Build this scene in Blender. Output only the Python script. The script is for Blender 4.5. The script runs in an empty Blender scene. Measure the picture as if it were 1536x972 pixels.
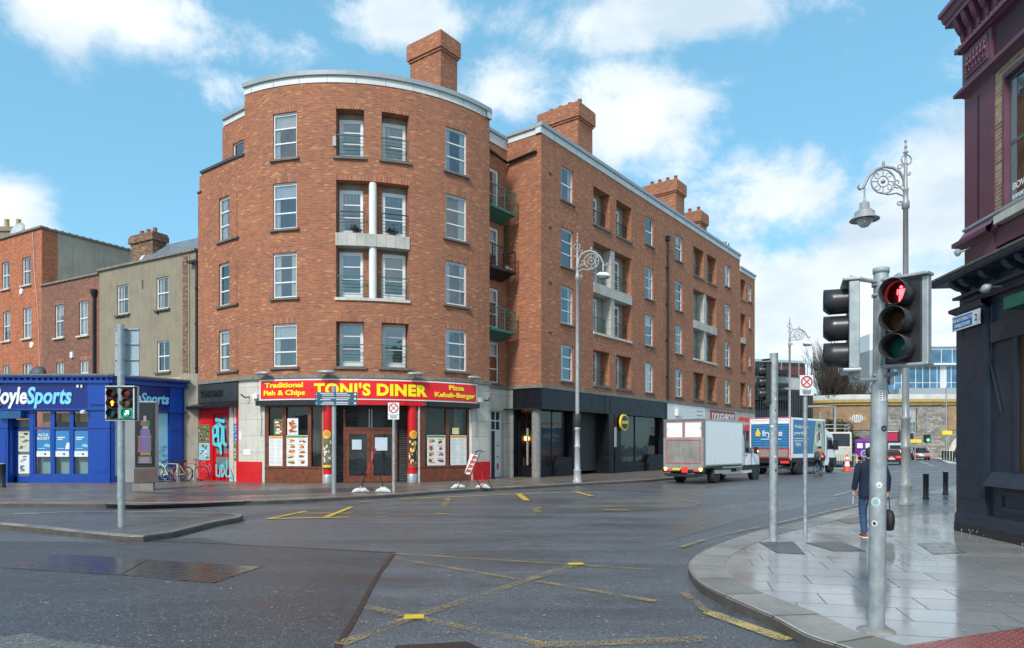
import bpy, bmesh, math, random
from math import sin, cos, pi, radians, atan2, asin, sqrt, floor
from mathutils import Vector, Matrix
SC = bpy.context.scene
COL = SC.collection
random.seed(7)
# ---------------------------------------------------------------- camera
F = 1030.0; HZ = 669.0; CX = 768.0; H = 1.76      # photograph pixels
cam_d = bpy.data.cameras.new('camera'); cam = bpy.data.objects.new('camera', cam_d); COL.objects.link(cam)
cam.location = (0, 0, H); cam.rotation_euler = (radians(90), 0, 0)
cam_d.sensor_width = 36; cam_d.lens = 36*F/1536; cam_d.shift_y = (HZ-486)/1536.0
cam_d.clip_end = 3000; cam_d.clip_start = 0.1
SC.camera = cam
# ---------------------------------------------------------------- world
SUN_EL, SUN_AZ = 42.0, 205.0     # azimuth clockwise from +Y
W = bpy.data.worlds.new('World'); SC.world = W; W.use_nodes = True
nt = W.node_tree; nt.nodes.clear()
def wn(t, **k):
    n = nt.nodes.new(t)
    for a, b in k.items(): setattr(n, a, b)
    return n
def wm(op, a, b=None, c=None, clamp=False):
    n = wn('ShaderNodeMath', operation=op); n.use_clamp = clamp
    for i, v in enumerate((a, b, c)):
        if v is None: continue
        if isinstance(v, (int, float)): n.inputs[i].default_value = v
        else: nt.links.new(v, n.inputs[i])
    return n.outputs[0]
tc = wn('ShaderNodeTexCoord'); sx = wn('ShaderNodeSeparateXYZ'); nt.links.new(tc.outputs['Generated'], sx.inputs[0])
az = wm('ARCTAN2', sx.outputs[0], sx.outputs[1]); el = wm('ARCSINE', sx.outputs[2])
sky = wn('ShaderNodeTexSky', sky_type='NISHITA'); sky.sun_disc = False
sky.sun_elevation = radians(SUN_EL); sky.sun_rotation = radians(SUN_AZ); sky.air_density = 1.0; sky.dust_density = .5; sky.ozone_density = 2.0
tint = wn('ShaderNodeMix', data_type='RGBA', blend_type='MULTIPLY'); tint.inputs[0].default_value = 1
pre = wn('ShaderNodeMix', data_type='RGBA'); pre.inputs[0].default_value = .62; pre.inputs[7].default_value = (1.0, 2.15, 3.05, 1); nt.links.new(sky.outputs[0], pre.inputs[6])
nt.links.new(pre.outputs[2], tint.inputs[6]); tint.inputs[7].default_value = (.95, 1.16, 1.14, 1)
CLOUDS = [(170,18,190,50,1),(318,135,85,48,.75),(575,30,110,45,.9),(480,90,110,40,.6),(1030,18,250,48,1),(760,135,110,55,.75),(960,190,125,95,1.05),
          (1170,300,150,80,1),(1390,330,150,110,1.15),(1230,450,360,120,1.05),(15,335,70,55,.9),(1400,80,100,60,.55),(1060,110,70,30,.45),
          (800,300,260,110,.5),(1350,560,320,90,.85),(905,95,60,40,.5)]
def azel(px, py):
    return math.atan((px-CX)/F), math.atan((HZ-py)/sqrt(F*F+(px-CX)**2))
tot = None
for px, py, rx, ry, wgt in CLOUDS:
    a0, e0 = azel(px, py); ra = rx*1.5/F; re = ry*1.5/F
    dx = wm('MULTIPLY', wm('SUBTRACT', az, a0), 1/ra); dy = wm('MULTIPLY', wm('SUBTRACT', el, e0), 1/re)
    d2 = wm('MULTIPLY_ADD', dy, dy, wm('MULTIPLY', dx, dx))
    b = wm('MULTIPLY', wm('EXPONENT', wm('MULTIPLY', d2, -1.6)), wgt)
    tot = b if tot is None else wm('MAXIMUM', tot, b)
side = wm('MULTIPLY', wm('SUBTRACT', wm('ABSOLUTE', az), .78, clamp=True), 1.6, clamp=True)     # broken cloud all round the rest of the sky
tot = wm('MAXIMUM', tot, wm('MULTIPLY', side, .62))
nz = wn('ShaderNodeTexNoise'); nz.inputs['Scale'].default_value = 7.5; nz.inputs['Detail'].default_value = 12; nz.inputs['Roughness'].default_value = .63; nz.inputs['Distortion'].default_value = .25
mp = wn('ShaderNodeMapping'); mp.inputs['Scale'].default_value = (1, 1, 1.35); mp.inputs['Location'].default_value = (3.1, .4, 1.7)
nt.links.new(tc.outputs['Generated'], mp.inputs[0]); nt.links.new(mp.outputs[0], nz.inputs[0])
raw = wm('MULTIPLY_ADD', wm('SUBTRACT', nz.outputs[0], .5), 1.7, tot)
mr = wn('ShaderNodeMapRange', interpolation_type='SMOOTHSTEP'); mr.inputs[1].default_value = .43; mr.inputs[2].default_value = .92
nt.links.new(raw, mr.inputs[0])
nz2 = wn('ShaderNodeTexNoise'); nz2.inputs['Scale'].default_value = 4.2; nz2.inputs['Detail'].default_value = 6
mp2 = wn('ShaderNodeMapping'); mp2.inputs['Scale'].default_value = (1, 1, 2.2); mp2.inputs['Location'].default_value = (7.7, 2.4, .3)
nt.links.new(tc.outputs['Generated'], mp2.inputs[0]); nt.links.new(mp2.outputs[0], nz2.inputs[0])
cr = wn('ShaderNodeValToRGB'); nt.links.new(nz2.outputs[0], cr.inputs[0])
cr.color_ramp.elements[0].position = .33; cr.color_ramp.elements[0].color = (.50, .61, .70, 1)
cr.color_ramp.elements[1].position = .62; cr.color_ramp.elements[1].color = (.84, .88, .92, 1)
bg1 = wn('ShaderNodeBackground'); bg1.inputs[1].default_value = .122; nt.links.new(tint.outputs[2], bg1.inputs[0])
bg2 = wn('ShaderNodeBackground'); bg2.inputs[1].default_value = .70; nt.links.new(cr.outputs[0], bg2.inputs[0])
mixs = wn('ShaderNodeMixShader'); nt.links.new(mr.outputs[0], mixs.inputs[0]); nt.links.new(bg1.outputs[0], mixs.inputs[1]); nt.links.new(bg2.outputs[0], mixs.inputs[2])
wo = wn('ShaderNodeOutputWorld'); nt.links.new(mixs.outputs[0], wo.inputs[0])
# ---------------------------------------------------------------- sun
sd = bpy.data.lights.new('sun', 'SUN'); sd.energy = 1.9; sd.angle = radians(11); sd.color = (1, .955, .9)
so = bpy.data.objects.new('sun', sd); COL.objects.link(so)
sv = Vector((sin(radians(SUN_AZ))*cos(radians(SUN_EL)), cos(radians(SUN_AZ))*cos(radians(SUN_EL)), sin(radians(SUN_EL))))
so.rotation_euler = sv.to_track_quat('Z', 'Y').to_euler(); so.location = (0, 0, 40)
vs = SC.view_settings; vs.view_transform = 'Standard'; vs.look = 'None'; vs.exposure = 0.92; vs.gamma = 1; vs.use_curve_mapping = False
SC.cycles.max_bounces = 6; SC.cycles.transparent_max_bounces = 12; SC.cycles.use_denoising = True
SC.cycles.sample_clamp_indirect = 6

# ================================================================ helpers
def gp(px, py, z=0.0):
    Y = F*(H-z)/(py-HZ); return Vector(((px-CX)/F*Y, Y, z))
def at(px, Y, z=0.0): return Vector(((px-CX)/F*Y, Y, z))
def zat(py, Y): return H+(HZ-py)*Y/F

class MB:
    def __init__(s): s.v = []; s.f = []; s.uv = []; s.m = []; s.sm = []
    def face(s, pts, m=0, uv=None, smooth=False):
        i = len(s.v); s.v += [tuple(p) for p in pts]; s.f.append(list(range(i, i+len(pts))))
        if uv is None:
            p = [Vector(q) for q in pts]; n = Vector((0, 0, 0))
            for k in range(len(p)):
                a, b = p[k], p[(k+1) % len(p)]
                n += Vector(((a.y-b.y)*(a.z+b.z), (a.z-b.z)*(a.x+b.x), (a.x-b.x)*(a.y+b.y)))
            if n.length > 1e-12: n.normalize()
            if abs(n.z) > .75: uv = [(q.x, q.y) for q in p]
            else:
                t = Vector((-n.y, n.x, 0)); t = t.normalized() if t.length > 1e-9 else Vector((1, 0, 0))
                uv = [(q.dot(t), q.z) for q in p]
        s.uv.append(uv); s.m.append(m); s.sm.append(smooth)
    def box(s, x0, x1, y0, y1, z0, z1, m=0, M=None):
        c = [Vector((x, y, z)) for z in (z0, z1) for y in (y0, y1) for x in (x0, x1)]
        if M is not None: c = [M @ q for q in c]
        for q in ((0,2,3,1), (4,5,7,6), (0,1,5,4), (1,3,7,5), (3,2,6,7), (2,0,4,6)): s.face([c[k] for k in q], m)
        return s
    def quadbox(s, pts, t, m=0):
        """prism: polygon pts (3D, planar) thickened by vector t"""
        a = [Vector(p) for p in pts]; b = [p+Vector(t) for p in a]; n = len(a)
        s.face(a[::-1], m); s.face(b, m)
        for k in range(n): s.face([a[k], a[(k+1) % n], b[(k+1) % n], b[k]], m)
        return s
    def ring(s, rings, m=0, smooth=True, close=True, cap0=False, cap1=False):
        """rings of equal point count joined"""
        n = len(rings[0]); i0 = len(s.v)
        for r in rings: s.v += [tuple(p) for p in r]
        for a in range(len(rings)-1):
            for k in range(n if close else n-1):
                k2 = (k+1) % n; p, q = i0+a*n, i0+(a+1)*n
                s.f.append([p+k, p+k2, q+k2, q+k]); s.uv.append([(k/n, a), ((k+1)/n, a), ((k+1)/n, a+1), (k/n, a+1)]); s.m.append(m); s.sm.append(smooth)
        if cap0: s.face(list(rings[0])[::-1], m)
        if cap1: s.face(list(rings[-1]), m)
        return s
    def tube(s, pts, r, n=6, m=0, caps=True, smooth=True):
        pts = [Vector(p) for p in pts]; rr = r if isinstance(r, (list, tuple)) else [r]*len(pts)
        rings = []; prev = None
        for i, p in enumerate(pts):
            a = pts[max(0, i-1)]; b = pts[min(len(pts)-1, i+1)]; t = b-a
            if t.length < 1e-9: t = Vector((0, 0, 1))
            t.normalize()
            if prev is None:
                u = t.cross(Vector((0, 0, 1)) if abs(t.z) < .9 else Vector((1, 0, 0))).normalized()
            else:
                u = prev-t*prev.dot(t); u = u.normalized() if u.length > 1e-6 else t.orthogonal().normalized()
            prev = u; w = t.cross(u)
            rings.append([p+(u*cos(2*pi*k/n)+w*sin(2*pi*k/n))*rr[i] for k in range(n)])
        return s.ring(rings, m, smooth, True, caps, caps)
    def lathe(s, prof, n=16, m=0, c=(0, 0, 0), M=None, smooth=True):
        rings = []
        for r, z in prof:
            ring = [Vector((c[0]+r*cos(2*pi*k/n), c[1]+r*sin(2*pi*k/n), c[2]+z)) for k in range(n)]
            if M is not None: ring = [M @ p for p in ring]
            rings.append(ring)
        return s.ring(rings, m, smooth, True, True, True)
    def build(s, name, mats, parent=None, loc=None, bevel=0, seg=2):
        me = bpy.data.meshes.new(name); me.from_pydata(s.v, [], s.f)
        ul = me.uv_layers.new(name='UVMap'); k = 0
        flat = []
        for u in s.uv:
            for p in u: flat += [p[0], p[1]]
        ul.data.foreach_set('uv', flat)
        if not isinstance(mats, (list, tuple)): mats = [mats]
        for q in mats: me.materials.append(q)
        me.polygons.foreach_set('material_index', s.m); me.polygons.foreach_set('use_smooth', s.sm); me.update()
        o = bpy.data.objects.new(name, me); COL.objects.link(o)
        if parent: o.parent = parent
        if loc is not None: o.location = loc
        if bevel:
            b = o.modifiers.new('bevel', 'BEVEL'); b.width = bevel; b.segments = seg; b.limit_method = 'ANGLE'; b.angle_limit = radians(40)
            w = o.modifiers.new('weld', 'WELD'); w.merge_threshold = 1e-4
            o.modifiers.move(1, 0)
        return o
def tag(o, label=None, cat=None, group=None, kind=None):
    if label: o['label'] = label
    if cat: o['category'] = cat
    if group: o['group'] = group
    if kind: o['kind'] = kind
    return o
def thing(name, label, cat, loc=(0, 0, 0), rz=0, group=None):
    o = bpy.data.objects.new(name, None); COL.objects.link(o); o.location = loc; o.rotation_euler = (0, 0, rz)
    o.empty_display_size = .2
    return tag(o, label, cat, group)
def copy_tree(o, parent=None):
    c = o.copy(); COL.objects.link(c)
    if parent: c.parent = parent
    for ch in list(o.children): copy_tree(ch, c)
    return c
def text(s, size, m, parent, M=None, ext=.01, off=0.0, shear=0.0, align='CENTER', fn=None, name='lettering', sxy=(1, 1), space=1.0):
    """built-in font converted to a mesh; lies in local XZ facing -Y, depth along y"""
    c = bpy.data.curves.new('t', 'FONT'); c.body = s; c.size = size; c.extrude = ext; c.offset = off; c.shear = shear; c.align_x = align; c.space_character = space
    c.resolution_u = 3
    o = bpy.data.objects.new('t', c); COL.objects.link(o)
    dg = bpy.context.evaluated_depsgraph_get(); dg.update(); me = bpy.data.meshes.new_from_object(o.evaluated_get(dg)); bpy.data.objects.remove(o)
    for v in me.vertices:
        p = Vector((v.co.x*sxy[0], -v.co.z, v.co.y*sxy[1]))
        if M is not None: p = M @ p
        if fn: p = fn(p)
        v.co = p
    me.materials.clear(); me.materials.append(m)
    r = bpy.data.objects.new(name, me); COL.objects.link(r)
    if parent: r.parent = parent
    return r
T = Matrix.Translation
def RZ(a): return Matrix.Rotation(a, 4, 'Z')
def RX(a): return Matrix.Rotation(a, 4, 'X')
def RY(a): return Matrix.Rotation(a, 4, 'Y')

# ================================================================ materials
MATS = {}
class NT:
    def __init__(s, name):
        s.m = bpy.data.materials.new(name); s.m.use_nodes = True; s.t = s.m.node_tree; s.b = s.t.nodes['Principled BSDF']; s.o = s.t.nodes['Material Output']
    def n(s, t, **k):
        x = s.t.nodes.new(t)
        for a, b in k.items():
            if a.startswith('i_'): x.inputs[int(a[2:])].default_value = b
            else: setattr(x, a, b)
        return x
    def l(s, a, b): s.t.links.new(a, b)
    def math(s, op, a, b=None, c=None, clamp=False):
        n = s.n('ShaderNodeMath', operation=op); n.use_clamp = clamp
        for i, v in enumerate((a, b, c)):
            if v is None: continue
            if isinstance(v, (int, float)): n.inputs[i].default_value = v
            else: s.l(v, n.inputs[i])
        return n.outputs[0]
    def noise(s, vec, scale, detail=4, rough=.55, dist=0):
        n = s.n('ShaderNodeTexNoise'); n.inputs['Scale'].default_value = scale; n.inputs['Detail'].default_value = detail; n.inputs['Roughness'].default_value = rough; n.inputs['Distortion'].default_value = dist
        s.l(vec, n.inputs['Vector']); return n.outputs[0]
    def ramp(s, fac, stops, interp='LINEAR'):
        n = s.n('ShaderNodeValToRGB'); r = n.color_ramp; r.interpolation = interp
        while len(r.elements) < len(stops): r.elements.new(.5)
        for e, (p, c) in zip(r.elements, stops):
            e.position = p; e.color = (c if isinstance(c, (tuple, list)) else (c, c, c))+((1,) if not isinstance(c, (tuple, list)) or len(c) == 3 else ())
        s.l(fac, n.inputs[0]); return n.outputs[0]
    def mix(s, fac, a, b, mode='MIX'):
        n = s.n('ShaderNodeMix', data_type='RGBA', blend_type=mode)
        for i, v in ((0, fac), (6, a), (7, b)):
            if isinstance(v, (int, float)): n.inputs[i].default_value = v
            elif isinstance(v, (tuple, list)): n.inputs[i].default_value = tuple(v)+(1,) if len(v) == 3 else v
            else: s.l(v, n.inputs[i])
        return n.outputs[2]
    def bump(s, h, strength=.3, dist=.02):
        n = s.n('ShaderNodeBump'); n.inputs['Strength'].default_value = strength; n.inputs['Distance'].default_value = dist
        s.l(h, n.inputs['Height']); s.l(n.outputs[0], s.b.inputs['Normal']); return n
    def col(s, c):
        if isinstance(c, (tuple, list)): s.b.inputs['Base Color'].default_value = tuple(c)+(1,)
        else: s.l(c, s.b.inputs['Base Color'])
    def rough(s, r):
        if isinstance(r, (int, float)): s.b.inputs['Roughness'].default_value = r
        else: s.l(r, s.b.inputs['Roughness'])
    def uv(s): return s.n('ShaderNodeTexCoord').outputs['UV']
    def ob(s): return s.n('ShaderNodeTexCoord').outputs['Object']
    def pos(s): return s.n('ShaderNodeNewGeometry').outputs['Position']
def paint(name, c, rough=.45, metal=0, var=.12, scale=3, dirt=.0, bump=0, spec=.5):
    """painted / plain surface with gentle uneven tone and grime"""
    if name in MATS: return MATS[name]
    k = NT(name); P = k.pos(); n = k.noise(P, scale, 6, .6)
    dark = tuple(x*(1-var) for x in c); lite = tuple(min(1, x*(1+var)) for x in c)
    cc = k.ramp(n, [(.3, dark), (.7, lite)])
    if dirt:
        mpg = k.n('ShaderNodeMapping'); mpg.inputs['Scale'].default_value = (5, 5, .7); k.l(P, mpg.inputs[0])
        d = k.ramp(k.noise(mpg.outputs[0], 1.2, 8, .7), [(.45, 0.0), (.75, 1.0)])
        cc = k.mix(k.math('MULTIPLY', d, dirt), cc, (.06, .05, .04))
    k.col(cc); k.rough(k.ramp(n, [(.3, max(.02, rough-.08)), (.7, min(1, rough+.08))]))
    k.b.inputs['Metallic'].default_value = metal; k.b.inputs['Specular IOR Level'].default_value = spec
    if bump: k.bump(k.noise(P, scale*14, 4), bump, .01)
    MATS[name] = k.m; return k.m
def brick(name, cols, mortar=(.33, .26, .20), bw=.215, bh=.068, soldier=False, mw=.07, rough=.85):
    k = NT(name); sep = k.n('ShaderNodeSeparateXYZ'); k.l(k.uv(), sep.inputs[0])
    u, v = sep.outputs[0], sep.outputs[1]
    if soldier: u, v = v, u; bw = .3
    vr = k.math('DIVIDE', v, bh); row = k.math('FLOOR', vr); fy = k.math('SUBTRACT', vr, row)
    off = k.math('MULTIPLY', k.math('MODULO', k.math('ABSOLUTE', row), 2), 0 if soldier else .5)
    ur = k.math('ADD', k.math('DIVIDE', u, bw), off); cl = k.math('FLOOR', ur); fx = k.math('SUBTRACT', ur, cl)
    cb = k.n('ShaderNodeCombineXYZ'); k.l(cl, cb.inputs[0]); k.l(row, cb.inputs[1])
    w = k.n('ShaderNodeTexWhiteNoise', noise_dimensions='2D'); k.l(cb.outputs[0], w.inputs['Vector'])
    n = len(cols); bc = k.ramp(w.outputs[0], [(sum(q[1] for q in cols[:i]), q[0]) for i, q in enumerate(cols)], 'CONSTANT')
    P = k.pos(); big = k.noise(P, .55, 6, .65); fine = k.noise(P, 9, 5, .7)
    bc = k.mix(1, bc, k.ramp(big, [(.3, .86), (.7, 1.12)]), 'MULTIPLY')
    bc = k.mix(1, bc, k.ramp(fine, [(.3, .86), (.7, 1.12)]), 'MULTIPLY')
    ex = k.math('MINIMUM', fx, k.math('SUBTRACT', 1, fx)); ey = k.math('MINIMUM', fy, k.math('SUBTRACT', 1, fy))
    mx = k.math('LESS_THAN', ex, mw*.33); my = k.math('LESS_THAN', ey, mw*2.0); mm = k.math('MAXIMUM', mx, my)
    c = k.mix(k.math('MULTIPLY', mm, .8), bc, mortar)
    mpg = k.n('ShaderNodeMapping'); mpg.inputs['Scale'].default_value = (2.2, 2.2, .35); k.l(P, mpg.inputs[0])
    st = k.ramp(k.noise(mpg.outputs[0], 1.0, 7, .7), [(.5, 0.0), (.78, 1.0)])
    c = k.mix(k.math('MULTIPLY', st, .30), c, (.11, .07, .05))
    ef = k.ramp(k.noise(P, 1.7, 7, .75), [(.60, 0.0), (.74, 1.0)])
    c = k.mix(k.math('MULTIPLY', ef, .12), c, (.42, .36, .30))
    k.col(c); k.rough(rough); k.b.inputs['Specular IOR Level'].default_value = .25
    k.bump(k.math('ADD', k.math('MULTIPLY', mm, -1), k.math('MULTIPLY', fine, .6)), .45, .01)
    MATS[name] = k.m; return k.m
RED = [((.350,.103,.043),.30), ((.395,.122,.050),.31), ((.31,.091,.041),.15), ((.43,.148,.058),.13), ((.23,.080,.048),.06), ((.51,.235,.098),.05)]
M_brick = brick('red_brick', RED); M_soldier = brick('soldier_brick', [((.33,.09,.042),.3), ((.40,.125,.055),.3), ((.46,.185,.08),.2), ((.28,.075,.04),.2)], soldier=True)
M_brick_o = brick('orange_brick', [((.45,.135,.062),.35), ((.52,.175,.082),.35), ((.38,.11,.052),.3)], mw=.04)
M_brick_b = brick('brown_brick', [((.20,.065,.035),.35), ((.27,.09,.05),.35), ((.14,.05,.032),.3)], mortar=(.34,.27,.22), mw=.07)
M_brick_y = brick('stock_brick', [((.36,.23,.12),.3), ((.27,.16,.08),.3), ((.44,.31,.18),.2), ((.20,.12,.07),.2)], mortar=(.40,.36,.30), mw=.08)
M_brick_s = brick('sooty_brick', [((.22,.10,.05),.3), ((.12,.07,.045),.3), ((.33,.17,.08),.2), ((.09,.05,.04),.2)], mw=.06)
def stone(name, c, bw=.9, bh=.6, joint=.012, rough=.7, var=.14, stain=.25, off=0.5, wet=None, spec=.4, dirtc=(.10,.085,.07), uvm='UV'):
    k = NT(name); sep = k.n('ShaderNodeSeparateXYZ'); k.l(k.uv(), sep.inputs[0]); u, v = sep.outputs[0], sep.outputs[1]
    vr = k.math('DIVIDE', v, bh); row = k.math('FLOOR', vr); fy = k.math('SUBTRACT', vr, row)
    rn = k.n('ShaderNodeTexWhiteNoise', noise_dimensions='1D'); k.l(row, rn.inputs['W'])
    o = k.math('MULTIPLY', rn.outputs[0], off*2) if off else 0.0
    ur = k.math('ADD', k.math('DIVIDE', u, bw), o); cl = k.math('FLOOR', ur); fx = k.math('SUBTRACT', ur, cl)
    cb = k.n('ShaderNodeCombineXYZ'); k.l(cl, cb.inputs[0]); k.l(row, cb.inputs[1])
    w = k.n('ShaderNodeTexWhiteNoise', noise_dimensions='2D'); k.l(cb.outputs[0], w.inputs['Vector'])
    P = k.pos(); n1 = k.noise(P, 1.1, 7, .65); n2 = k.noise(P, 14, 5, .7)
    base = k.ramp(w.outputs[0], [(0, tuple(x*(1-var) for x in c)), (1, tuple(min(1, x*(1+var)) for x in c))])
    base = k.mix(1, base, k.ramp(n2, [(.3, .86), (.7, 1.1)]), 'MULTIPLY')
    base = k.mix(k.math('MULTIPLY', k.ramp(n1, [(.42, 0.0), (.72, 1.0)]), stain), base, dirtc)
    ex = k.math('MULTIPLY', k.math('MINIMUM', fx, k.math('SUBTRACT', 1, fx)), bw); ey = k.math('MULTIPLY', k.math('MINIMUM', fy, k.math('SUBTRACT', 1, fy)), bh)
    jm = k.math('LESS_THAN', k.math('MINIMUM', ex, ey), joint*.5)
    base = k.mix(k.math('MULTIPLY', jm, .75), base, tuple(x*.22 for x in c)); k.col(base)
    if wet:
        wv = k.noise(P, .55, 5, .6, .4); k.rough(k.math('ADD', k.ramp(wv, [(.35, wet[0]), (.65, wet[1])]), k.math('MULTIPLY', jm, .3)))
    else: k.rough(rough)
    k.b.inputs['Specular IOR Level'].default_value = spec
    tilt = k.math('MULTIPLY', w.outputs[0], .0)
    k.bump(k.math('ADD', k.math('MULTIPLY', jm, -1), k.math('MULTIPLY', n2, .12 if wet else .35)), .3, .01)
    MATS[name] = k.m; return k.m
M_pave = stone('wet_paving_slabs', (.31,.305,.295), .95, .55, .016, wet=(.06,.25), var=.10, stain=.12, spec=.75, dirtc=(.13,.12,.11))
M_pave_far = stone('damp_paving_slabs', (.165,.135,.112), .8, .5, .016, wet=(.28,.5), var=.2, stain=.45, spec=.45)
M_pave_red = stone('red_paving', (.15,.085,.075), .4, .4, .012, wet=(.22,.42), off=0, var=.15, stain=.3)
M_sett = stone('grey_setts', (.19,.185,.18), .28, .16, .02, wet=(.18,.35), var=.2, stain=.2)
M_kerb = stone('granite_kerb', (.27,.25,.22), .95, 9, .03, wet=(.30,.55), var=.22, stain=.6, off=0)
M_clad = stone('limestone_cladding', (.60,.565,.485), .72, .74, .014, rough=.65, var=.06, stain=.3, off=0, dirtc=(.25,.22,.18))
M_rubble = stone('rubble_stone', (.30,.275,.24), .62, .26, .04, rough=.85, var=.35, stain=.3)
def asphalt(name, c, r0, r1, speck=.5, mscale=.25):
    k = NT(name); P = k.pos(); big = k.noise(P, mscale, 6, .6); mid = k.noise(P, 3.5, 5, .65); fine = k.noise(P, 70, 3, .8)
    cc = k.ramp(big, [(.3, tuple(x*.82 for x in c)), (.7, tuple(x*1.22 for x in c))])
    cc = k.mix(1, cc, k.ramp(fine, [(.32, .25), (.5, .95), (.68, 2.6)]), 'MULTIPLY')
    cc = k.mix(1, cc, k.ramp(k.noise(P, 26, 2, .9), [(.34, .62), (.5, 1.0), (.66, 1.55)]), 'MULTIPLY')
    cc = k.mix(1, cc, k.ramp(mid, [(.35, .88), (.65, 1.1)]), 'MULTIPLY')
    vo = k.n('ShaderNodeTexVoronoi'); vo.inputs['Scale'].default_value = 22; k.l(P, vo.inputs['Vector'])
    vw = k.n('ShaderNodeSeparateColor'); k.l(vo.outputs['Color'], vw.inputs[0])
    sp = k.math('MULTIPLY', k.math('LESS_THAN', vo.outputs['Distance'], .22), k.math('GREATER_THAN', vw.outputs[0], .80))
    cc = k.mix(k.math('MULTIPLY', sp, speck), cc, (.36,.35,.33))
    vo2 = k.n('ShaderNodeTexVoronoi'); vo2.inputs['Scale'].default_value = 1.6; k.l(P, vo2.inputs['Vector'])      # chewing gum, leaves
    v2 = k.n('ShaderNodeSeparateColor'); k.l(vo2.outputs['Color'], v2.inputs[0])
    s2 = k.math('MULTIPLY', k.math('LESS_THAN', vo2.outputs['Distance'], .045), k.math('GREATER_THAN', v2.outputs[0], .55))
    cc = k.mix(k.math('MULTIPLY', s2, .55), cc, (.45,.44,.42))
    mw = k.n('ShaderNodeMapping'); mw.inputs['Scale'].default_value = (.16, .9, 1); mw.inputs['Rotation'].default_value = (0, 0, -.75); k.l(P, mw.inputs[0]); trk = k.noise(mw.outputs[0], 1.0, 5, .6, .6)
    cc = k.mix(1, cc, k.ramp(trk, [(.38, .78), (.6, 1.12)]), 'MULTIPLY')
    k.col(cc); k.rough(k.ramp(k.math('ADD', k.math('MULTIPLY', trk, .5), k.math('ADD', k.math('MULTIPLY', big, .3), k.math('MULTIPLY', mid, .2))), [(.40, r0-.04), (.58, r1+.04)]))
    k.b.inputs['Specular IOR Level'].default_value = .45; k.bump(k.math('ADD', fine, k.math('MULTIPLY', sp, .3)), .55, .008)
    MATS[name] = k.m; return k.m
M_asph = asphalt('wet_asphalt', (.092,.094,.100), .34, .52, .9)
M_asph_d = asphalt('dark_patch_asphalt', (.057,.057,.061), .32, .48, .7)
M_asph_l = asphalt('worn_light_asphalt', (.115,.115,.105), .35, .5, .6)
def worn_paint(name, c, keep=.5):
    k = NT(name); P = k.pos(); n = k.noise(P, 55, 3, .8); b = k.noise(P, 2.2, 5)
    v = k.math('ADD', k.math('MULTIPLY', n, .8), k.math('MULTIPLY', b, .35))
    t = .60-.25*(keep-.5)
    mask = k.ramp(v, [(t-.02, 0.0), (t+.03, 1.0)])
    k.col(k.mix(k.math('MULTIPLY', k.noise(P, 9, 4), .5), c, tuple(x*.55 for x in c))); k.rough(.5)
    tr = k.n('ShaderNodeBsdfTransparent'); mx = k.n('ShaderNodeMixShader'); k.l(mask, mx.inputs[0]); k.l(tr.outputs[0], mx.inputs[1]); k.l(k.b.outputs[0], mx.inputs[2]); k.l(mx.outputs[0], k.o.inputs[0])
    MATS[name] = k.m; return k.m
M_yel = worn_paint('worn_yellow_paint', (.46,.32,.13), .50); M_yel2 = worn_paint('yellow_line_paint', (.70,.47,.06), .95); M_yelf = worn_paint('fresh_yellow_paint', (.75,.53,.03), 1.25)
M_kerbface = paint('dark_damp_kerb_face', (.085,.072,.058), .5, var=.4, scale=3, dirt=.3, bump=.3)
M_whl = worn_paint('worn_white_paint', (.6,.6,.57), .55)
def glass(name, refl=.2, tintc=(.90,.92,.93), rough=.02, wavy=.0):
    k = NT(name); tr = k.n('ShaderNodeBsdfTransparent'); tr.inputs[0].default_value = tintc+(1,)
    g = k.n('ShaderNodeBsdfGlossy'); g.inputs['Roughness'].default_value = rough; g.inputs[0].default_value = (.9,.93,.95,1)
    fr = k.n('ShaderNodeFresnel'); fr.inputs[0].default_value = 1.5 if refl > .05 else 1.28
    if wavy:
        bn = k.n('ShaderNodeBump'); bn.inputs['Strength'].default_value = wavy; bn.inputs['Distance'].default_value = .05; k.l(k.noise(k.pos(), .9, 2), bn.inputs['Height'])
        k.l(bn.outputs[0], g.inputs['Normal'])
    f = k.math('ADD', k.math('MULTIPLY', fr.outputs[0], 1.0), refl, clamp=True)
    mx = k.n('ShaderNodeMixShader'); k.l(f, mx.inputs[0]); k.l(tr.outputs[0], mx.inputs[1]); k.l(g.outputs[0], mx.inputs[2]); k.l(mx.outputs[0], k.o.inputs[0])
    MATS[name] = k.m; return k.m
M_glass = glass('window_glass', .15, wavy=.3); M_shopglass = glass('shop_glass', .03, wavy=.15); M_blueglass = glass('blue_office_glass', .45, (.3,.45,.55)); M_clear = glass('clear_cover', .05)
def emis(name, c, s):
    k = NT(name); k.b.inputs['Emission Color'].default_value = c+(1,); k.b.inputs['Emission Strength'].default_value = s; k.col(c); MATS[name] = k.m; return k.m
M_white = paint('white_upvc', (.74,.75,.74), .35, var=.05, dirt=.12)
M_white2 = paint('white_paint', (.78,.78,.76), .45, var=.06, dirt=.12)
M_cap = paint('pale_metal_coping', (.64,.65,.63), .4, var=.08, scale=.8, dirt=.15)
M_capd = paint('grey_metal_trim', (.30,.34,.36), .4, var=.1)
M_dark = paint('dark_render', (.035,.035,.038), .6)
M_black = paint('black_paint', (.012,.013,.016), .35, var=.25, dirt=.1)
M_navyb = paint('dark_navy_shopfront', (.007,.008,.013), .42, var=.2, dirt=.03, spec=.35)
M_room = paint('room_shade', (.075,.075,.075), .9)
M_curt = paint('net_curtain', (.74,.74,.70), .9, var=.1)
M_blind = paint('roller_blind', (.72,.73,.71), .8, var=.06)
M_sill = paint('weathered_concrete_sill', (.15,.135,.115), .8, var=.3, scale=6, dirt=.4, bump=.3)
M_conc = paint('pale_precast_concrete', (.58,.55,.48), .75, var=.12, scale=2, dirt=.3, bump=.15)
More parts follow.
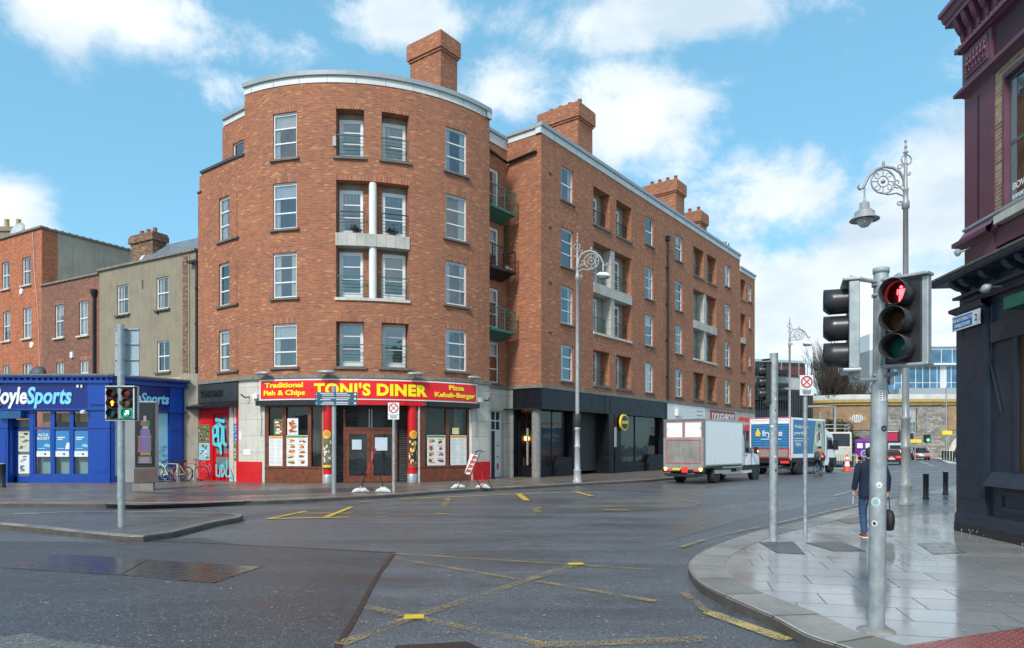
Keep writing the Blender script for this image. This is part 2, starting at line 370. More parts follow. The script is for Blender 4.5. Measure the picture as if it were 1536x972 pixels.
M_concd = paint('rough_concrete', (.24,.23,.21), .8, var=.25, scale=7, dirt=.4, bump=.3)
M_concd2 = paint('stained_ledge', (.22,.20,.17), .85, var=.35, scale=5, dirt=.55, bump=.4)
M_render = paint('grey_brown_render', (.27,.23,.165), .9, var=.12, scale=1.5, dirt=.30, bump=.35)
M_rendg = paint('pale_grey_render', (.42,.385,.305), .9, var=.14, scale=.9, dirt=.28, bump=.2)
M_green = paint('green_rail_paint', (.03,.16,.12), .5, dirt=.25)
M_rail = paint('dark_rail_metal', (.03,.035,.04), .45)
M_slate = stone('roof_slate', (.16,.185,.21), .3, .22, .012, rough=.5, var=.18, stain=.15)
M_red = paint('red_shop_paint', (.62,.006,.010), .35, var=.12, dirt=.15)
M_redsign = paint('red_sign_face', (.78,.008,.014), .3, var=.05)
M_yellow = paint('sign_yellow', (.95,.80,.01), .4, var=.04)
M_blue = paint('cobalt_shop_paint', (.003,.052,.32), .3, var=.06, dirt=.0)
M_blued = paint('navy_fascia', (.003,.017,.17), .3, var=.05)
M_cyan = paint('sign_light_blue', (.20,.62,.86), .4, var=.04)
M_wood = paint('brown_timber', (.17,.045,.018), .4, var=.35, scale=5, dirt=.15)
M_galv = paint('galvanised_steel', (.36,.39,.40), .42, .35, var=.22, scale=9, dirt=.12)
M_lamp = paint('silver_grey_lamp_paint', (.33,.34,.34), .42, .15, var=.15, scale=4, dirt=.22)
M_signw = paint('sign_white', (.80,.80,.80), .4, var=.03)
M_signred = paint('sign_red', (.60,.01,.02), .4, var=.04)
M_signb = paint('finger_sign_blue', (.012,.10,.16), .4, var=.06)
M_plateb = paint('street_plate_blue', (.015,.16,.40), .4, var=.06)
M_rubber = paint('tyre_rubber', (.018,.018,.018), .75)
M_purple = paint('plum_painted_stucco', (.135,.052,.078), .38, var=.10, scale=2.5, dirt=.14, bump=.08)
M_purple2 = paint('pale_mauve_moulding', (.145,.055,.085), .38, var=.12, dirt=.15)
M_ink = paint('blue_black_gloss_paint', (.022,.033,.050), .30, var=.10, scale=2, dirt=.03, bump=.02)
M_moss = paint('mossy_lead', (.115,.12,.085), .7, var=.3, scale=7, bump=.4)
M_sig = paint('signal_housing_black', (.022,.022,.024), .35)
M_sigw = paint('signal_backing_grey', (.55,.57,.58), .4, dirt=.1)
# ================================================================ ground
def poly_sheet(name, pts, m, z=None, parent=None, kind='structure', depth=0, label=None, cat=None):
    """flat polygon sheet (or slab of given depth)"""
    bm = bmesh.new(); vs_ = [bm.verts.new((p[0], p[1], (p[2] if z is None else z))) for p in pts]
    f = bm.faces.new(vs_); f.normal_update()
    if f.normal.z < 0: f.normal_flip()
    if depth:
        r = bmesh.ops.extrude_face_region(bm, geom=[f]);
        for e in r['geom']:
            if isinstance(e, bmesh.types.BMVert): e.co.z += 0
        for v in vs_: v.co.z -= depth
    bmesh.ops.triangulate(bm, faces=[q for q in bm.faces if len(q.verts) > 4])
    bmesh.ops.recalc_face_normals(bm, faces=bm.faces) if depth else None
    me = bpy.data.meshes.new(name); bm.to_mesh(me); bm.free()
    ul = me.uv_layers.new(name='UVMap')
    for l in me.loops:
        c = me.vertices[l.vertex_index].co; ul.data[l.index].uv = (c.x*UVR[0]+c.y*UVR[1], -c.x*UVR[1]+c.y*UVR[0])
    me.materials.append(m); o = bpy.data.objects.new(name, me); COL.objects.link(o)
    if parent: o.parent = parent
    if kind: o['kind'] = kind
    if label: o['label'] = label
    if cat: o['category'] = cat
    return o
UVR = (1, 0)
def offs(pl, d):
    """offset an open polyline to its left by d"""
    out = []
    for i, p in enumerate(pl):
        a = pl[max(0, i-1)]; b = pl[min(len(pl)-1, i+1)]; t = Vector((b[0]-a[0], b[1]-a[1], 0)).normalized()
        out.append(Vector((p[0]-t.y*d, p[1]+t.x*d, p[2] if len(p) > 2 else 0)))
    return out
def smooth_pl(pl, n=3):
    pl = [Vector((p[0], p[1], 0)) for p in pl]; out = []
    for i in range(len(pl)-1):
        p0 = pl[max(0, i-1)]; p1 = pl[i]; p2 = pl[i+1]; p3 = pl[min(len(pl)-1, i+2)]
        for k in range(n):
            t = k/n; out.append(.5*((2*p1)+(-p0+p2)*t+(2*p0-5*p1+4*p2-p3)*t*t+(-p0+3*p1-3*p2+p3)*t**3))
    return out+[pl[-1]]
def kerb(name, pl, w, z=.12, m=None, kind='structure'):
    """kerb stones along pl; the pavement lies to the left"""
    b = MB(); inn = offs(pl, w); L = 0
    for i in range(len(pl)-1):
        p, q, r, s = pl[i], pl[i+1], inn[i+1], inn[i]; d = (Vector(q[:2])-Vector(p[:2])).length
        P = lambda a, zz: Vector((a[0], a[1], zz))
        b.face([P(p,z-.02), P(q,z-.02), P(q,z+.004)+(P(r,0)-P(q,0))*.08, P(p,z+.004)+(P(s,0)-P(p,0))*.08], 0, [(L,.1), (L+d,.1), (L+d,.13), (L,.13)])
        b.face([P(p,-.02), P(q,-.02), P(q,z-.02), P(p,z-.02)], 1, [(L,0), (L+d,0), (L+d,.1), (L,.1)])
        b.face([P(p,z+.004)+(P(s,0)-P(p,0))*.08, P(q,z+.004)+(P(r,0)-P(q,0))*.08, P(r,z+.004), P(s,z+.004)], 0, [(L,.13), (L+d,.13), (L+d,.13+w), (L,.13+w)])
        L += d
    o = b.build(name, [m or M_kerb, M_kerbface]); o['kind'] = kind; return o

g = MB(); g.face([(-700,-60,0), (900,-60,0), (900,1500,0), (-700,1500,0)]); g.build('road', M_asph)['kind'] = 'structure'
DV = Vector((.6008, .7994, 0)); NV = Vector((-.7994, .6008, 0)); C0 = Vector((1.50, 35.2, 0))   # wing frame: along, inward
# far pavement (in front of the diner)
fk = [gp(x, y) for x, y in ((-330,760.5),(0,760.5),(135,761.5),(220,761),(300,759.6),(400,756.5),(490,752),(560,748.5),(620,744.5),(700,738.5),(800,733),(865,729),(930,725.5),(980,722.6))]
last = fk[-1]; fk = smooth_pl(fk, 3)+[last+DV*k for k in (8, 20, 45, 90)]
far_poly = offs(fk, .001)+[last+DV*90+NV*60, Vector((-60, 60, 0)), Vector((-60, 20, 0))]
UVR = (.6008, .7994)
poly_sheet('pavement', [(p[0], p[1], .12) for p in far_poly], M_pave_far)
kerb('kerb', fk, .30, m=M_kerb)
UVR = (1, 0)
def strip(px, z=.124): return [gp(x, y, z) for x, y in px]
poly_sheet('pavement', strip([(150,756),(205,757.5),(300,755),(400,750),(395,742),(330,738),(245,741)]), M_pave_red, .1222)
poly_sheet('pavement', strip([(250,733),(330,724),(392,722),(400,727),(380,733),(290,741)]), M_pave_red, .1232)
poly_sheet('pavement', strip([(195,738),(300,744),(420,741),(560,736),(560,731),(430,734),(300,738)]), M_asph_l, .1260).data.materials[0] = M_asph_d
# near right pavement with rounded corner
rk = [gp(x, y, .12) for x, y in ((1900,1190),(1500,1040),(1380,1003),(1310,984),(1258,967),(1209,951),(1157,923),(1101,899),(1070,885),(1045,869),(1033,850),(1038,839),(1056,825.5),(1087,813),(1133,797.6),(1206,782),(1244,771),(1290,761),(1349,747),(1384,740),(1425,730.5))]
rk = smooth_pl(rk, 4); e = rk[-1]; dd = (rk[-1]-rk[-5]).normalized(); rk = rk[::-1]
rk = [e+dd*k for k in (60, 25, 8)]+rk   # pavement lies to the left when walking towards the camera? flipped below
rk = rk[::-1]
def area(pl): return sum(pl[i][0]*pl[(i+1) % len(pl)][1]-pl[(i+1) % len(pl)][0]*pl[i][1] for i in range(len(pl)))
near_close = [Vector((90, 60, 0)), Vector((90, 2, 0))]
pk = rk if (offs(rk, .3)[40]-Vector((9, 10, 0))).length < (offs(rk, -.3)[40]-Vector((9, 10, 0))).length else rk[::-1]
UVR = (cos(radians(-14)), sin(radians(-14)))
poly_sheet('pavement', [(p[0], p[1], .12) for p in (rk+near_close)], M_pave)
kerb('kerb', pk, .48, m=M_kerb)
UVR = (.8, .6)
poly_sheet('pavement', strip([(1330,972),(1300,985),(1500,1040),(1700,1020),(1700,930),(1536,941)], .124), M_kerb, .1238).data.materials[0] = stone('tactile_red_paving', (.26,.085,.075), .4, .4, .01, wet=(.18,.35), off=0, var=.1, stain=.2)
b = MB()   # tactile studs
o0 = gp(1536, 944, .124)
for i in range(-26, 14):
    for j in range(-24, 2):
        p = o0+Vector((cos(-.1), sin(-.1), 0))*i*.067+Vector((sin(.1), cos(.1), 0))*j*.067
        px = CX+p.x/p.y*F if p.y > .5 else 9999; py = HZ+F*(H-.124)/p.y if p.y > .5 else 9999
        if 1335 < px < 1640 and py > 974-(px-1330)*.152 and py < 1080:
            b.lathe([(.017, 0), (.013, .005), (.001, .006)], 6, 0, (p.x, p.y, .1243))
b.build('tactile_studs', MATS['tactile_red_paving'])['kind'] = 'stuff'
UVR = (.75, .66)
poly_sheet('pavement', strip([(1270,764),(1320,755),(1384,741),(1432,733),(1432,768),(1330,776)], .124), M_sett, .1225)
UVR = (1, 0)
def cover(px, m, name, label, z=.127, cat='utility cover'):
    o = poly_sheet(name, strip(px, z), m, z, kind=None, label=label, cat=cat, depth=.003); return o
M_cover = stone('iron_cover', (.10,.095,.09), .12, .12, .012, wet=(.25,.45), var=.2, off=0, stain=.3)
cover([(1138,813),(1190,812),(1208,831),(1166,829)], M_cover, 'utility_cover', 'dark square utility cover set in wet paving at the foot of the short signal pole')
cover([(1208,814),(1262,812),(1299,826.5),(1250,826)], M_cover, 'utility_cover', 'dark utility cover in wet paving between the no stopping sign and the walking man')
cover([(1255,780),(1290,774),(1310,782),(1275,785)], M_cover, 'utility_cover', 'small dark utility cover beside the kerb next to the walking man')
cover([(1376,815),(1425,813),(1450,829),(1400,831)], M_sett, 'utility_cover', 'paver filled utility cover near the corner of the black shopfront')
# traffic island
isl = [gp(x, y, .12) for x, y in ((-250,775),(-60,784),(0,785),(65,791),(120,797),(169,801.6),(195,803.6),(215,803.5),(260,797.7),(325.5,781.4),(358,776),(365,772.5),(350,770),(280,768),(195,766.7),(100,767.5),(0,773),(-250,771))]
isl2 = [Vector((p.x, p.y, 0)) for p in isl]
poly_sheet('traffic_island', [(p.x, p.y, .12) for p in isl], asphalt('island_asphalt', (.085,.08,.078), .25, .4, .3), None)
kk = isl2[1:-1]; kerb('kerb', kk, .13)
# asphalt patches (each sheet 4 mm above the one below)
def onroad(px, z): return [gp(x, y, z) for x, y in px]
poly_sheet('road', onroad([(-300,830),(0,812),(200,812),(300,806),(365,818),(470,823),(592,830),(575,850),(551,893),(535,925),(505,985),(470,1080),(-700,1080)], .004), M_asph_d, .004)
poly_sheet('road', onroad([(821,759),(860,753.5),(918,748),(1007,746),(1056,753),(1040,761),(962,765),(899,767.5)], .004), M_asph_l, .004)
poly_sheet('road', onroad([(1000,812),(1130,775),(1230,757),(1270,745),(1190,748),(1090,757),(1040,768)], .004), asphalt('wet_grey_asphalt', (.085,.085,.088), .22, .36), .004)
poly_sheet('road', onroad([(-100,975),(0,955),(40,950),(75,958),(200,973),(320,990),(0,1050)], .008), M_asph_l, .008)
b = MB(); sp = smooth_pl([gp(x, y) for x, y in ((593,829),(578,848),(562,872),(551,893),(542,910),(530,932),(515,957),(500,985))], 4); l_, r_ = offs(sp, .030), offs(sp, -.034)
for i in range(len(sp)-1): b.face([(l_[i].x, l_[i].y, .008), (r_[i].x, r_[i].y, .008), (r_[i+1].x, r_[i+1].y, .008), (l_[i+1].x, l_[i+1].y, .008)])
b.build('road', paint('tar_seam', (.035,.022,.017), .4, var=.3, scale=12))['kind'] = 'structure'
b = MB(); sp = [gp(x, y) for x, y in ((592,829.5),(470,823),(365,818),(290,814),(200,812))]; l_, r_ = offs(sp, .02), offs(sp, -.02)
for i in range(len(sp)-1): b.face([(l_[i].x, l_[i].y, .008), (r_[i].x, r_[i].y, .008), (r_[i+1].x, r_[i+1].y, .008), (l_[i+1].x, l_[i+1].y, .008)])
b.build('road', MATS['tar_seam'])['kind'] = 'structure'
# worn iron plates in the road
def plate_mat():
    k = NT('road_plate'); u = k.uv(); sep = k.n('ShaderNodeSeparateXYZ'); k.l(u, sep.inputs[0])
    s = k.math('ABSOLUTE', k.math('SUBTRACT', k.math('FRACT', k.math('MULTIPLY', sep.outputs[0], .9)), .5))
    w = k.math('FRACT', k.math('ADD', k.math('MULTIPLY', sep.outputs[1], 5), k.math('MULTIPLY', s, 5)))
    st = k.math('LESS_THAN', w, .5); P = k.pos(); n = k.noise(P, 6, 5, .7)
    c = k.ramp(n, [(.3, (.012,.008,.006)), (.7, (.030,.022,.018))]); c = k.mix(k.math('MULTIPLY', st, .45), c, (.12,.11,.10))
    k.col(c); k.rough(k.ramp(n, [(.3,.12), (.7,.30)])); k.bump(st, .6, .01); return k.m
M_plate = plate_mat()
UVR = (.9, .43)
pl = poly_sheet('access_plate', onroad([(2,851),(88,831),(222,839.5),(180,862),(140,860)], .012), M_plate, .012, kind=None, depth=.006); tag(pl, 'worn patterned iron plate in the dark road, left one of the joined pair', 'road plate')
pl = poly_sheet('access_plate', onroad([(224,839.6),(392,850),(320,874),(182,862)], .012), M_plate, .012, kind=None, depth=.006); tag(pl, 'worn patterned iron plate in the dark road, right one of the joined pair', 'road plate')
UVR = (1, 0)
pl = poly_sheet('access_plate', onroad([(594,968),(700,962),(722,972),(735,990),(590,990)], .012), MATS['tar_seam'], .012, kind=None, depth=.006); tag(pl, 'dark square road cover at the bottom edge of the picture', 'road plate')
# painted lines
MK = MB()
def line(px, w, z=.010, b=None, m=0):
    b = b or MK; p = [gp(x, y) for x, y in px]; l, r = offs(p, w/2), offs(p, -w/2)
    for i in range(len(p)-1): b.face([(l[i].x, l[i].y, z), (r[i].x, r[i].y, z), (r[i+1].x, r[i+1].y, z), (l[i+1].x, l[i+1].y, z)][::-1], m)
zz = .010
for px, w, m in (([(591,831),(975,855)], .13, 0), ([(591,838),(784,871)], .11, 0), ([(806,873),(984,903)], .12, 0), ([(509,968),(620,926.5),(866,846.8)], .15, 0), ([(546,911.5),(620,926.5),(825,970)], .13, 0),
                 ([(800,969),(900,966),(1050,960)], .17, 0), ([(1025,890),(1063,920)], .10, 0), ([(1063,920),(1181,962)], .17, 3), ([(1000,964),(1058,957)], .12, 0),
                 ([(606,927.5),(636,926.5)], .17, 2), ([(852,847.3),(875,846.8)], .17, 2),
                 ([(400,779),(524,776.5)], .16, 1), ([(404,779),(459,767.5)], .14, 1), ([(440,770.6),(530,770.6)], .10, 1), ([(488,777),(528,761)], .15, 1), ([(530,770.7),(640,771.2)], .10, 0), ([(530,777),(580,776)], .12, 0),
                 ([(600,749),(700,745),(792,741),(860,738.5),(899,739)], .14, 1), ([(640,746),(760,747.5),(900,747)], .10, 0), ([(777,741),(790,751.5)], .22, 1), ([(673,747),(665,762)], .2, 0), ([(655,772),(668,772)], .14, 1), ([(802,762),(808,771)], .22, 0), ([(803,763),(812,763)], .12, 1),
                 ([(865,739),(888,745)], .18, 1), ([(1007,746),(1050,757)], .16, 0), ([(905,766),(945,766.5)], .13, 1), ([(500,761.5),(560,761),(600,757)], .10, 0), ([(540,754),(553,753.5)], .12, 1),
                 ([(1020,823),(1070,807),(1153,789),(1230,771),(1290,757.5),(1350,744)], .10, 0), ([(1150,790),(1290,758)], .06, 3)):
    zz += .0006; line(px, w, zz, m=m)
MK.build('road_markings', [M_yel, M_yel2, M_yelf, worn_paint('half_worn_yellow_paint', (.62,.45,.17), .66)])['kind'] = 'structure'
b = MB()
for px, w in (([(20,772),(75,771)], .1), ([(150,770.5),(345,764.5)], .09), ([(420,764),(480,764.3)], .06), ([(1340,727),(1386,731)], .12), ([(1330,700),(1410,700)], .3), ([(1340,709),(1360,706)], .4), ([(1380,692),(1400,700)], .4), ([(1250,745),(1330,725),(1390,712)], .12), ([(1040,742),(1160,742)], .1)):
    zz += .0006; line(px, w, zz, b)
b.build('road_markings', M_whl)['kind'] = 'structure'
r = random.Random(5); lv = MB()
for i in range(170):   # scattered leaves and litter
    p = gp(r.uniform(0, 1100), 700+r.uniform(60, 268)) if r.random() < .8 else gp(r.uniform(1080, 1530), r.uniform(800, 960), .125)
    if p.y < 3: continue
    a = r.uniform(0, 6.28); s = r.uniform(.010, .024); z = p.z+.017
    q = [Vector((p.x+cos(a+k*1.57)*s*(1 if k % 2 else .5), p.y+sin(a+k*1.57)*s*(1 if k % 2 else .5), z+.003*(k % 2))) for k in range(4)]
    lv.face(q)
tag(lv.build('leaf_litter', paint('pale_leaf_litter', (.42,.39,.33), .7, var=.3)), 'scattered pale leaves and chewing gum on wet road and paving', 'litter', kind='stuff')

# ================================================================ windows, railings
WMESH = {}
def wmesh(key, fn):
    if key not in WMESH: WMESH[key] = fn()
    return WMESH[key]
def mesh_only(b, name, mats):
    o = b.build(name, mats); me = o.data; bpy.data.objects.remove(o); return me
def link(me, name, parent, M=None):
    o = bpy.data.objects.new(name, me); COL.objects.link(o); o.parent = parent
    if M is not None: o.matrix_local = M
    return o
WR = random.Random(11)
def window(parent, M, w, h, style='three', fm=None, sill=True, sillm=None, curtain=None, name='window', fw=.065):
    """frame mesh, front plane at y=0; bottom centre origin; y inward"""
    fm = fm or M_white; sillm = sillm or M_sill
    key = (round(w, 2), round(h, 2), style, fm.name, fw)
    def fr():
        b = MB(); x = w/2; d = .06
        b.box(-x, -x+fw, 0, d, 0, h); b.box(x-fw, x, 0, d, 0, h); b.box(-x+fw, x-fw, 0, d, 0, fw); b.box(-x+fw, x-fw, 0, d, h-fw, h)
        if style == 'three':
            for q in (.345, .665): b.box(-x+fw, x-fw, .004, d, h*q-.03, h*q+.03)
            b.box(-x+fw, x-fw, .008, d, h-fw-.05, h-fw-.02)
        elif style == 'door':
            for xx in (-x+fw, x-fw-.07): b.box(xx, xx+.07, .012, d, fw, h-fw)
            for q in (.10, .40, .68): b.box(-x+fw+.07, x-fw-.07, .014, d, h*q-.025, h*q+.025)
            b.box(-x+fw+.07, x-fw-.07, .014, d, fw, fw+.10); b.box(-x+fw+.07, x-fw-.07, .014, d, h-fw-.09, h-fw)
        elif style == 'two':
            b.box(-x+fw, x-fw, .004, d, h*.5-.04, h*.5+.04)
        elif style == 'sash':
            b.box(-x+fw, x-fw, -.01, d, h*.5-.03, h*.5+.03)
            for xx in (0,): b.box(xx-.013, xx+.013, .01, d, fw, h-fw)
            pass
        elif style == 'small': b.box(-x+fw, x-fw, .004, d, h*.45-.03, h*.45+.03)
        elif style == 'arch':
            for q in (-.18, .18): b.box(q*w-.03, q*w+.03, .01, d, fw, h-fw)
            for q in (.25, .5, .75): b.box(-x+fw, x-fw, .012, d, h*q-.03, h*q+.03)
        return mesh_only(b, name, fm)
    f = link(wmesh(key, fr), name, parent, M)
    def pn():
        b = MB(); b.face([(-w/2+fw*.7, .035, fw*.7), (w/2-fw*.7, .035, fw*.7), (w/2-fw*.7, .035, h-fw*.7), (-w/2+fw*.7, .035, h-fw*.7)]); return mesh_only(b, 'pane', M_glass)
    link(wmesh(('p',)+key[:2]+(fw,), pn), 'pane', f)
    c = curtain if curtain is not None else WR.choice(['none', 'left', 'right', 'both', 'blind', 'full', 'full', 'half', 'both'])
    if c != 'none':
        def cu():
            b = MB(); x = w/2-.04
            def drape(a, e, z0, m=0):
                n = max(4, int((e-a)/.05)); prev = None
                for k in range(n+1):
                    xx = a+(e-a)*k/n; p = (xx, .09+.02*sin(xx*40), z0), (xx, .09+.022*sin(xx*40+1), h-.04)
                    if prev: b.face([prev[0], p[0], p[1], prev[1]], m, smooth=True)
                    prev = p
            if c == 'left': drape(-x, -x+w*.3, .05)
            if c == 'right': drape(x-w*.3, x, .05)
            if c == 'both': drape(-x, -x+w*.24, .05); drape(x-w*.24, x, .05)
            if c == 'full': drape(-x, x, .05)
            if c == 'blind': b.face([(-x,.11,.36*h), (x,.11,.36*h), (x,.11,h-.04), (-x,.11,h-.04)], 1)
            if c == 'half': b.face([(-x,.11,.66*h), (x,.11,.66*h), (x,.11,h-.04), (-x,.11,h-.04)], 1); drape(-x, -x+w*.2, .05)
            return mesh_only(b, 'curtain', [M_curt, M_blind])
        link(wmesh(('c', round(w, 2), round(h, 2), c), cu), 'curtain', f)
    if sill:
        def si():
            b = MB(); b.quadbox([(-w/2-.14, -.19, -.12), (-w/2-.14, .06, -.10), (-w/2-.14, .06, -.001), (-w/2-.14, -.19, -.03)], (w+.28, 0, 0)); return mesh_only(b, 'sill', sillm)
        link(wmesh(('s', round(w, 2), sillm.name), si), 'sill', f)
    return f
def railing(parent, M, w, h=1.0, m=None, ret=0.0):
    m = m or M_green
    def rl():
        b = MB(); x = w/2
        for q in (-x, x): b.box(q-.02, q+.02, -.02, .02, 0, h)
        b.box(-x, x, -.03, .03, h, h+.04)
        for k in range(1, 6): b.tube([(-x, 0, h*k/6), (x, 0, h*k/6)], .010, 5)
        return mesh_only(b, 'railing', m)
    return link(wmesh(('r', round(w, 2), round(h, 2), m.name), rl), 'railing', parent, M)

# ================================================================ wall grid with openings
def wallgrid(b, P, u0, u1, z0, z1, ops=(), step=None, m=0, rev=.12, u_off=0, rm=None, lintel=None, zcuts=(), skip=()):
    """P(u, d) -> (x, y) with d the distance inward; ops: (u0, u1, z0, z1[, reveal])"""
    us = {u0, u1}; zs = {z0, z1} | set(zcuts)
    for o in list(ops)+list(skip): us |= {o[0], o[1]}; zs |= {o[2], o[3]}
    if step:
        n = int((u1-u0)/step)
        us |= {u0+(u1-u0)*k/n for k in range(n+1)}
    us = sorted(u for u in us if u0-1e-6 <= u <= u1+1e-6); us = [u for i, u in enumerate(us) if i == 0 or u-us[i-1] > 1e-4]
    zs = sorted(zs)
    V = lambda u, z, d=0: Vector((*P(u, d), z))
    for i in range(len(us)-1):
        for j in range(len(zs)-1):
            a, c, e, f = us[i], us[i+1], zs[j], zs[j+1]; um, zm = (a+c)/2, (e+f)/2
            if any(o[0] < um < o[1] and o[2] < zm < o[3] for o in list(ops)+list(skip)): continue
            b.face([V(a, e), V(c, e), V(c, f), V(a, f)], m, [(a+u_off, e), (c+u_off, e), (c+u_off, f), (a+u_off, f)], smooth=bool(step))
    rm = m if rm is None else rm
    for o in ops:
        a, c, e, f = o[:4]; d = o[4] if len(o) > 4 else rev
        b.face([V(a, e), V(a, f), V(a, f, d), V(a, e, d)][::-1], rm, [(0, e), (0, f), (d, f), (d, e)][::-1])
        b.face([V(c, e), V(c, e, d), V(c, f, d), V(c, f)][::-1], rm, [(0, e), (d, e), (d, f), (0, f)][::-1])
        seg = [u for u in us if a-1e-6 <= u <= c+1e-6]
        for k in range(len(seg)-1):
            p, q = seg[k], seg[k+1]
            b.face([V(p, f), V(q, f), V(q, f, d), V(p, f, d)], rm, [(p, 0), (q, 0), (q, d), (p, d)])
            b.face([V(p, e), V(p, e, d), V(q, e, d), V(q, e)], rm, [(p, 0), (p, d), (q, d), (q, 0)])
            if lintel is not None:
                b.face([V(p, f+.002, -.004), V(q, f+.002, -.004), V(q, f+.23, -.004), V(p, f+.23, -.004)], lintel, [(p, f), (q, f), (q, f+.23), (p, f+.23)])
def ribbon(b, P, u0, u1, z0, z1, d0, d1, m=0, step=None, ends=True, back=False):
    """solid band following P from depth d0 (outer, negative = proud) to d1"""
    n = max(1, int((u1-u0)/step)) if step else 1; V = lambda u, z, d: Vector((*P(u, d), z))
    for k in range(n):
        a, c = u0+(u1-u0)*k/n, u0+(u1-u0)*(k+1)/n; sm = bool(step)
        b.face([V(a,z0,d0), V(c,z0,d0), V(c,z1,d0), V(a,z1,d0)], m, [(a,z0), (c,z0), (c,z1), (a,z1)], smooth=sm)
        b.face([V(a,z1,d0), V(c,z1,d0), V(c,z1,d1), V(a,z1,d1)], m, [(a,0), (c,0), (c,.3), (a,.3)])
        b.face([V(a,z0,d1), V(c,z0,d1), V(c,z0,d0), V(a,z0,d0)], m, [(a,0), (c,0), (c,.3), (a,.3)])
        if back: b.face([V(c,z0,d1), V(a,z0,d1), V(a,z1,d1), V(c,z1,d1)], m, [(a,z0), (c,z0), (c,z1), (a,z1)])
    if ends:
        for u, fl in ((u0, 0), (u1, 1)):
            q = [V(u,z0,d1), V(u,z0,d0), V(u,z1,d0), V(u,z1,d1)]; b.face(q if not fl else q[::-1], m)
def frame(P, u, d, z):
    """matrix whose x axis follows the wall, y points inward"""
    p = P(u, d); q = P(u+.01, d); a = atan2(q[1]-p[1], q[0]-p[0]); return T((p[0], p[1], z)) @ RZ(a)

# ================================================================ the corner apartment building
LA = atan2(DV.y, DV.x)
apt = thing('apartment_building', 'long red brick apartment block of five storeys with a curved corner above the diner', 'building', C0, LA)
CL = Vector((-2.70, 9.87)); R_ = 8.64; UQ = R_*pi/2; XE = 34.4; XS = 30.3
def PC(u, d):
    th = pi+u/R_; return (CL.x+(R_-d)*cos(th), CL.y+(R_-d)*sin(th))
def PWg(u, d): return (u, d)
def PLf(u, d): return (-11.34+d, 12.65-u)          # left wall, u 0..2.78
def PIn(u, d): return (d, 2.23-u)                  # inner corner wall
def PRc(u, d): return (-2.70+u, 2.23+d)            # recess wall, u 0..2.70
camL = Matrix.Rotation(-LA, 2) @ Vector((0-C0.x, 0-C0.y))
def ray(px):
    d = Vector(((px-CX)/F, 1)); return Matrix.Rotation(-LA, 2) @ d
def uC(px, d=0):
    r = ray(px); o = camL-CL; a = r.dot(r); bb = 2*o.dot(r); c = o.dot(o)-(R_-d)**2; t = (-bb-sqrt(bb*bb-4*a*c))/(2*a)
    p = camL+r*t-CL; th = atan2(p.y, p.x) % (2*pi); return (th-pi)*R_
def uW(px, y=0): r = ray(px); t = (y-camL.y)/r.y; return camL.x+r.x*t
def uL(px): r = ray(px); t = (-11.34-camL.x)/r.x; return 12.65-(camL.y+r.y*t)
def uR(px): r = ray(px); t = (2.23-camL.y)/r.y; return camL.x+r.x*t+2.70
S = [5.30, 8.38, 11.45, 14.58]; HD = [7.22, 10.38, 13.50, 16.62]
ZB = 4.92; ZT = 17.82
wall = MB()
dressing = []   # (path, u centre, depth, z, w, h, style, sill, curtain)
def wins(P, cols, rows, style='three', rev=.13):
    ops = []
    for a, c in cols:
        for k in rows:
            z0, z1 = S[k], HD[k]
            ops.append((a, c, z0, z1, rev)); dressing.append((P, (a+c)/2, rev-.04, z0, abs(c-a)-.0, z1-z0, style, True, None))
    return ops
# curved part
c1 = (uC(409.5), uC(445)); c3 = (uC(668.5), uC(700)); lA = (uC(504), uC(546)); lB = (uC(572.5), uC(613.5))
ops = wins(PC, [c1, c3], range(4))
LD = .55
for a, c in (lA, lB):
    for k in (0, 3): ops.append((a, c, S[k]-.02, HD[k]+.05, LD))
ops.append((lA[0], lB[1], S[1]-.05, HD[2]+.02, LD))
US = 1.146
wallgrid(wall, PC, 0, UQ, ZB, ZT, ops, .42, 0, u_off=0, lintel=1, skip=[(0, US, 15.05, ZT)])
q0, q1 = PC(US, 0), PC(US, 1.2); wall.face([(q1[0], q1[1], 15.05), (q0[0], q0[1], 15.05), (q0[0], q0[1], ZT), (q1[0], q1[1], ZT)][::-1])
# left part
cL = (uL(328), uL(355))
wallgrid(wall, PLf, 0, .35, ZB, 14.15, [], None, 0, u_off=-2.78)
wallgrid(wall, PLf, .35, 2.78, ZB, 15.05, wins(PLf, [cL], (0, 1, 2)), None, 0, u_off=-2.78, lintel=1)
PS = lambda u, d: (-10.15+d, 12.35-u)
rr = ray(357.5); t_ = (-10.15-camL.x)/rr.x; us = 12.35-(camL.y+rr.y*t_)
wallgrid(wall, PS, 0, 3.7, 15.05, ZT, [(us-.5, us+.5, 15.62, 16.72, .12)], None, 0, u_off=1)
dressing.append((PS, us, .08, 15.62, 1.0, 1.10, 'small', False, 'none'))
# recess
rd = (uR(733), uR(748)); wr = max(rd[1]-.95, .2)
zr = [(5.05,7.15), (7.75,9.95), (10.95,13.1), (13.95,16.15)]
ops = []
for i, (z0, z1) in enumerate(zr):
    ops.append((wr, rd[1], z0, z1, .1)); dressing.append((PRc, (wr+rd[1])/2, .06, z0, rd[1]-wr, z1-z0, 'three' if i == 0 else 'door', i == 0, 'half' if i == 1 else None))
wallgrid(wall, PRc, -3.0, 2.70, ZB, ZT-.35, ops, None, 0, u_off=3)
wallgrid(wall, lambda u, d: (-2.70-d, 1.23+u), 0, 1.0, ZB, ZT, [], None, 0)
wallgrid(wall, PIn, 0, 2.23, ZB, ZT-.0, [], None, 0, u_off=.7)
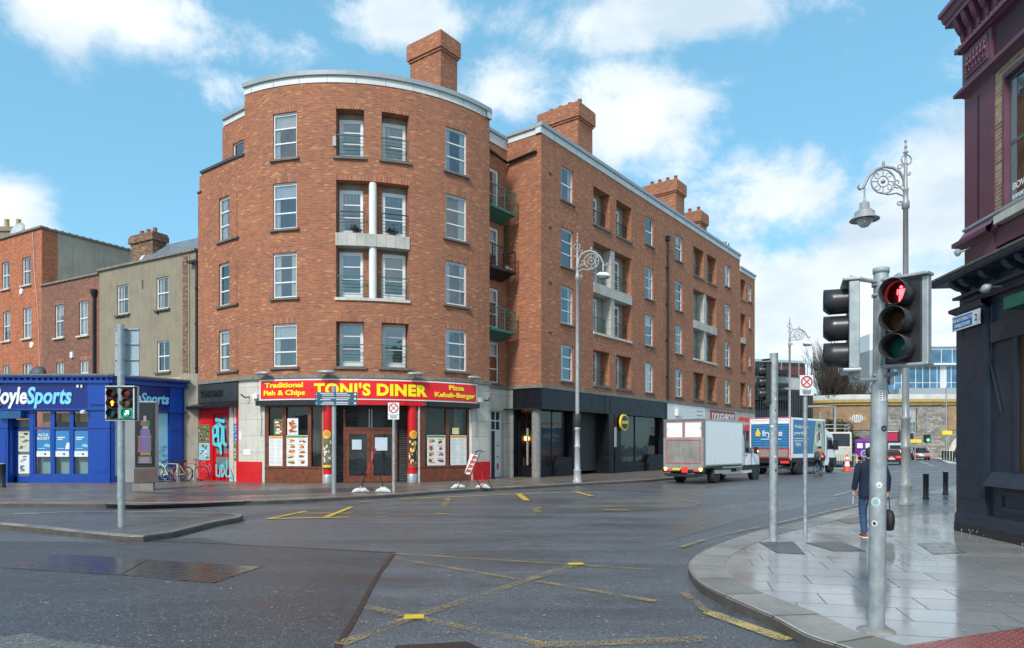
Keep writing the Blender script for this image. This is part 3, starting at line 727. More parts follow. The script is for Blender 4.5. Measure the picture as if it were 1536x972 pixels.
# wing
def span(p0, p1, w=None):
    a, c = uW(p0), uW(p1)
    if w: m_ = (a+c)/2; a, c = m_-w/2, m_+w/2
    return (a, c)
cA, cC, cD, cF = span(841.5, 860, 1.22), span(968, 980, 1.22), span(1013, 1024, 1.22), span(1087.5, 1095.5, 1.22)
ops = wins(PWg, [cA, cC, cD, cF], (0, 1, 2))
for a, c in (cA, cC, cD, cF):
    ops.append((a, c, 15.0, 16.78, .13)); dressing.append((PWg, (a+c)/2, .09, 15.0, c-a, 1.78, 'two', True, None))
WD = .62
B1, B2 = span(890, 914.5), span(924.5, 947); E1, E2 = span(1040, 1055.5), span(1060.5, 1074.5)
for (p, q) in ((B1, B2), (E1, E2)):
    for a, c in (p, q):
        for k in (0, 3): ops.append((a, c, S[k]-.02, HD[k]+.08, WD))
    ops.append((p[0], q[1], S[1]-.05, HD[2]+.02, WD))
wallgrid(wall, PWg, 0, XS, ZB, ZT, ops, None, 0, u_off=-.7, lintel=1)
G1 = (30.55, 31.85); H1 = (32.5, 33.45)
ops = [(G1[0], G1[1], 5.28, 7.28, WD), (G1[0], G1[1], 8.33, 13.3, WD), (G1[0], G1[1], 14.56, 16.3, WD), (H1[0], H1[1], 5.3, 7.2, .12), (H1[0]+.2, H1[1]-.2, 8.9, 10.0, .12), (H1[0]+.2, H1[1]-.2, 12.3, 13.5, .12), (H1[0], H1[1], 14.7, 16.2, .12)]
for o in ops[3:]: dressing.append((PWg, (o[0]+o[1])/2, .08, o[2], o[1]-o[0], o[3]-o[2], 'two' if o[3]-o[2] > 1.3 else 'small', True, None))
wallgrid(wall, PWg, XS, XE, ZB, 16.92, ops, None, 0, u_off=-.7, lintel=1)
wall.box(XS-.3, XS, .02, 8, 16.9, ZT, 0)
# loggia backs
lg = MB()
def loggia(P, spans, rows, depth, step=None, inner=.86, dbl=None, left_frac=None):
    for (a, c) in spans:
        wd = (c-a)-.16 if left_frac is None else (c-a)*left_frac
        mid = (a+c)/2 if left_frac is None else a+.1+wd/2
        for k in rows:
            z0, z1 = S[k]-.02, HD[k]+.08
            wallgrid(lg, P, a-.02, c+.02, z0-.02, z1+.02, [], step, 0) if False else None
            ribbon(lg, P, a-.03, c+.03, z0-.03, z1+.03, depth, depth+.05, 0, step, False)
            dressing.append((P, mid, depth-.075, z0+.05, wd, 2.0 if k != 3 else 1.78, 'door', False, None))
    if dbl:
        a, c = spans[0][0], spans[1][1]; ribbon(lg, P, a-.03, c+.03, S[1]-.08, HD[2]+.05, depth, depth+.05, 0, step, False)
        for z0 in (8.42, 11.2):
            for (p, q) in spans:
                wd = (q-p)-.16 if left_frac is None else (q-p)*left_frac; mid = (p+q)/2 if left_frac is None else p+.1+wd/2
                dressing.append((P, mid, depth-.075, z0, wd, 2.03, 'door', False, None))
loggia(PC, [lA, lB], (0, 3), LD, .4, dbl=True)
loggia(PWg, [B1, B2], (0, 3), WD, dbl=True, left_frac=.62)
loggia(PWg, [E1, E2], (0, 3), WD, dbl=True, left_frac=.62)
for z0, z1 in ((5.2,7.3), (8.3,13.35), (14.5,16.35)): ribbon(lg, PWg, G1[0]-.03, G1[1]+.03, z0, z1, WD, WD+.05, 0, None, False)
lg.build('loggia_back_wall', paint('pale_loggia_render', (.30,.27,.23), .85, dirt=.2), apt)
wall.build('brick_wall', [M_brick, M_soldier], apt)
# coping, fascia panels
cp = MB()
def coping(P, u0, u1, z, step=None, h1=.30, h2=.20, ov=.13):
    ribbon(cp, P, u0, u1, z, z+h1, -.03, .3, 0, step); ribbon(cp, P, u0-.02, u1+.02, z+h1, z+h1+h2, -ov, .45, 1, step)
coping(PC, US, UQ, ZT, .42); ribbon(cp, lambda u, d: (-2.70-d, 1.23+u), -.1, 2.0, ZT, ZT+.5, -.1, .3, 0)
coping(PS, 0, 3.5, ZT, None, .28, .16); ribbon(cp, PC, 0, US, 15.05, 15.17, -.08, 1.25, 2, .4)
ribbon(cp, PLf, .30, 2.78, 15.05, 15.17, -.08, 1.25, 2); ribbon(cp, PLf, -.03, .32, 14.15, 14.22, -.05, .8, 2)
coping(PRc, .0, 2.70, ZT-.35, None, .5, .15); coping(PIn, 0, 2.23, ZT, None, .30, .16); 
coping(PWg, -.1, XS+.05, ZT, None, .34, .18); coping(PWg, XS+.06, XE+.1, 16.92, None, .28, .14)
cp.build('roof_coping', [M_cap, M_capd, paint('dark_lead_cap', (.05,.055,.06), .5)], apt)
b = MB()   # panel joints
for k in range(10):
    u = 1.6+k*1.27; ribbon(b, PC, u, u+.025, ZT, ZT+.30, -.036, 0, 0, None)
for k in range(14): ribbon(b, PWg, 1.2+k*2.2, 1.225+k*2.2, ZT, ZT+.34, -.036, 0)
b.build('coping_joint', M_capd, apt)
# roofs and backs
b = MB()
pts = [PC(US+(UQ-US)*k/16, .2) for k in range(17)]
b.face([(x, y, ZT+.1) for x, y in pts]+[(-2.7, 2.3, ZT+.1), (-2.7, 12.2, ZT+.1), (-10.0, 12.2, ZT+.1), (-10.0, 8.9, ZT+.1)])
b.face([(-2.7,2.3,ZT-.1), (0,2.3,ZT-.1), (0,.2,ZT-.1), (XS,.2,ZT-.1), (XS,12,ZT-.1), (-2.7,12,ZT-.1)])
b.face([(XS,.2,16.95), (XE,.2,16.95), (XE,12,16.95), (XS,12,16.95)])
b.build('flat_roof', paint('grey_roof_felt', (.13,.14,.14), .8), apt)
b = MB()
b.box(XE-.02, XE, 0.05, 12, 0, 16.9); b.box(-11.3, XE-.02, 12.64, 12.66, 0, 14.1); b.box(-10.1, XS, 12.3, 12.6, 14.1, ZT); b.box(-11.3, -10.1, 12.3, 12.6, 14.1, 15.0)
b.build('rear_wall', M_brick, apt)
# greenish pitched roof showing in the notch
b = MB(); b.quadbox([(-2.6,2.8,ZT+.1), (-.3,3.4,ZT+.1), (-.3,6.2,ZT+1.35), (-2.6,6.2,ZT+1.35)], (0,0,.1)); b.build('pitched_roof', M_moss, apt)
b = MB(); b.quadbox([(-2.6,6.15,ZT+.1), (-.2,6.15,ZT+.1), (-.2,6.15,ZT+1.5), (-2.6,6.15,ZT+1.5)], (0,.1,0)); b.build('roof_edge', M_cap, apt)
# dark rooms behind the windows
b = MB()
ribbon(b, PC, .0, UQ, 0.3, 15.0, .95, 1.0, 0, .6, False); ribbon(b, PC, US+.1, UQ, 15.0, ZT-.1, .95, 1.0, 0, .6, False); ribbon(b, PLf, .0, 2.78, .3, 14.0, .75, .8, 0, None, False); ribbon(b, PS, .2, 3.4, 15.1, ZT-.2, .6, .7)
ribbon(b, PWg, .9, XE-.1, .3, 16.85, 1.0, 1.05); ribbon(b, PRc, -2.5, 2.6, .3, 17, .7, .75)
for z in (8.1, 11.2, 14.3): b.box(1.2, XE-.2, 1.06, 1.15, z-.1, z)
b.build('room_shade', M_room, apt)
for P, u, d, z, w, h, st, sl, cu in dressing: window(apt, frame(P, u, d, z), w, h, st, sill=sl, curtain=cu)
# balcony slabs, columns, sills of the loggias
b = MB()
ribbon(b, PC, lA[0]-.02, lB[1]+.02, 10.62, 11.18, -.06, .50, 0, .3); ribbon(b, PWg, B1[0]+.01, B2[1]+.01, 10.6, 11.18, -.05, .58); ribbon(b, PWg, E1[0]+.01, E2[1]+.01, 10.6, 11.18, -.05, .58)
ribbon(b, PWg, G1[0]+.01, G1[1]-.01, 10.75, 11.2, -.03, .58)
b.build('balcony_slab', stone('precast_panels', (.50,.48,.43), .42, 5, .016, var=.05, off=0, stain=.35), apt)
b = MB()
ribbon(b, PC, lA[0]-.05, lB[1]+.05, 8.20, 8.33, -.07, .45, 0, .3)
for p, q in ((B1, B2), (E1, E2)): ribbon(b, PWg, p[0]-.03, q[1]+.03, 8.20, 8.33, -.07, .5)
b.build('pale_sill', M_conc, apt)
b = MB()
for a, c in (lA, lB):
    for k in (0, 3): ribbon(b, PC, a-.12, c+.12, S[k]-.14, S[k]-.02, -.10, .45, 0, .3)
for a, c in (B1, B2, E1, E2):
    for k in (0, 3): ribbon(b, PWg, a-.1, c+.1, S[k]-.14, S[k]-.02, -.08, .5)
for z in (5.26, 8.3, 14.54): ribbon(b, PWg, G1[0]-.1, G1[1]+.1, z-.12, z, -.06, .5)
b.build('loggia_sill', M_sill, apt)
um = (lA[1]+lB[0])/2; p = PC(um, .16); b = MB(); b.lathe([(.17, 8.33), (.17, 10.62)], 18, 0, (p[0], p[1], 0)); b.lathe([(.17, 11.18), (.17, 13.49)], 18, 0, (p[0], p[1], 0)); b.build('round_column', M_white2, apt)
b = MB(); hw = .18
for (p, q) in ((B1, B2), (E1, E2)):
    m_ = (p[1]+q[0])/2+.03; b.box(m_-.22, m_+.22, .03, .60, 8.34, 10.6); b.box(m_-.22, m_+.22, .03, .60, 11.18, 13.5)
b.build('stone_pier', stone('pier_blocks', (.50,.48,.43), 2, .55, .02, var=.05, off=0, stain=.3), apt)
# brick wall backing between curved doors
b = MB(); ribbon(b, PC, um-.45, um+.45, 8.33, 10.62, LD-.13, LD-.01, 0, .3); ribbon(b, PC, um-.45, um+.45, 11.18, 13.5, LD-.13, LD-.01, 0, .3); b.build('brick_pier', M_brick, apt)
# railings
for a, c in (lA, lB):
    for k, z, m in ((0, 5.3, M_green), (1, 8.34, M_green), (2, 11.2, M_rail), (3, 14.58, M_green)): railing(apt, frame(PC, (a+c)/2, .12, z), c-a-.02, .95, m)
for i, (a, c) in enumerate((B1, B2, E1, E2)):
    for k, z in ((0, 5.3), (1, 8.34), (2, 11.2), (3, 14.58)): railing(apt, frame(PWg, (a+c)/2, .34, z), c-a-.02, .95, M_rail if (i, k) in ((1, 1), (0, 3), (1, 3)) else M_green)
# projecting balconies in the recess
def balcony(z, m, mslab):
    b = MB(); x0, x1, y0, y1 = -2.5, .0-.38, 1.33, 2.20
    b.quadbox([(x0,y0,z-.02), (x1,y0,z-.02), (x1,y0,z-.16), (x1-.05,y0+.3,z-.34), (x0,y0+.3,z-.34)], (0,0,0)) if False else None
    b.box(x0, x1, y0, y1, z-.14, z); b.quadbox([(x0,y0+.12,z-.141), (x0,y1,z-.141), (x0,y1,z-.45)], (x1-x0-.1, 0, 0))
    f = b.build('balcony', mslab, apt)
    r = MB(); r.box(x0, x1, y0+.01, y0+.05, z+1.0, z+1.05); r.box(x1-.045, x1-.005, y0+.05, y1, z+1.0, z+1.05)
    for x in (x1-.04, x1-.95, x0+.2): r.box(x-.02, x+.03, y0+.01, y0+.05, z, z+1.0)
    for k in range(1, 7): r.tube([(x0, y0+.03, z+k*.145), (x1-.02, y0+.03, z+k*.145)], .009, 5); r.tube([(x1-.02, y0+.03, z+k*.145), (x1-.02, y1, z+k*.145)], .009, 5)
    r.build('railing', m, f)
balcony(13.82, M_green, M_green); balcony(10.8, M_black, M_black); balcony(7.68, M_green, M_green)
# climbing plant on the middle balcony
iv = MB(); r = random.Random(3)
for i in range(420):
    z = 10.9+2.6*r.random()**1.1; x = -.14-.28*r.random()*(1.2-(z-10.9)/3.2); y = 2.12-.22*r.random()
    a = r.uniform(0, 6.28); s = r.uniform(.02, .045); d = Vector((cos(a), -.5, sin(a))).normalized(); e = d.cross(Vector((0, 1, .3))).normalized(); p = Vector((x, y, z))
    iv.face([p-d*s, p+e*s*.6, p+d*s, p-e*s*.6])
for i in range(5): iv.tube([(-.1-.05*i, 2.15, 10.85), (-.12-.03*i, 2.17, 12.2), (-.08-.05*i, 2.18, 13.5)], .009, 4, 1)
plant = iv.build('climbing_plant', [paint('ivy_leaf', (.10,.085,.03), .7, var=.4, scale=8), M_wood]); plant.parent = None
plant.matrix_world = T(C0) @ RZ(LA); tag(plant, 'thin brownish climbing plant growing up the recess beside the black balcony', 'plant')
pb = MB()
for x_, s_, lb in ((-.80, 1.0, 'larger cream flower pot on the black balcony of the recess'), (-.52, .8, 'smaller cream flower pot at the very end of the black balcony')):
    pb = MB(); pb.lathe([(.09*s_, 0), (.13*s_, .22*s_), (.14*s_, .24*s_), (.11*s_, .24*s_), (.10*s_, .20*s_)], 12, 0, (x_, 1.6, 10.802))
    o = pb.build('flower_pot', paint('cream_pot', (.5,.46,.38), .8)); o.matrix_world = T(C0) @ RZ(LA); tag(o, lb, 'flower pot', 'flower pots on the balcony')
for u_, lb in (((lA[0]+lA[1])/2+.2, 'dark leafy potted plant behind the rail of the left third floor loggia'), ((lB[0]+lB[1])/2-.1, 'dark leafy potted plant behind the rail of the right third floor loggia')):
    pq = PC(u_, .30); b = MB(); r = random.Random(int(u_*10))
    for i in range(160):
        d = Vector((r.gauss(0,1), r.gauss(0,1), r.gauss(0,1))).normalized()*r.uniform(.03,.07); e = d.orthogonal()*.6; p_ = Vector((r.gauss(0,.17), r.gauss(0,.07), .22+abs(r.gauss(0,.11)))); b.face([p_-d, p_+e, p_+d, p_-e])
    tt = thing('potted_plant', lb, 'plant', C0+DV*pq[0]+NV*pq[1]+Vector((0,0,11.182)), LA, 'potted plants on the loggias'); b.build('foliage', paint('dark_green_leaf', (.03,.04,.02), .8, var=.4), tt)
    b = MB(); b.lathe([(.09,0), (.12,.2), (.10,.2)], 10); b.build('pot', M_dark, tt)
# pipes
b = MB(); xd = uW(999.5); b.tube([(xd, -.12, 4.95), (xd, -.12, 16.0)], .075, 8); b.box(xd-.16, xd+.16, -.28, -.0, 15.9, 16.2)
for z in (6.5, 9, 11.5, 14): b.box(xd-.12, xd+.12, -.2, .0, z, z+.09)
b.build('downpipe', M_black, apt)
b = MB(); b.tube([(-2.0, 2.12, 17.0), (-.15, 2.1, 16.75), (-.12, 2.0, 16.75), (-.12, .35, 16.9)], .075, 8); b.tube([(-.12, .33, 16.9), (-.04, .3, 16.88)], .09, 8); b.build('drain_pipe', M_black, apt)
# vents and alarm
b = MB()
for z in (15.9, 13.1, 10.2, 7.6): b.box(.7, .95, -.012, .0, z, z+.14)
b.build('air_vent', M_dark, apt)
b = MB(); M_ = frame(PC, uC(502), 0, 15.0); b.box(-.07, .07, -.07, 0, 0, .42, 0, M_); b.build('intercom_box', paint('grey_plastic', (.4,.38,.35), .5), apt)
# chimneys (top parts of the roof)
def chimney(px, Y, l, r, ztop, pots, zb=17.6):
    o = at(px, Y); p = Matrix.Rotation(-LA, 2) @ Vector((o.x-C0.x, o.y-C0.y)); x, y = p
    b = MB(); b.box(x, x+r, y, y+l, zb, ztop-1.0); b.box(x-.07, x+r+.07, y-.07, y+l+.07, ztop-1.0, ztop-.88); b.box(x-.14, x+r+.14, y-.14, y+l+.14, ztop-.88, ztop-.08); b.box(x-.08, x+r+.08, y-.08, y+l+.08, ztop-.08, ztop)
    c = b.build('chimney', M_brick, apt)
    for k in range(pots):
        q = MB(); q.lathe([(.13, 0), (.12, .42), (.145, .44), (.145, .5), (.10, .5), (.09, .3)], 10, 0, (x+r*.45, y+l*(k+.5)/pots, ztop)); q.build('chimney_pot', paint('terracotta', (.36,.13,.07), .8), c)
chimney(661, 35.3, 2.2, 1.28, zat(40, 35), 0); chimney(867, 40, 2.68, 1.66, zat(152, 40), 4); chimney(1014, 50.5, 2.55, 1.52, zat(268, 50.5), 4); chimney(1050, 54.3, 2.2, 1.4, zat(315, 54.3), 3)
p = Matrix.Rotation(-LA, 2) @ Vector((at(1092, 60).x-C0.x, 60-C0.y)); b = MB(); x, y = p; zt = zat(362, 60)
b.quadbox([(x-.6,y,17.9), (x+.6,y,17.9), (x+.6,y,zt-.7), (x,y,zt), (x-.6,y,zt-.7)], (0,2,0)); b.build('dormer', M_slate, apt)
b = MB(); b.quadbox([(x-.7,y-.06,zt-.8), (x-.6,y-.06,zt-.8), (x,y-.06,zt-.1), (x+.6,y-.06,zt-.8), (x+.7,y-.06,zt-.8), (x,y-.06,zt+.03)], (0,.06,0)); b.build('bargeboard', M_white2, apt)
# ================================================================ ground floor of the block
def PG(u, d): return PLf(u+2.78, d) if u < 0 else PC(u, d)
def uG(px): return uC(px) if px > 366 else uL(px)-2.78
UE = UQ
oW1 = (uG(397), uG(484)); oD = (uG(484)+.02, uG(628)-.02); oW2 = (uG(630), uG(708))
b = MB()
wallgrid(b, PC, 0, UQ, .10, 4.78, [(oW1[0], oW1[1], .12, 3.62, .25), (oD[0], oD[1], .12, 3.62, .25), (oW2[0], oW2[1], .12, 3.62, .25)], .42, 0, u_off=.2)
uj = uG(357); wallgrid(b, PG, uj, 0, .10, 4.78, [], None, 0)
dr = (max(uR(739.5), .05), uR(756)); wallgrid(b, PRc, -1.5, 2.70, .10, 4.78, [(dr[0]-.9, dr[1], .12, 3.62, .25)], None, 0)
wallgrid(b, lambda u, d: (-2.70-d, 1.23+u), 0, 1.0, .10, 4.78, [], None, 0); wallgrid(b, PIn, 0, .45, .10, 4.78, [], None, 0)
b.build('stone_cladding', M_clad, apt)
b = MB(); ribbon(b, PG, -2.78, 0, 4.76, 4.92, -.10, .1); ribbon(b, PC, 0, UQ, 4.76, 4.92, -.13, .1, 0, .42); ribbon(b, PRc, 0, 2.7, 4.76, 4.92, -.08, .1); ribbon(b, PIn, 0, 2.23, 4.76, 4.92, -.08, .1); ribbon(b, PWg, -.08, XE, 4.74, 4.92, -.09, .1)
b.build('string_course', M_concd2, apt)
b = MB(); ribbon(b, PG, uj, uG(393), .12, 1.05, -.05, .02, 0, .4); ribbon(b, PC, uG(709.5), UQ, .12, 1.0, -.05, .02, 0, .4); b.build('red_plinth', M_red, apt)
# side entrance in red
b = MB(); d0, d1 = uG(319), uG(350)
wallgrid(b, PG, -2.78, uj, .10, 3.85, [(d0, d1, .12, 3.3, .10)], None, 0); b.build('red_entrance_wall', M_red, apt)
b = MB(); ribbon(b, PG, -2.78, uj, 3.85, 4.76, -.06, .05); f = b.build('dark_fascia', paint('charcoal_fascia', (.03,.034,.04), .5, var=.3, dirt=.1), apt)
text("TONI'S DINER", .42, paint('faded_lettering', (.008,.008,.010), .7), f, frame(PG, -1.44, -.068, 4.12), .012, .01, sxy=(.74, 1))
b = MB(); A = frame(PG, -2.78, -.4, 0); w_ = uj+2.78
b.quadbox([(-.15,-.12,3.55), (-.15,.40,3.55), (-.15,.40,3.84), (-.15,.1,3.76), (-.15,-.12,3.66)], (w_+.15,0,0), 0) ; 
for o in (0,):
    b.v = [tuple(A @ Vector(p)) for p in b.v]
b.build('roller_awning_box', M_black, apt)
b = MB(); A = frame(PG, d0, .08, .12); w_ = d1-d0
b.box(0, .12, 0, .06, 0, 3.15, 0, A); b.box(w_-.12, w_, 0, .06, 0, 3.15, 0, A); b.box(.12, w_-.12, 0, .06, 3.0, 3.15, 0, A); b.box(.12, w_-.12, 0, .06, 1.15, 1.3, 0, A); b.box(.12, w_-.12, 0, .06, 0, .55, 0, A)
for k in (.36, .64): b.box(w_*k-.03, w_*k+.03, .005, .06, 1.3, 3.0, 0, A)
dd_ = b.build('side_door', M_red, apt)
b = MB(); b.box(.1, w_-.1, .03, .05, .5, 1.2, 0, A); b.box(.1, w_-.1, .03, .05, 1.2, 3.05, 0, A); b.build('pane', paint('dusty_glass', (.17,.22,.22), .3, var=.4), dd_)
M_graf = paint('cyan_spray_paint', (.12,.55,.62), .6, var=.25, scale=8)
def strokes(name, m, parent, A, lines, r=.035):
    b = MB()
    for L in lines:
        for i in range(len(L)-1):
            p, q = Vector((L[i][0], 0, L[i][1])), Vector((L[i+1][0], 0, L[i+1][1])); t = (q-p).normalized()*r; n = Vector((-t.z, 0, t.x))
            b.face([A @ (v+Vector((0, -.001*i, 0))) for v in (p-t+n*.2, p-t*.3-n, q+t*.3-n, q+t-n*.2, q+t*.3+n, p-t*.3+n)])
    return b.build(name, m, parent)
A2 = frame(PG, d0-.1, -.012, .12)
strokes('graffiti', M_graf, dd_, A2, [[(.15,2.5),(.2,1.75),(.45,1.7)],[(.15,2.5),(.5,2.6),(.5,2.15),(.22,2.1)],[(.6,2.75),(.62,1.7)],[(.6,2.75),(.95,2.5),(.9,1.8),(.62,1.65)],[(1.05,2.5),(1.1,1.75),(1.3,1.7)],[(.4,2.9),(1.1,2.8)],[(.8,1.7),(.85,1.3)]], .085)
strokes('graffiti', M_graf, dd_, frame(PG, d0+.1, -.05, .12), [[(.3,.75),(.32,.25),(.6,.2),(.65,.7)],[(.8,.75),(.8,.2),(1.05,.4),(.95,.7),(.75,.75)],[(1.2,.95),(1.15,.25),(1.55,.2)],[(1.5,.55),(1.7,.1)]], .05)
strokes('graffiti', paint('pink_chalk', (.62,.25,.30), .7), apt, frame(PG, -2.55, -.012, .12), [[(.3,.9),(.1,.8),(.3,.55),(.1,.4)],[(.42,.95),(.42,.4)],[(.42,.65),(.6,.7),(.6,.4)],[(.72,.6),(.85,.8),(.98,.6),(.85,.35),(.72,.6)]], .018)
def patch(name, parent, A, w, h, base, cols, n, seed, bmin=.02, bmax=.08, dy=-.004):
    """small printed picture: base panel with irregular coloured shapes"""
    r = random.Random(seed); b = MB(); mats = [base]+cols
    b.box(0, w, 0, .008, 0, h, 0, A)
    for i in range(n):
        x, z = r.uniform(bmax, w-bmax), r.uniform(bmax*.6, h-bmax*.6); a, c = r.uniform(bmin, bmax), r.uniform(bmin, bmax)*.6; k0 = r.uniform(0, 1)
        b.face([A @ Vector((x+a*cos(k0+k*pi/4), dy-.0004*i, z+c*sin(k0+k*pi/4)*r.uniform(.7, 1))) for k in range(8)], 1+r.randrange(len(cols)))
    return b.build(name, mats, parent)
pg = lambda n, c: paint('print_'+n, c, .5, var=.05)
P_br, P_gr, P_or, P_wh, P_sk, P_rd, P_bk, P_gy = pg('brown', (.20,.08,.03)), pg('green', (.10,.25,.04)), pg('orange', (.75,.28,.03)), pg('white', (.74,.74,.72)), pg('sky', (.28,.55,.66)), pg('red', (.55,.03,.02)), pg('black', (.03,.03,.03)), pg('grey', (.35,.36,.37))
P_yl = pg('yellow', (.85,.60,.05)); P_gn = pg('leafy', (.16,.17,.07)); P_sb = pg('blue', (.02,.17,.42))
Ap = frame(PG, -2.68, -.012, 0)
patch('painted_panel', apt, Ap @ T((0, 0, 1.95)), .98, .85, P_gn, [P_gr, P_br, P_wh, P_gy, P_bk], 60, 1)
patch('painted_panel', apt, Ap @ T((0, 0, 1.08)), .98, .83, P_sk, [P_wh, P_gr, P_br, P_sk, P_gn], 26, 2, .05, .14)
Ap = frame(PG, uG(350.5), -.012, 0); patch('painted_panel', apt, Ap @ T((0, 0, 1.95)), .26, .85, P_sb, [P_sk, P_wh], 16, 3, .02, .06); patch('painted_panel', apt, Ap @ T((0, 0, 1.08)), .26, .83, P_gn, [P_gr, P_sk, P_wh], 18, 4, .03, .07)
# paper notices on the pier
b = MB(); A = frame(PG, uG(357.5), -.01, 0); b.box(0, .22, 0, .006, 2.05, 2.45, 0, A); A = frame(PG, uG(372), -.01, 0); b.box(-.3, .2, 0, .006, 1.35, 1.62, 0, A); b.build('paper_notice', P_wh, apt)
# the sign
b = MB(); s0, s1 = uG(393), uG(712.5)
ribbon(b, PC, s0, s1, 3.80, 4.72, -.14, .0, 1, .4); ribbon(b, PC, s0+.06, s1-.06, 3.86, 4.66, -.155, -.139, 0, .4)
sg = b.build('shop_sign', [M_redsign, M_white2], apt)
def onC(u0, dd=-.165):
    def fn(p):
        x, y = PC(u0+p.x, dd+p.y); return Vector((x, y, p.z))
    return fn
M_shade = paint('letter_shadow_red', (.18,.0,.004), .4)
uc = (uG(473)+uG(640))/2
import functools
def toni(s, size, u, z, off=.0, wx=1.0, m=None):
    text(s, size, m or M_yellow, sg, None, .008, off, 0, 'CENTER', lambda p: onC(u)(Vector((p.x, p.y, p.z+z))), sxy=(wx, 1))
def fit(s, size, px0, px1, z, off=.0, m=None, sp=1.0):
    """word fitted between two photograph columns, in the drawn order of its letters"""
    u0, u1 = uG(px0), uG(px1)
    o = text(s, size, m or M_yellow, sg, None, .008, off, 0, 'LEFT', None, space=sp)
    xs = [v.co.x for v in o.data.vertices]; a, c = min(xs), max(xs)
    for v in o.data.vertices:
        x = (v.co.x-a)/(c-a)*(u1-u0); q = PC(u0+x, -.167+v.co.y); v.co = Vector((q[0], q[1], v.co.z+z))
    return o
fit("TONI'S", .70, 473, 556, 4.01, .030, sp=1.08); fit("DINER", .68, 565, 639, 4.02, .036, sp=1.1)
fit("Traditional", .30, 401, 457, 4.36, .011); fit("Fish & Chips", .30, 399.5, 460, 4.02, .011)
fit("Pizza", .30, 671, 693, 4.36, .011); fit("Kebab-Burger", .30, 650, 709, 4.02, .011)
b = MB(); ribbon(b, PC, s0-.1, uG(487), 3.56, 3.78, -.30, .0, 0, .4); ribbon(b, PC, uG(640), s1+.03, 3.56, 3.78, -.30, .0, 0, .4); b.build('shutter_box', M_black, apt)
b = MB(); ribbon(b, PC, uG(488), uG(634), 3.58, 3.79, -.12, .0, 0, .4); b.build('red_lintel', M_red, apt)
def chord(u0, u1, d0, d1=None):
    p, q = Vector(PC(u0, d0)), Vector(PC(u1, d0 if d1 is None else d1)); return T((p.x, p.y, 0)) @ RZ(atan2(q.y-p.y, q.x-p.x)), (q-p).length
def shopwin(u0, u1, posts, poster_fn, inner):
    A, L = chord(u0, u1, .10)
    b = MB(); b.box(0, L, -.06, .06, .12, .78, 0, A); b.box(-.02, L+.02, -.10, .08, .78, .84, 0, A); b.box(0, L, -.02, .06, 3.50, 3.62, 0, A)
    for f0, f1 in posts: b.box(L*f0, L*f1, -.05, .07, .84, 3.5, 0, A)
    w = b.build('shop_window', M_wood, apt)
    b = MB(); b.face([A @ Vector(p) for p in ((0,.03,.84), (L,.03,.84), (L,.03,3.5), (0,.03,3.5))]); b.build('pane', M_shopglass, w)
    return A, L, w
A, L, w = shopwin(*oW1, [(0,.05), (.30,.36), (.74,.80), (.97,1.0)], None, 0)
def menu(parent, M, w_, h_, hdr, seed, pics=True, rows=5):
    b = MB(); b.box(0, w_, 0, .008, 0, h_, 0, M); b.box(.02, w_-.02, -.002, 0, h_*.92, h_*.985, 1, M)
    r = random.Random(seed)
    for i in range(rows):
        for j in range(2):
            x0 = .05+j*w_*.5; z0 = .06+i*h_*.86/rows; cw, ch = w_*.40, h_*.86/rows
            if pics:
                for q in range(5):
                    cx, cz = x0+cw*r.uniform(.25, .75), z0+ch*r.uniform(.25, .6); a, c = cw*r.uniform(.12, .30), ch*r.uniform(.1, .26)
                    b.face([M @ Vector((cx+a*cos(k*pi/4), -.002-.0004*q, cz+c*sin(k*pi/4))) for k in range(8)], 2+r.randrange(4))
                b.box(x0, x0+cw*.8, -.002, 0, z0+ch*.78, z0+ch*.86, 2+r.randrange(4), M)
            else:
                for q in range(3): b.box(x0, x0+cw*r.uniform(.6, 1), -.002, 0, z0+ch*(.15+.28*q), z0+ch*(.22+.28*q), 6, M)
    return b.build('menu_poster', [P_wh, hdr, P_br, P_or, P_gr, P_rd, P_gy], parent)
o = menu(w, A @ T((L*.055, -.03, .86)), L*.24, 1.35, P_or, 5, False, 6); menu(w, A @ T((L*.365, -.03, .86)), L*.37, 1.38, P_gr, 6)
patch('picture_poster', w, A @ T((L*.14, -.01, 2.26)), L*.17, .70, P_gr, [P_br, P_rd, P_wh, P_or, P_br], 22, 8, .04, .13); patch('picture_poster', w, A @ T((L*.375, -.01, 2.26)), L*.19, .74, P_wh, [P_br, P_rd, P_gr, P_rd, P_or], 24, 9, .04, .13)
A, L, w = shopwin(*oW2, [(0,.10), (.50,.56), (.93,.96)], None, 0)
menu(w, A @ T((L*.14, -.03, .86)), L*.35, 1.40, P_gr, 15, True, 4); menu(w, A @ T((L*.59, -.03, .86)), L*.32, 1.40, P_or, 16, False, 7)
b = MB(); b.box(L*.63, L*.76, -.01, 0, 2.32, 2.62, 0, A); b.build('paper_notice', pg('pale yellow', (.72,.70,.30)), w)
b = MB(); b.box(L*.955, L*1.0, -.04, .05, .84, 3.5, 0, A); b.build('white_jamb', M_white2, w)
# rooms behind the shop windows
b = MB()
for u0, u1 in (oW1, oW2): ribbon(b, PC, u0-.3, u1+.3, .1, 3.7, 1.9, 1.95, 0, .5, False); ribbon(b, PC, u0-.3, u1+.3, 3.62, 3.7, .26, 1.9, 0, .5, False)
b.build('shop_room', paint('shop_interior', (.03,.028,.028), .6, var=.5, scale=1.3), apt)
b = MB(); r = random.Random(4)
for u0, u1 in (oW1, oW2):
    for k in range(7):
        u = u0+(u1-u0)*(k+.5)/7; A_ = frame(PC, u, 1.5, 0); b.box(-.2, .2, 0, .3, .9+r.random(), 1.6+r.random()*.8, k % 3, A_)
b.build('shop_counter', [P_gy, P_bk, P_br], apt)
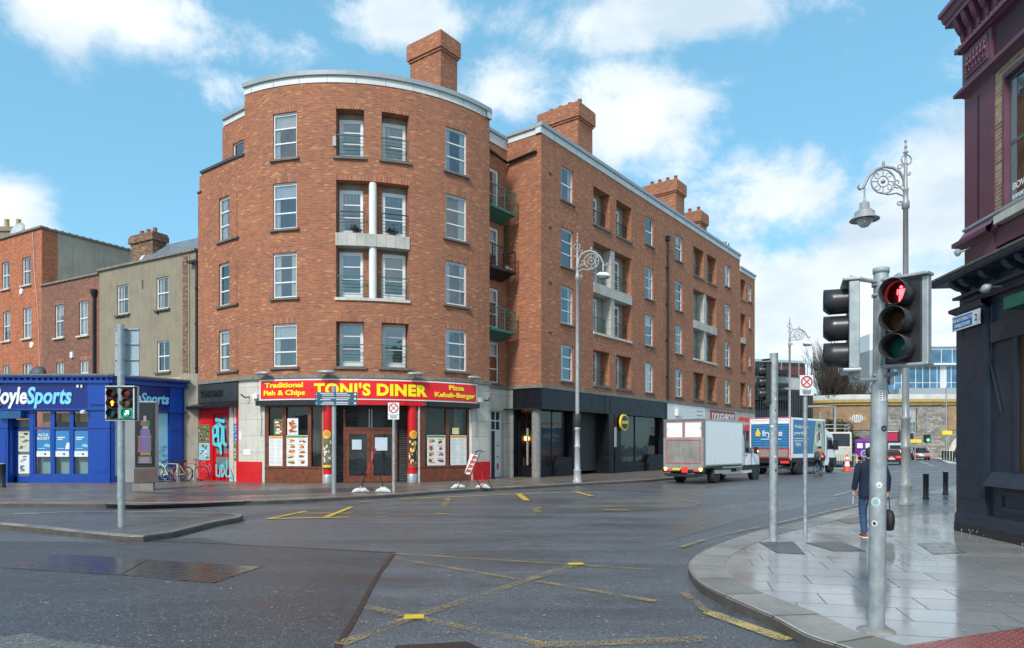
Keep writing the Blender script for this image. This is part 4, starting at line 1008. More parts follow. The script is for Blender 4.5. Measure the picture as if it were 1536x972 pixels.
# recessed door with shutters
A, L = chord(oD[0], oD[1], .75)
def shut():
    k = NT('roller_shutter'); sep = k.n('ShaderNodeSeparateXYZ'); k.l(k.uv(), sep.inputs[0]); s = k.math('FRACT', k.math('MULTIPLY', sep.outputs[1], 9.5))
    n = k.noise(k.pos(), 4, 5); k.col(k.ramp(n, [(.3, (.030,.029,.027)), (.7, (.065,.063,.06))])); k.rough(.5); k.b.inputs['Metallic'].default_value = .3
    k.bump(k.math('PINGPONG', s, .5), 1.0, .03); return k.m
M_shut = shut()
b = MB()
nsl = 34
for i in range(nsl):
    z = .12+i*3.48/nsl; hh = 3.48/nsl
    b.quadbox([(0,-.0,z), (0,-.022,z+hh*.5), (0,0,z+hh), (0,.02,z+hh), (0,.02,z)], (L,0,0)) 
b.v = [tuple(A @ Vector(p)) for p in b.v]; b.build('roller_shutter', M_shut, apt)
b = MB(); b.box(-.1, 0, -.7, 0, .12, 3.6, 0, A); b.box(L, L+.1, -.7, 0, .12, 3.6, 0, A); b.build('reveal_wall', M_dark, apt)
# timber double doors
x0, x1 = L*.20, L*.78; xm = (x0+x1)/2; b = MB(); y0, y1 = -.14, -.04
b.box(x0-.10, x0, y0, y1, .12, 3.45, 0, A); b.box(x1, x1+.10, y0, y1, .12, 3.45, 0, A); b.box(x0, x1, y0, y1, 2.48, 2.62, 0, A)
df = b.build('door_frame', M_wood, apt)
b = MB(); b.box(xm-.08, xm-.02, y0, y1, 2.62, 3.45, 0, A); b.box(xm+.03, xm+.09, y0, y1, 2.62, 3.45, 0, A); b.build('transom_bar', M_galv, df)
for a, c in ((x0+.01, xm-.005), (xm+.005, x1-.01)):
    b = MB(); b.box(a, a+.15, y0+.01, y1, .14, 2.47, 0, A); b.box(c-.15, c, y0+.01, y1, .14, 2.47, 0, A); b.box(a+.15, c-.15, y0+.01, y1, .14, .40, 0, A); b.box(a+.15, c-.15, y0+.01, y1, 2.30, 2.47, 0, A)
    d_ = b.build('door', M_wood, apt)
    b = MB(); b.face([A @ Vector(p) for p in ((a+.15,y0+.05,.4), (c-.15,y0+.05,.4), (c-.15,y0+.05,2.3), (a+.15,y0+.05,2.3))]); b.build('pane', M_shopglass, d_)
    b = MB(); w2 = .33 if a > xm-.1 else .25; m2 = (a+c)/2-.02; b.box(m2-w2, m2+w2*.7, y0+.03, y0+.04, 1.55 if w2 > .3 else 1.6, 2.15 if w2 > .3 else 2.05, 0, A); b.build('notice', pg('pale blue', (.55,.64,.70)), d_)
b = MB(); b.tube([A @ Vector((xm+.07, y0-.06, 1.0)), A @ Vector((xm+.07, y0-.06, 1.5))], .03, 8); b.build('door_handle', M_galv, df)
# red columns
for px, sd_ in ((490.5, 1), (620, 2)):
    p = PC(uG(px), .16); c = MB(); c.lathe([(.215, .12), (.215, 3.6)], 20, 0, (p[0], p[1], 0)); o = c.build('red_column', M_red, apt)
    c = MB(); c.lathe([(.235, .12), (.235, .48), (.22, .5)], 20, 0, (p[0], p[1], 0)); c.build('steel_base', M_galv, o)
    c = MB(); r = random.Random(sd_); th0 = atan2(p[1]-CL.y, p[0]-CL.x)
    def arc(z0, z1, a0, a1, m, rr=.2185):
        n = 10
        for k in range(n):
            a, e = th0+a0+(a1-a0)*k/n, th0+a0+(a1-a0)*(k+1)/n
            c.face([(p[0]+rr*cos(a), p[1]+rr*sin(a), z0), (p[0]+rr*cos(e), p[1]+rr*sin(e), z0), (p[0]+rr*cos(e), p[1]+rr*sin(e), z1), (p[0]+rr*cos(a), p[1]+rr*sin(a), z1)], m)
    def blob(zc, ac, ra, rz, m, rr=.221):
        c.face([(p[0]+rr*cos(th0+ac+ra*cos(k*pi/6)), p[1]+rr*sin(th0+ac+ra*cos(k*pi/6)), zc+rz*sin(k*pi/6)) for k in range(12)], m)
    arc(.75, 2.15, -1.2, 1.2, 1 if sd_ == 2 else 2)
    for i in range(46): blob(r.uniform(.8, 2.0), r.uniform(-.9, .9), r.uniform(.06, .22), r.uniform(.02, .08), r.choice([0, 3, 3, 0, 4] if sd_ == 2 else [4, 2, 5, 5, 4]), .2195+.0004*i)
    arc(.75, .98, -1.2, 1.2, 1 if sd_ == 1 else 6, .24)
    for i in range(5): blob(.87, -.7+.35*i, .2, .07, 0 if sd_ == 1 else 5, .2415)
    blob(2.28, 0, .80, .19, 0, .245); blob(2.28, 0, .62, .13, 3, .247)
    for k in (-.045, 0, .045): arc(2.27+k, 2.285+k, -.35, .35, 0, .249)
    c.build('wrap_poster', [P_yl, P_bk, P_gn, P_or, P_wh, P_br, P_rd], o)
# flood lights above the sign, alarm boxes, cameras
for px in (403, 493, 620, 703):
    A = frame(PC, uG(px), -.42, 4.98); b = MB(); b.lathe([(.02,-.06), (.20,-.06), (.24,-.01), (.22,.05), (.12,.08)], 12, 0, (0,0,0), A @ Matrix.Diagonal((1.7, .8, 1, 1))); b.tube([A @ Vector((0, .05, -.02)), A @ Vector((0, .42, -.06))], .025, 6)
    b.build('flood_light', M_galv, apt)
b = MB(); A = frame(PC, uG(384), -.05, 4.0); b.box(-.1, .18, -.08, .05, -.1, .1, 0, A); A = frame(PC, uG(718), -.05, 4.0); b.box(-.16, .12, -.1, .05, -.12, .1, 0, A); b.build('alarm_box', M_white2, apt)
for px in (374, 727):
    A = frame(PC, uG(px), 0, 4.0); b = MB(); b.tube([A @ Vector((0,0,0)), A @ Vector((0,-.25,-.05)), A @ Vector((-.1,-.4,.1))], .03, 6); b.build('spot_lamp', M_black, apt)
# cables hanging at the side of the windows
b = MB()
for px, x in ((391, 0), (712, 0)):
    A = frame(PC, uG(px), -.03, 0); b.tube([A @ Vector((0, 0, 4.7)), A @ Vector((.02, -.02, 3.7)), A @ Vector((.1, -.02, 2.9)), A @ Vector((.05, -.01, 2.2))], .012, 4)
b.build('cable', M_black, apt)
# white side door in the recess
A = frame(PRc, dr[0]-.9, .2, 0); w_ = dr[1]-dr[0]+.9; b = MB()
for x in (0, .9, w_-.10): b.box(x, x+.10, 0, .06, .12, 3.62, 0, A)
for z in (2.55, 3.05, 3.55): b.box(.1, w_-.1, .004, .05, z, z+.07, 0, A)
for x in (.9+.1+(w_-1.1)*.5,): b.box(x-.03, x+.03, .008, .05, 2.55, 3.6, 0, A)
b.box(w_-.5, w_-.10, .01, .05, .12, 2.55, 0, A)
dd_ = b.build('side_door', M_white2, apt); b = MB(); b.box(.1, w_-.1, .07, .09, .12, 3.6, 0, A); b.build('pane', M_dark, dd_)
for z in (.55, 1.15, 1.75): b = MB(); b.box(w_-.35, w_-.22, -.004, .012, z, z+.06 if z > .6 else z+.3, 0, A); b.build('letter_plate', M_signred if z < .6 else M_dark, dd_)
# ---------------- dark restaurant front on the wing
XR = uW(1000)
b = MB()
b.box(-.03, .45, -.0, 1.79, 3.67, 4.73); b.box(-.03, XR, -.05, .0, 3.67, 4.73)
for x in (uW(906), uW(914)): b.box(x, x+.05, -.07, -.05, 3.67, 4.73)
b.box(XR-.25, XR-.2, -.07, -.05, 3.67, 4.73)
f = b.build('dark_fascia', M_navyb, apt)
p0, p1 = uW(912), uW(930); b = MB()
b.box(p0, p0+.62, -.07, .5, .12, 3.67); b.box(p0+.75, p1, -.07, .5, .12, 3.67); b.box(p0-.03, p1+.03, -.10, .5, 1.28, 1.34); b.box(XR-.75, XR, -.05, .6, .12, 3.67); b.box(uW(866), uW(872), .3, .8, .12, 3.67)
b.box(.42, .55, 1.65, 1.79, .12, 3.67); b.box(0,.45,1.79,1.85,.12,4.73)
b.build('pilaster', M_navyb, apt)
wl = [(.75, uW(866)), (p1, XR-.75)]
gy = .62; b = MB(); b.box(.55, wl[0][1], gy-.1, gy+.1, .12, .68); b.box(.45, .65, gy+.1, 1.79, .12, .68); b.box(p1, XR-.75, .15, .35, .12, .72)
x_ = wl[0][1]; b.quadbox([(x_-1.5, gy-.32, .68), (x_-1.25, gy-.32, 1.15), (x_-.05, gy-.32, 1.15), (x_-.05, gy-.32, .68)], (0, .3, 0)); b.quadbox([(x_-1.6, gy-.32, .12), (x_-1.5, gy-.32, .68), (x_-.05, gy-.32, .68), (x_-.05, gy-.32, .12)], (0, .3, 0))
x_ = XR-.75; b.quadbox([(x_-2.1, -.05, .12), (x_-2.1, -.05, .72), (x_-1.7, -.05, 1.2), (x_-.02, -.05, 1.2), (x_-.02, -.05, .12)], (0, .2, 0)); b.build('stall_riser', M_navyb, apt)
b = MB()
for x in (uW(842), uW(858)): b.box(x-.04, x+.04, gy-.03, gy+.04, .68, 3.67)
for x in (uW(957),): b.box(x-.04, x+.04, .2, .3, .72, 3.67)
b.box(.5, .58, gy-.03, gy+.04, .68, 3.67); b.build('mullion', M_black, apt)
b = MB(); b.face([(.55,gy,.68), (wl[0][1],gy,.68), (wl[0][1],gy,3.67), (.55,gy,3.67)]); b.face([(p1,.25,.72), (XR-.75,.25,.72), (XR-.75,.25,3.67), (p1,.25,3.67)]); b.face([(.5,1.7,.68), (.5,gy,.68), (.5,gy,3.67), (.5,1.7,3.67)])
b.build('pane', M_shopglass, apt)
c = MB(); c.lathe([(.235, .12), (.235, 3.67)], 20, 0, (.12, .40, 0)); c.build('concrete_column', M_concd, apt)
b = MB(); b.box(.44, .50, 1.15, 1.25, .75, 2.7); b.build('door_handle', M_galv, apt)
b = MB(); b.box(.3, XR, 3.4, 3.45, .1, 3.7); b.box(-.3, XR, .01, 3.4, 3.68, 3.72); b.box(uW(866)+.02, uW(866)+.08, .8, 3.3, .12, 3.67); b.box(p0+.3, p0+.36, .5, 3.3, .12, 3.67); b.build('restaurant_room', paint('dark_interior', (.018,.015,.013), .6), apt)
b = MB(); r = random.Random(9)
for x in (1.3, 2.6, 4.0, 9.2, 10.6, 12.0, 13.1):
    b.box(x-.4, x+.4, 1.5, 2.2, .82, .87); b.tube([(x, 1.85, .12), (x, 1.85, .82)], .04, 6)
    for s in (-.55, .5): b.box(x+s-.02, x+s+.05, 1.6, 2.0, .5, 1.15)
b.box(2.2, 5, 3.0, 3.3, .12, 1.3); b.build('restaurant_table', paint('dark_timber', (.10,.05,.03), .4), apt)
b = MB()
for x in (1.9, 2.35, 2.8, 5.2, 9.3, 9.9, 11.3, 12.4): b.tube([(x, 1.7, 2.62), (x, 1.7, 3.6)], .008, 4, 1); b.lathe([(.01,-.12), (.08,-.08), (.09,0), (.02,.08)], 10, 0, (x, 1.7, 2.55))
for x in (1.2, 3.2, 9.6, 11.8): b.box(x, x+.5, 3.3, 3.36, 2.1, 2.3)
b.build('pendant_lamp', [emis('warm_bulb', (1,.42,.08), 9), M_black], apt)
b = MB(); xe = uW(866)+.4; b.box(uW(866)+.3, p0+.3, 2.7, 2.76, .12, 3.6); ed = b.build('entrance_door', M_black, apt)
b = MB(); b.box(xe+.05, xe+.35, 2.66, 2.69, 1.55, 2.05); b.build('notice', P_wh, ed)
b = MB(); b.box(p0+.66, p0+.85, -.13, -.07, 1.7, 2.9); b.build('menu_box', P_gy, apt)
# round hanging sign
A = T((p0+.68+.38, -.09, 3.28)) @ RX(radians(90)); xs = uW(932, -.05)
A = T((xs, -.22, 3.20)); cs = MB(); n = 28
def disc(b, A, r, y0, y1, m, n=28, r0=None):
    b.ring([[A @ Vector((r*cos(2*pi*k/n), y, r*sin(2*pi*k/n))) for k in range(n)] for y in (y0, y1)], m, True, True)
    b.face([A @ Vector((r*cos(2*pi*k/n), y0, r*sin(2*pi*k/n))) for k in range(n)], m)
disc(cs, A, .50, -.06, .06, 0); disc(cs, A, .41, -.075, -.05, 1); sgn = cs.build('round_sign', [P_yl, M_black], apt)
b = MB()
for k, x in enumerate((-.33,-.25,-.17,-.09,.04,.12,.20,.28)): b.box(x, x+.055, -.09, -.076, -.09, .10 if k % 3 else .07, 0, A); b.box(x, x+.075, -.091, -.077, .02 if k % 2 else -.05, .06 if k % 2 else -.02, 0, A)
b.build('yellow_lettering', P_yl, sgn)
b = MB(); b.tube([A @ Vector((0, .05, 0)), A @ Vector((0, .2, 0))], .03, 6); b.build('sign_bracket', M_black, sgn)
# shops beyond
b = MB(); b.box(XR+.02, uW(1057), -.05, .02, 3.5, 4.73); f = b.build('white_fascia', M_white2, apt)
b = MB(); x = uW(1012); b.box(x, x+.6, -.25, -.05, 3.9, 4.35); b.build('alarm_box', M_white, apt)
text('NAILS', .3, P_gy, f, T((uW(1048), -.06, 3.75)), .004, sxy=(.8, 1)) if False else None
b = MB(); x = uW(1044)
for z in (4.35, 4.05, 3.78): b.box(x, x+1.2, -.06, -.05, z, z+.08)
b.build('small_lettering', P_gy, f)
b = MB(); b.box(uW(1057)+.05, XE, -.02, .02, 3.4, 4.73); b.build('stone_fascia', M_clad, apt)
b = MB(); a, c = uW(1065), uW(1100.5); b.box(a, c, -.10, -.02, 3.55, 4.60); f = b.build('burgundy_fascia', paint('burgundy_sign', (.28,.012,.02), .4, var=.1, dirt=.1), apt)
text('DOUGHBOYS', .86, P_wh, f, T(((a+c)/2, -.105, 3.78)), .005, .02, sxy=((c-a-.3)/5.35, 1))
b = MB(); a, c = uW(1107.5), uW(1121); b.box(a, c, -.28, -.14, 3.1, 4.25); f = b.build('small_red_sign', M_redsign, apt)
strokes('script_lettering', P_wh, f, T((a+.3, -.29, 3.4)), [[(0,.2),(.4,.45),(.3,.15),(.8,.4),(.9,.2),(1.3,.45),(1.5,.25),(1.9,.4),(2.6,.35)]], .06)
b = MB(); b.box(XR, XE, .5, .55, .1, 3.6); b.build('shop_glazing', paint('dark_shop_glass', (.03,.035,.04), .12), apt)
b = MB()
for k in range(9): x = XR+.1+k*(XE-XR-.5)/8; b.box(x, x+.35, .0, .5, .12, 3.5)
b.build('pier', M_clad, apt)
# dark wall behind the rest of the ground floor
b = MB(); b.box(-11.2, -11.1, 9.9, 12.6, 0, 4.9); b.build('inner_wall', M_dark, apt)
# ================================================================ betting shop on the left
BX = Vector((-17.94, 30.7, 0)); fa = atan2(-.004, 1.0)
shop = thing('betting_shop', 'cobalt blue single storey corner shop with navy fascia and lead parapet', 'shop', BX, 0)
RD = (DV.x, DV.y)
def PF(u, d): return (u, d-.012*u*0)            # front wall, u from -14 to 0
def PR(u, d): return (u*RD[0]-d*RD[1]*1, u*RD[1]+d*RD[0])   # right wall, u 0..3.3
def xF(px): return (px-CX)/F*BX.y-BX.x
def uRs(px): r = (px-CX)/F; return (r*BX.y-BX.x)/(RD[0]-r*RD[1])
HB = zat(561, BX.y); b = MB()
fo = [(xF(-60), xF(-4)), (xF(16), xF(44)), (xF(50), xF(135))]
wallgrid(b, PF, -16, 0, .1, HB-.3, [(fo[0][0], fo[0][1], .5, 3.1, .2), (fo[1][0], fo[1][1], .12, 3.0, .35), (fo[2][0], fo[2][1], .42, 3.30, .16)])
rw = (uRs(170), uRs(252)); wallgrid(b, PR, 0, 3.35, .1, HB-.3, [(rw[0]+.05, rw[1], .35, 3.35, .06)])
b.box(-16, -15.9, 0, 6, 0, HB-.3); b.build('painted_wall', M_blue, shop)
b = MB()
for u0, u1 in ((xF(134), 0.02), (xF(-6), xF(14))):
    ribbon(b, PF, u0, u1, .12, 3.36, -.10, 0); ribbon(b, PF, u0-.04, u1+.03, .12, .45, -.15, 0); ribbon(b, PF, u0-.03, u1+.02, 2.55, 2.63, -.14, 0); ribbon(b, PF, u0+.08, u1-.08, .6, 2.4, -.115, 0)
    if u1 > -1: ribbon(b, PF, u0, u1, 3.42, HB-.42, -.13, 0); ribbon(b, PF, u0+.12, u1-.12, 3.6, HB-.6, -.2, 0)
for u0, u1 in ((-.02, uRs(171)), (uRs(253), uRs(271))):
    ribbon(b, PR, u0, u1, .12, 3.36, -.10, 0); ribbon(b, PR, u0-.02, u1+.02, .12, .45, -.14, 0); ribbon(b, PR, u0-.02, u1+.02, 2.55, 2.63, -.13, 0); ribbon(b, PR, u0, u1, 3.42, HB-.42, -.13, 0)
b.build('pilaster', M_blue, shop)
b = MB(); ribbon(b, PF, -16, .1, 3.36, 3.43, -.18, 0); ribbon(b, PR, -.1, 3.38, 3.36, 3.43, -.16, 0); ribbon(b, PF, -16, .2, HB-.42, HB-.30, -.22, 0); ribbon(b, PR, -.15, 3.42, HB-.42, HB-.30, -.22, 0)
ribbon(b, PF, -16, .28, HB-.18, HB-.10, -.30, 0); ribbon(b, PR, -.2, 3.48, HB-.18, HB-.10, -.30, 0); ribbon(b, PF, -16, .1, HB-.31, HB-.1, -.1, 0); ribbon(b, PR, -.1, 3.4, HB-.31, HB-.1, -.1, 0)
for k in range(62): u = -.02-k*.26; b.box(u-.09, u+.03, -.2, -.1, HB-.30, HB-.19)
b.build('cornice', M_blue, shop)
b = MB(); ribbon(b, PF, -16, .3, HB-.10, HB-.02, -.34, .3, 0); ribbon(b, PR, -.2, 3.5, HB-.10, HB-.02, -.33, .3); b.face([(-16,.25,HB-.03), (-.1,.25,HB-.03), (1.6,2.4,HB-.03), (1.6,7,HB-.03), (-16,7,HB-.03)]); b.build('flat_roof', paint('weathered_lead', (.15,.155,.155), .55, var=.25, scale=5), shop)
b = MB(); ribbon(b, PF, -16, xF(134)-.02, 3.44, HB-.43, -.10, 0); ribbon(b, PR, uRs(171), uRs(252), 3.44, HB-.43, -.08, 0); f = b.build('fascia', M_blued, shop)
def fitf(s, size, P, u0, u1, z, m, off, dd=-.12, shear=.18, ext=.02):
    o = text(s, size, m, f, None, ext, off, shear, 'LEFT'); xs = [v.co.x for v in o.data.vertices]; a, c = min(xs), max(xs)
    for v in o.data.vertices: q = P(u0+(v.co.x-a)/(c-a)*(u1-u0), dd+v.co.y); v.co = Vector((q[0], q[1], v.co.z+z))
fitf('Boyle', 1.02, PF, xF(-9), xF(43.5), 3.66, M_signw, .030); fitf('Sports', 1.02, PF, xF(43), xF(110.5), 3.66, M_cyan, .030)
fitf('Boyle', .66, PR, uRs(185), uRs(209.5), 3.75, M_signw, .020, -.1); fitf('Sports', .66, PR, uRs(210), uRs(252), 3.75, M_cyan, .020, -.1)
b = MB()
for z, a in ((4.60, 0), (3.62, 0)): b.tube([(xF(-9), -.12, z), (xF(-4), -.12, z+.06), (xF(1), -.12, z), (xF(4), -.12, z-.08)], .06, 6)
b.build('red_swoosh', M_signred, f)
# window, door, side poster panels
a, c = fo[2]; b = MB(); n3 = [a+(c-a)*k/3 for k in range(4)]
for k, x in enumerate(n3): w2 = .07 if k in (0, 3) else .09; b.box(x-w2, x+w2, .02, .14, .42, 3.3)
b.box(a, c, .01, .13, 2.50, 2.60); b.box(a, c, .0, .14, .42, .52)
sw = b.build('shop_window', M_blue, shop)
b = MB(); b.face([(a,.09,.5), (c,.09,.5), (c,.09,3.3), (a,.09,3.3)]); b.build('pane', M_shopglass, sw)
b = MB(); b.box(a, c, .30, .32, .5, 1.05); b.box(a, c, .30, .32, 1.05, 1.5); b.build('frosted_screen', paint('pale_green_frosting', (.26,.42,.40), .5, var=.12), sw)
b = MB(); b.box(a-.1, c+.1, 1.6, 1.7, .2, 3.3); b.build('shop_room', paint('grey_shop_interior', (.12,.15,.16), .6, var=.4), sw)
b = MB()
for k in range(3): b.box(n3[k]+.1, n3[k+1]-.1, .5, .55, 2.85, 3.25)
b.build('timber_pelmet', paint('light_wood', (.55,.30,.12), .5), sw)
for k in range(3):
    x0, x1 = n3[k]+.12, n3[k+1]-.12; q = MB(); q.box(x0, x1, .05, .07, 1.52, 2.44, 0); q.box(x0, x1, .04, .06, 1.28, 1.53, 1); q.box(x0+.08, x0+.35, .038, .045, 1.40, 1.415, 2)
    q.lathe([(.045, 0), (.045, .01)], 10, 3, (0, 0, 0), T((x1-.22, .04, 1.40)) @ RX(radians(90)))
    for j, (w2, z, hh) in enumerate(((.7,2.12,.05), (.5,2.04,.04), (.6,1.64,.02))): 
        if k or j == 2: q.box(x0+.08, x0+.08+w2*(x1-x0)*.8, .043, .05, z, z+hh, 1)
    if k == 1: q.quadbox([(x0+.42,.045,1.62), (x0+.62,.045,1.62), (x0+.68,.045,1.92), (x0+.50,.045,1.9)], (0,.006,0), 1)
    else: q.quadbox([(x0+.3,.045,1.75), (x0+.6,.045,1.70), (x1-.02,.045,1.82), (x0+.4,.045,1.86)], (0,.006,0), 4)
    po = q.build('window_poster', [pg('mid blue', (.03,.20,.45)), P_wh, P_gy, P_bk, P_sk], sw)
    if k == 0: text('ACCA', .17, P_wh, po, T(((x0+x1)/2, .04, 2.20)), .003, .004); text('BOOST', .17, P_wh, po, T(((x0+x1)/2, .04, 2.04)), .003, .004)
a, c = fo[1]; b = MB(); b.box(a, a+.12, .25, .35, .12, 2.95); b.box(c-.1, c, .25, .35, .12, 2.95); b.box(a, c, .25, .35, 2.5, 2.62); b.box(a, c, .25, .35, .12, .4)
dr_ = b.build('shop_door', M_blue, shop); b = MB(); b.face([(a+.1,.3,.4), (c-.1,.3,.4), (c-.1,.3,2.95), (a+.1,.3,2.95)]); b.build('pane', paint('door_glass', (.12,.16,.17), .2), dr_)
patch('door_poster', dr_, T((a+.15, .27, 1.5)), .52, .92, pg('cream', (.60,.58,.48)), [P_gr, P_gn, P_wh, P_bk, P_gy], 9, 31, .05, .12); patch('door_poster', dr_, T((a+.15, .27, .52)), .52, .85, P_wh, [P_sb, P_gr, P_gy, P_sb], 9, 32, .05, .12)
b = MB(); b.box(xF(4), xF(38), -.30, -.02, 2.98, 3.32); b.build('shutter_box', paint('teal_blue_metal', (.01,.09,.22), .4), shop)
b = MB(); b.box(rw[0]+.05, rw[1], 0, 0, 0, 0) if False else None
A0 = PR(rw[0]+.05, .03); A = T((A0[0], A0[1], 0)) @ RZ(atan2(RD[1], RD[0])); L = rw[1]-rw[0]-.05
b.box(0, L, 0, .03, .38, 3.33, 0, A)
for i in range(1, 6): b.box(L*i/6-.008, L*i/6+.008, -.004, 0, .38, 3.33, 1, A) if i in (2, 4) else None
r = random.Random(21)
for i in range(26):
    x, z = L-.1-r.random()**1.5*L*.75, .7+r.random()*1.25; a_, c_ = r.uniform(.05, .16), r.uniform(.04, .13)
    b.face([A @ Vector((min(L-.02, x+a_*cos(k*1.26)), -.003-.0003*i, z+c_*sin(k*1.26))) for k in range(5)], 2+i % 2)
sp_ = b.build('poster_panel', [paint('pale_blue_vinyl', (.34,.62,.76), .35, var=.06), P_wh, pg('vinyl blue', (.10,.40,.56)), pg('vinyl light', (.22,.52,.66))], shop)
text('BET  ABOUT', .2, P_sb, sp_, A @ T((L*.56, -.02, 1.42)), .003, .003, sxy=(1.15, 1))
b = MB(); b.lathe([(.02,-.14), (.10,-.1), (.12,0), (.02,.06)], 10, 0, (xF(130), -.26, 3.30)); b.tube([(xF(130), -.26, 3.3), (xF(130), -.05, 3.34)], .02, 5); b.box(xF(118), xF(121), -.16, -.1, HB-.62, HB-.5); b.box(xF(124), xF(126.5), -.16, -.1, HB-.62, HB-.5); b.build('security_camera', M_white, shop)
# grey parapet behind the shop (lower wall top seen above the fascia)
dsh = MB(); A = T((at(57,32.9).x-BX.x, 2.2, HB-.12)); dsh.lathe([(.02,.10), (.22,.06), (.36,0), (.37,.01), (.20,.09), (.02,.13)], 18, 0, (0,0,0), A @ T((0,0,.38)) @ RX(radians(72)) @ RY(radians(10))); dsh.tube([A @ Vector((0, .1, -.3)), A @ Vector((0, .05, .3))], .02, 5)
o = dsh.build('satellite_dish', paint('dark_grey_dish', (.07,.07,.08), .5)); o.matrix_world = T(BX); tag(o, 'dark grey satellite dish standing on the roof of the blue shop', 'satellite dish')

# ================================================================ row of old houses
G0 = Vector((-16.6, 35.0, 0)); RDx = Vector((.872, -.489, 0)); RA = atan2(RDx.y, RDx.x)
def xr(px):
    r = (px-CX)/F; t = (r*G0.y-G0.x)/(RDx.x-r*RDx.y); return t
def house(name, label, x0, x1, zt, m, dep):
    h = thing(name, label, 'house', G0+RDx*x0, RA); return h
def hwall(h, x0, x1, zt, m, wins_, dep, sill_m=None, lint=None, zb=0, mats=None):
    b = MB(); ops = []
    for (a, c, z0, z1) in wins_: ops.append((a-x0, c-x0, z0, z1, .12))
    P = lambda u, d: (u, d)
    wallgrid(b, P, 0, x1-x0, zb, zt, ops, None, 0, lintel=(1 if lint else None))
    b.box(x1-x0-.01, x1-x0, .01, dep, zb, zt-.02, 0); b.box(0, .01, .01, dep, zb, zt-.02); b.box(.01, x1-x0-.01, dep-.1, dep, zb, zt-.02)
    w = b.build('wall', mats or [m, lint or m], h)
    for (a, c, z0, z1) in wins_: window(h, T(((a+c)/2-x0, .07, z0)), c-a, z1-z0, 'sash', sillm=sill_m or M_sill)
    b = MB(); b.box(.1, x1-x0-.1, .7, .75, 3, zt-.3); b.build('room_shade', M_room, h)
    return w
def hz(px, py): x = xr(px); Y = (G0+RDx*x).y; return zat(py, Y)
def hw(a, c, t, bt): return (xr(a), xr(c), hz((a+c)/2, bt), hz((a+c)/2, t))
xg0, xb0, xo0 = xr(149), xr(62.5), xr(-70)
# grey rendered house
h = house('rendered_house', 'grey brown rendered house with three sash windows next to the curved brick block', xg0, .75, 11.6, None, 7)
zt = 11.6; x0 = xg0; hwall(h, x0, .75, zt, M_render, [hw(175.5, 193, 427, 471), hw(234.5, 253, 415.5, 463), hw(235.5, 254, 511, 557)], 3.5)
W_ = .75-x0
b = MB(); b.box(-.05, W_+.06, -.12, .45, zt, zt+.12); b.box(-.02, W_+.02, .33, 3.5, zt-.01, zt+.02); b.build('coping', M_concd2, h)
b = MB(); b.box(W_-1.02, W_-.62, -.03, 0, 3, zt-.1); b.build('exposed_brick_strip', M_brick_s, h)
b = MB(); b.box(W_-.58, W_-.46, -.04, 0, 3, zt-.1); b.build('render_edge', M_render, h)
org = G0+RDx*x0; I_ = Vector((.489,.872,0)); w2l = lambda p: Vector((Vector((p.x-org.x, p.y-org.y, 0)).dot(RDx), Vector((p.x-org.x, p.y-org.y, 0)).dot(I_), p.z))
R1 = at(224, 43.0, zat(375, 43)); E1 = at(201, 39.4, 11.75); R2 = R1+RDx*9; E2 = E1+RDx*6.5; b = MB(); b.quadbox([w2l(E1), w2l(E2), w2l(R2), w2l(R1)], (0, 0, .08)); b.quadbox([w2l(E1)-Vector((0,0,2)), w2l(E1), w2l(R1), w2l(R1)-Vector((0,0,3))], (.05, 0, 0)); b.build('slate_roof', M_slate, h)
b = MB(); b.quadbox([w2l(E1)-Vector((.25,0,0)), w2l(E1)+Vector((.1,0,0)), w2l(R1)+Vector((.1,0,0)), w2l(R1)-Vector((.25,0,0))], (0,0,.14)); b.build('roof_flashing', M_cap, h)
b = MB(); xp = W_+.28; b.tube([(xp, -.16, 3.2), (xp, -.16, 10.7), (xp-.02, -.1, 11.0)], .07, 8); b.lathe([(.09,0), (.17,.25), (.17,.36)], 8, 0, (xp, -.12, 10.7)); b.tube([(xp,-.16,5.2), (xp-.15,-.2,4.7), (xp-.9,-.22,4.2)], .075, 8); b.box(xp-.6, xp+.7, -.3, .2, 10.95, 11.06)
for z in (5.6, 7.8, 9.6): b.lathe([(.10,0), (.10,.09)], 8, 0, (xp, -.16, z))
b.build('downpipe', M_black, h)
b = MB(); b.tube([(xp-.3,-.1,5.0), (xp-.2,-.13,3.5), (xp-.6,-.1,2.6), (xp-.3,-.12,1.6)], .018, 5); b.tube([(xp-1.5,-.1,4.6), (xp-.4,-.14,4.0), (xp+.3,-.12,4.1)], .016, 5); b.build('cable', M_black, h)
b = MB(); r = random.Random(12)
for (a, c, t, bt) in ((175.5,193,427,471), (234.5,253,415.5,463)):
    q = hw(a, c, t, bt)
    for k in range(7): x = q[0]-x0+r.random()*(q[1]-q[0]); b.box(x, x+.05+.1*r.random(), -.014, -.001, q[2]-.16-.14*r.random(), q[2]-.12)
b.box((xr(213)-x0), xr(215)-x0, -.01, 0, hz(214, 433), hz(214, 420)); b.build('render_damage', paint('dark_damp_render', (.07,.06,.05), .9), h)
b = MB(); q0 = at(196, 42.4)-(G0+RDx*x0); cx = q0.dot(RDx)+.6; Yc = q0.dot(Vector((.489,.872,0))); b.box(cx-.6, cx+1.6, Yc, Yc+.9, 10, 14.2); b.box(cx-.72, cx+1.72, Yc-.1, Yc+1.0, 14.2, 14.55); b.box(cx-.65, cx+1.65, Yc-.05, Yc+.95, 14.55, 14.7); c_ = b.build('chimney', M_brick_s, h)
for k in range(3): q = MB(); q.lathe([(.14,0), (.12,.35), (.14,.38), (.10,.38)], 9, 0, (cx-.15+k*.65, Yc+.45, 14.7)); q.build('chimney_pot', paint('terracotta', (.36,.13,.07), .8), c_)
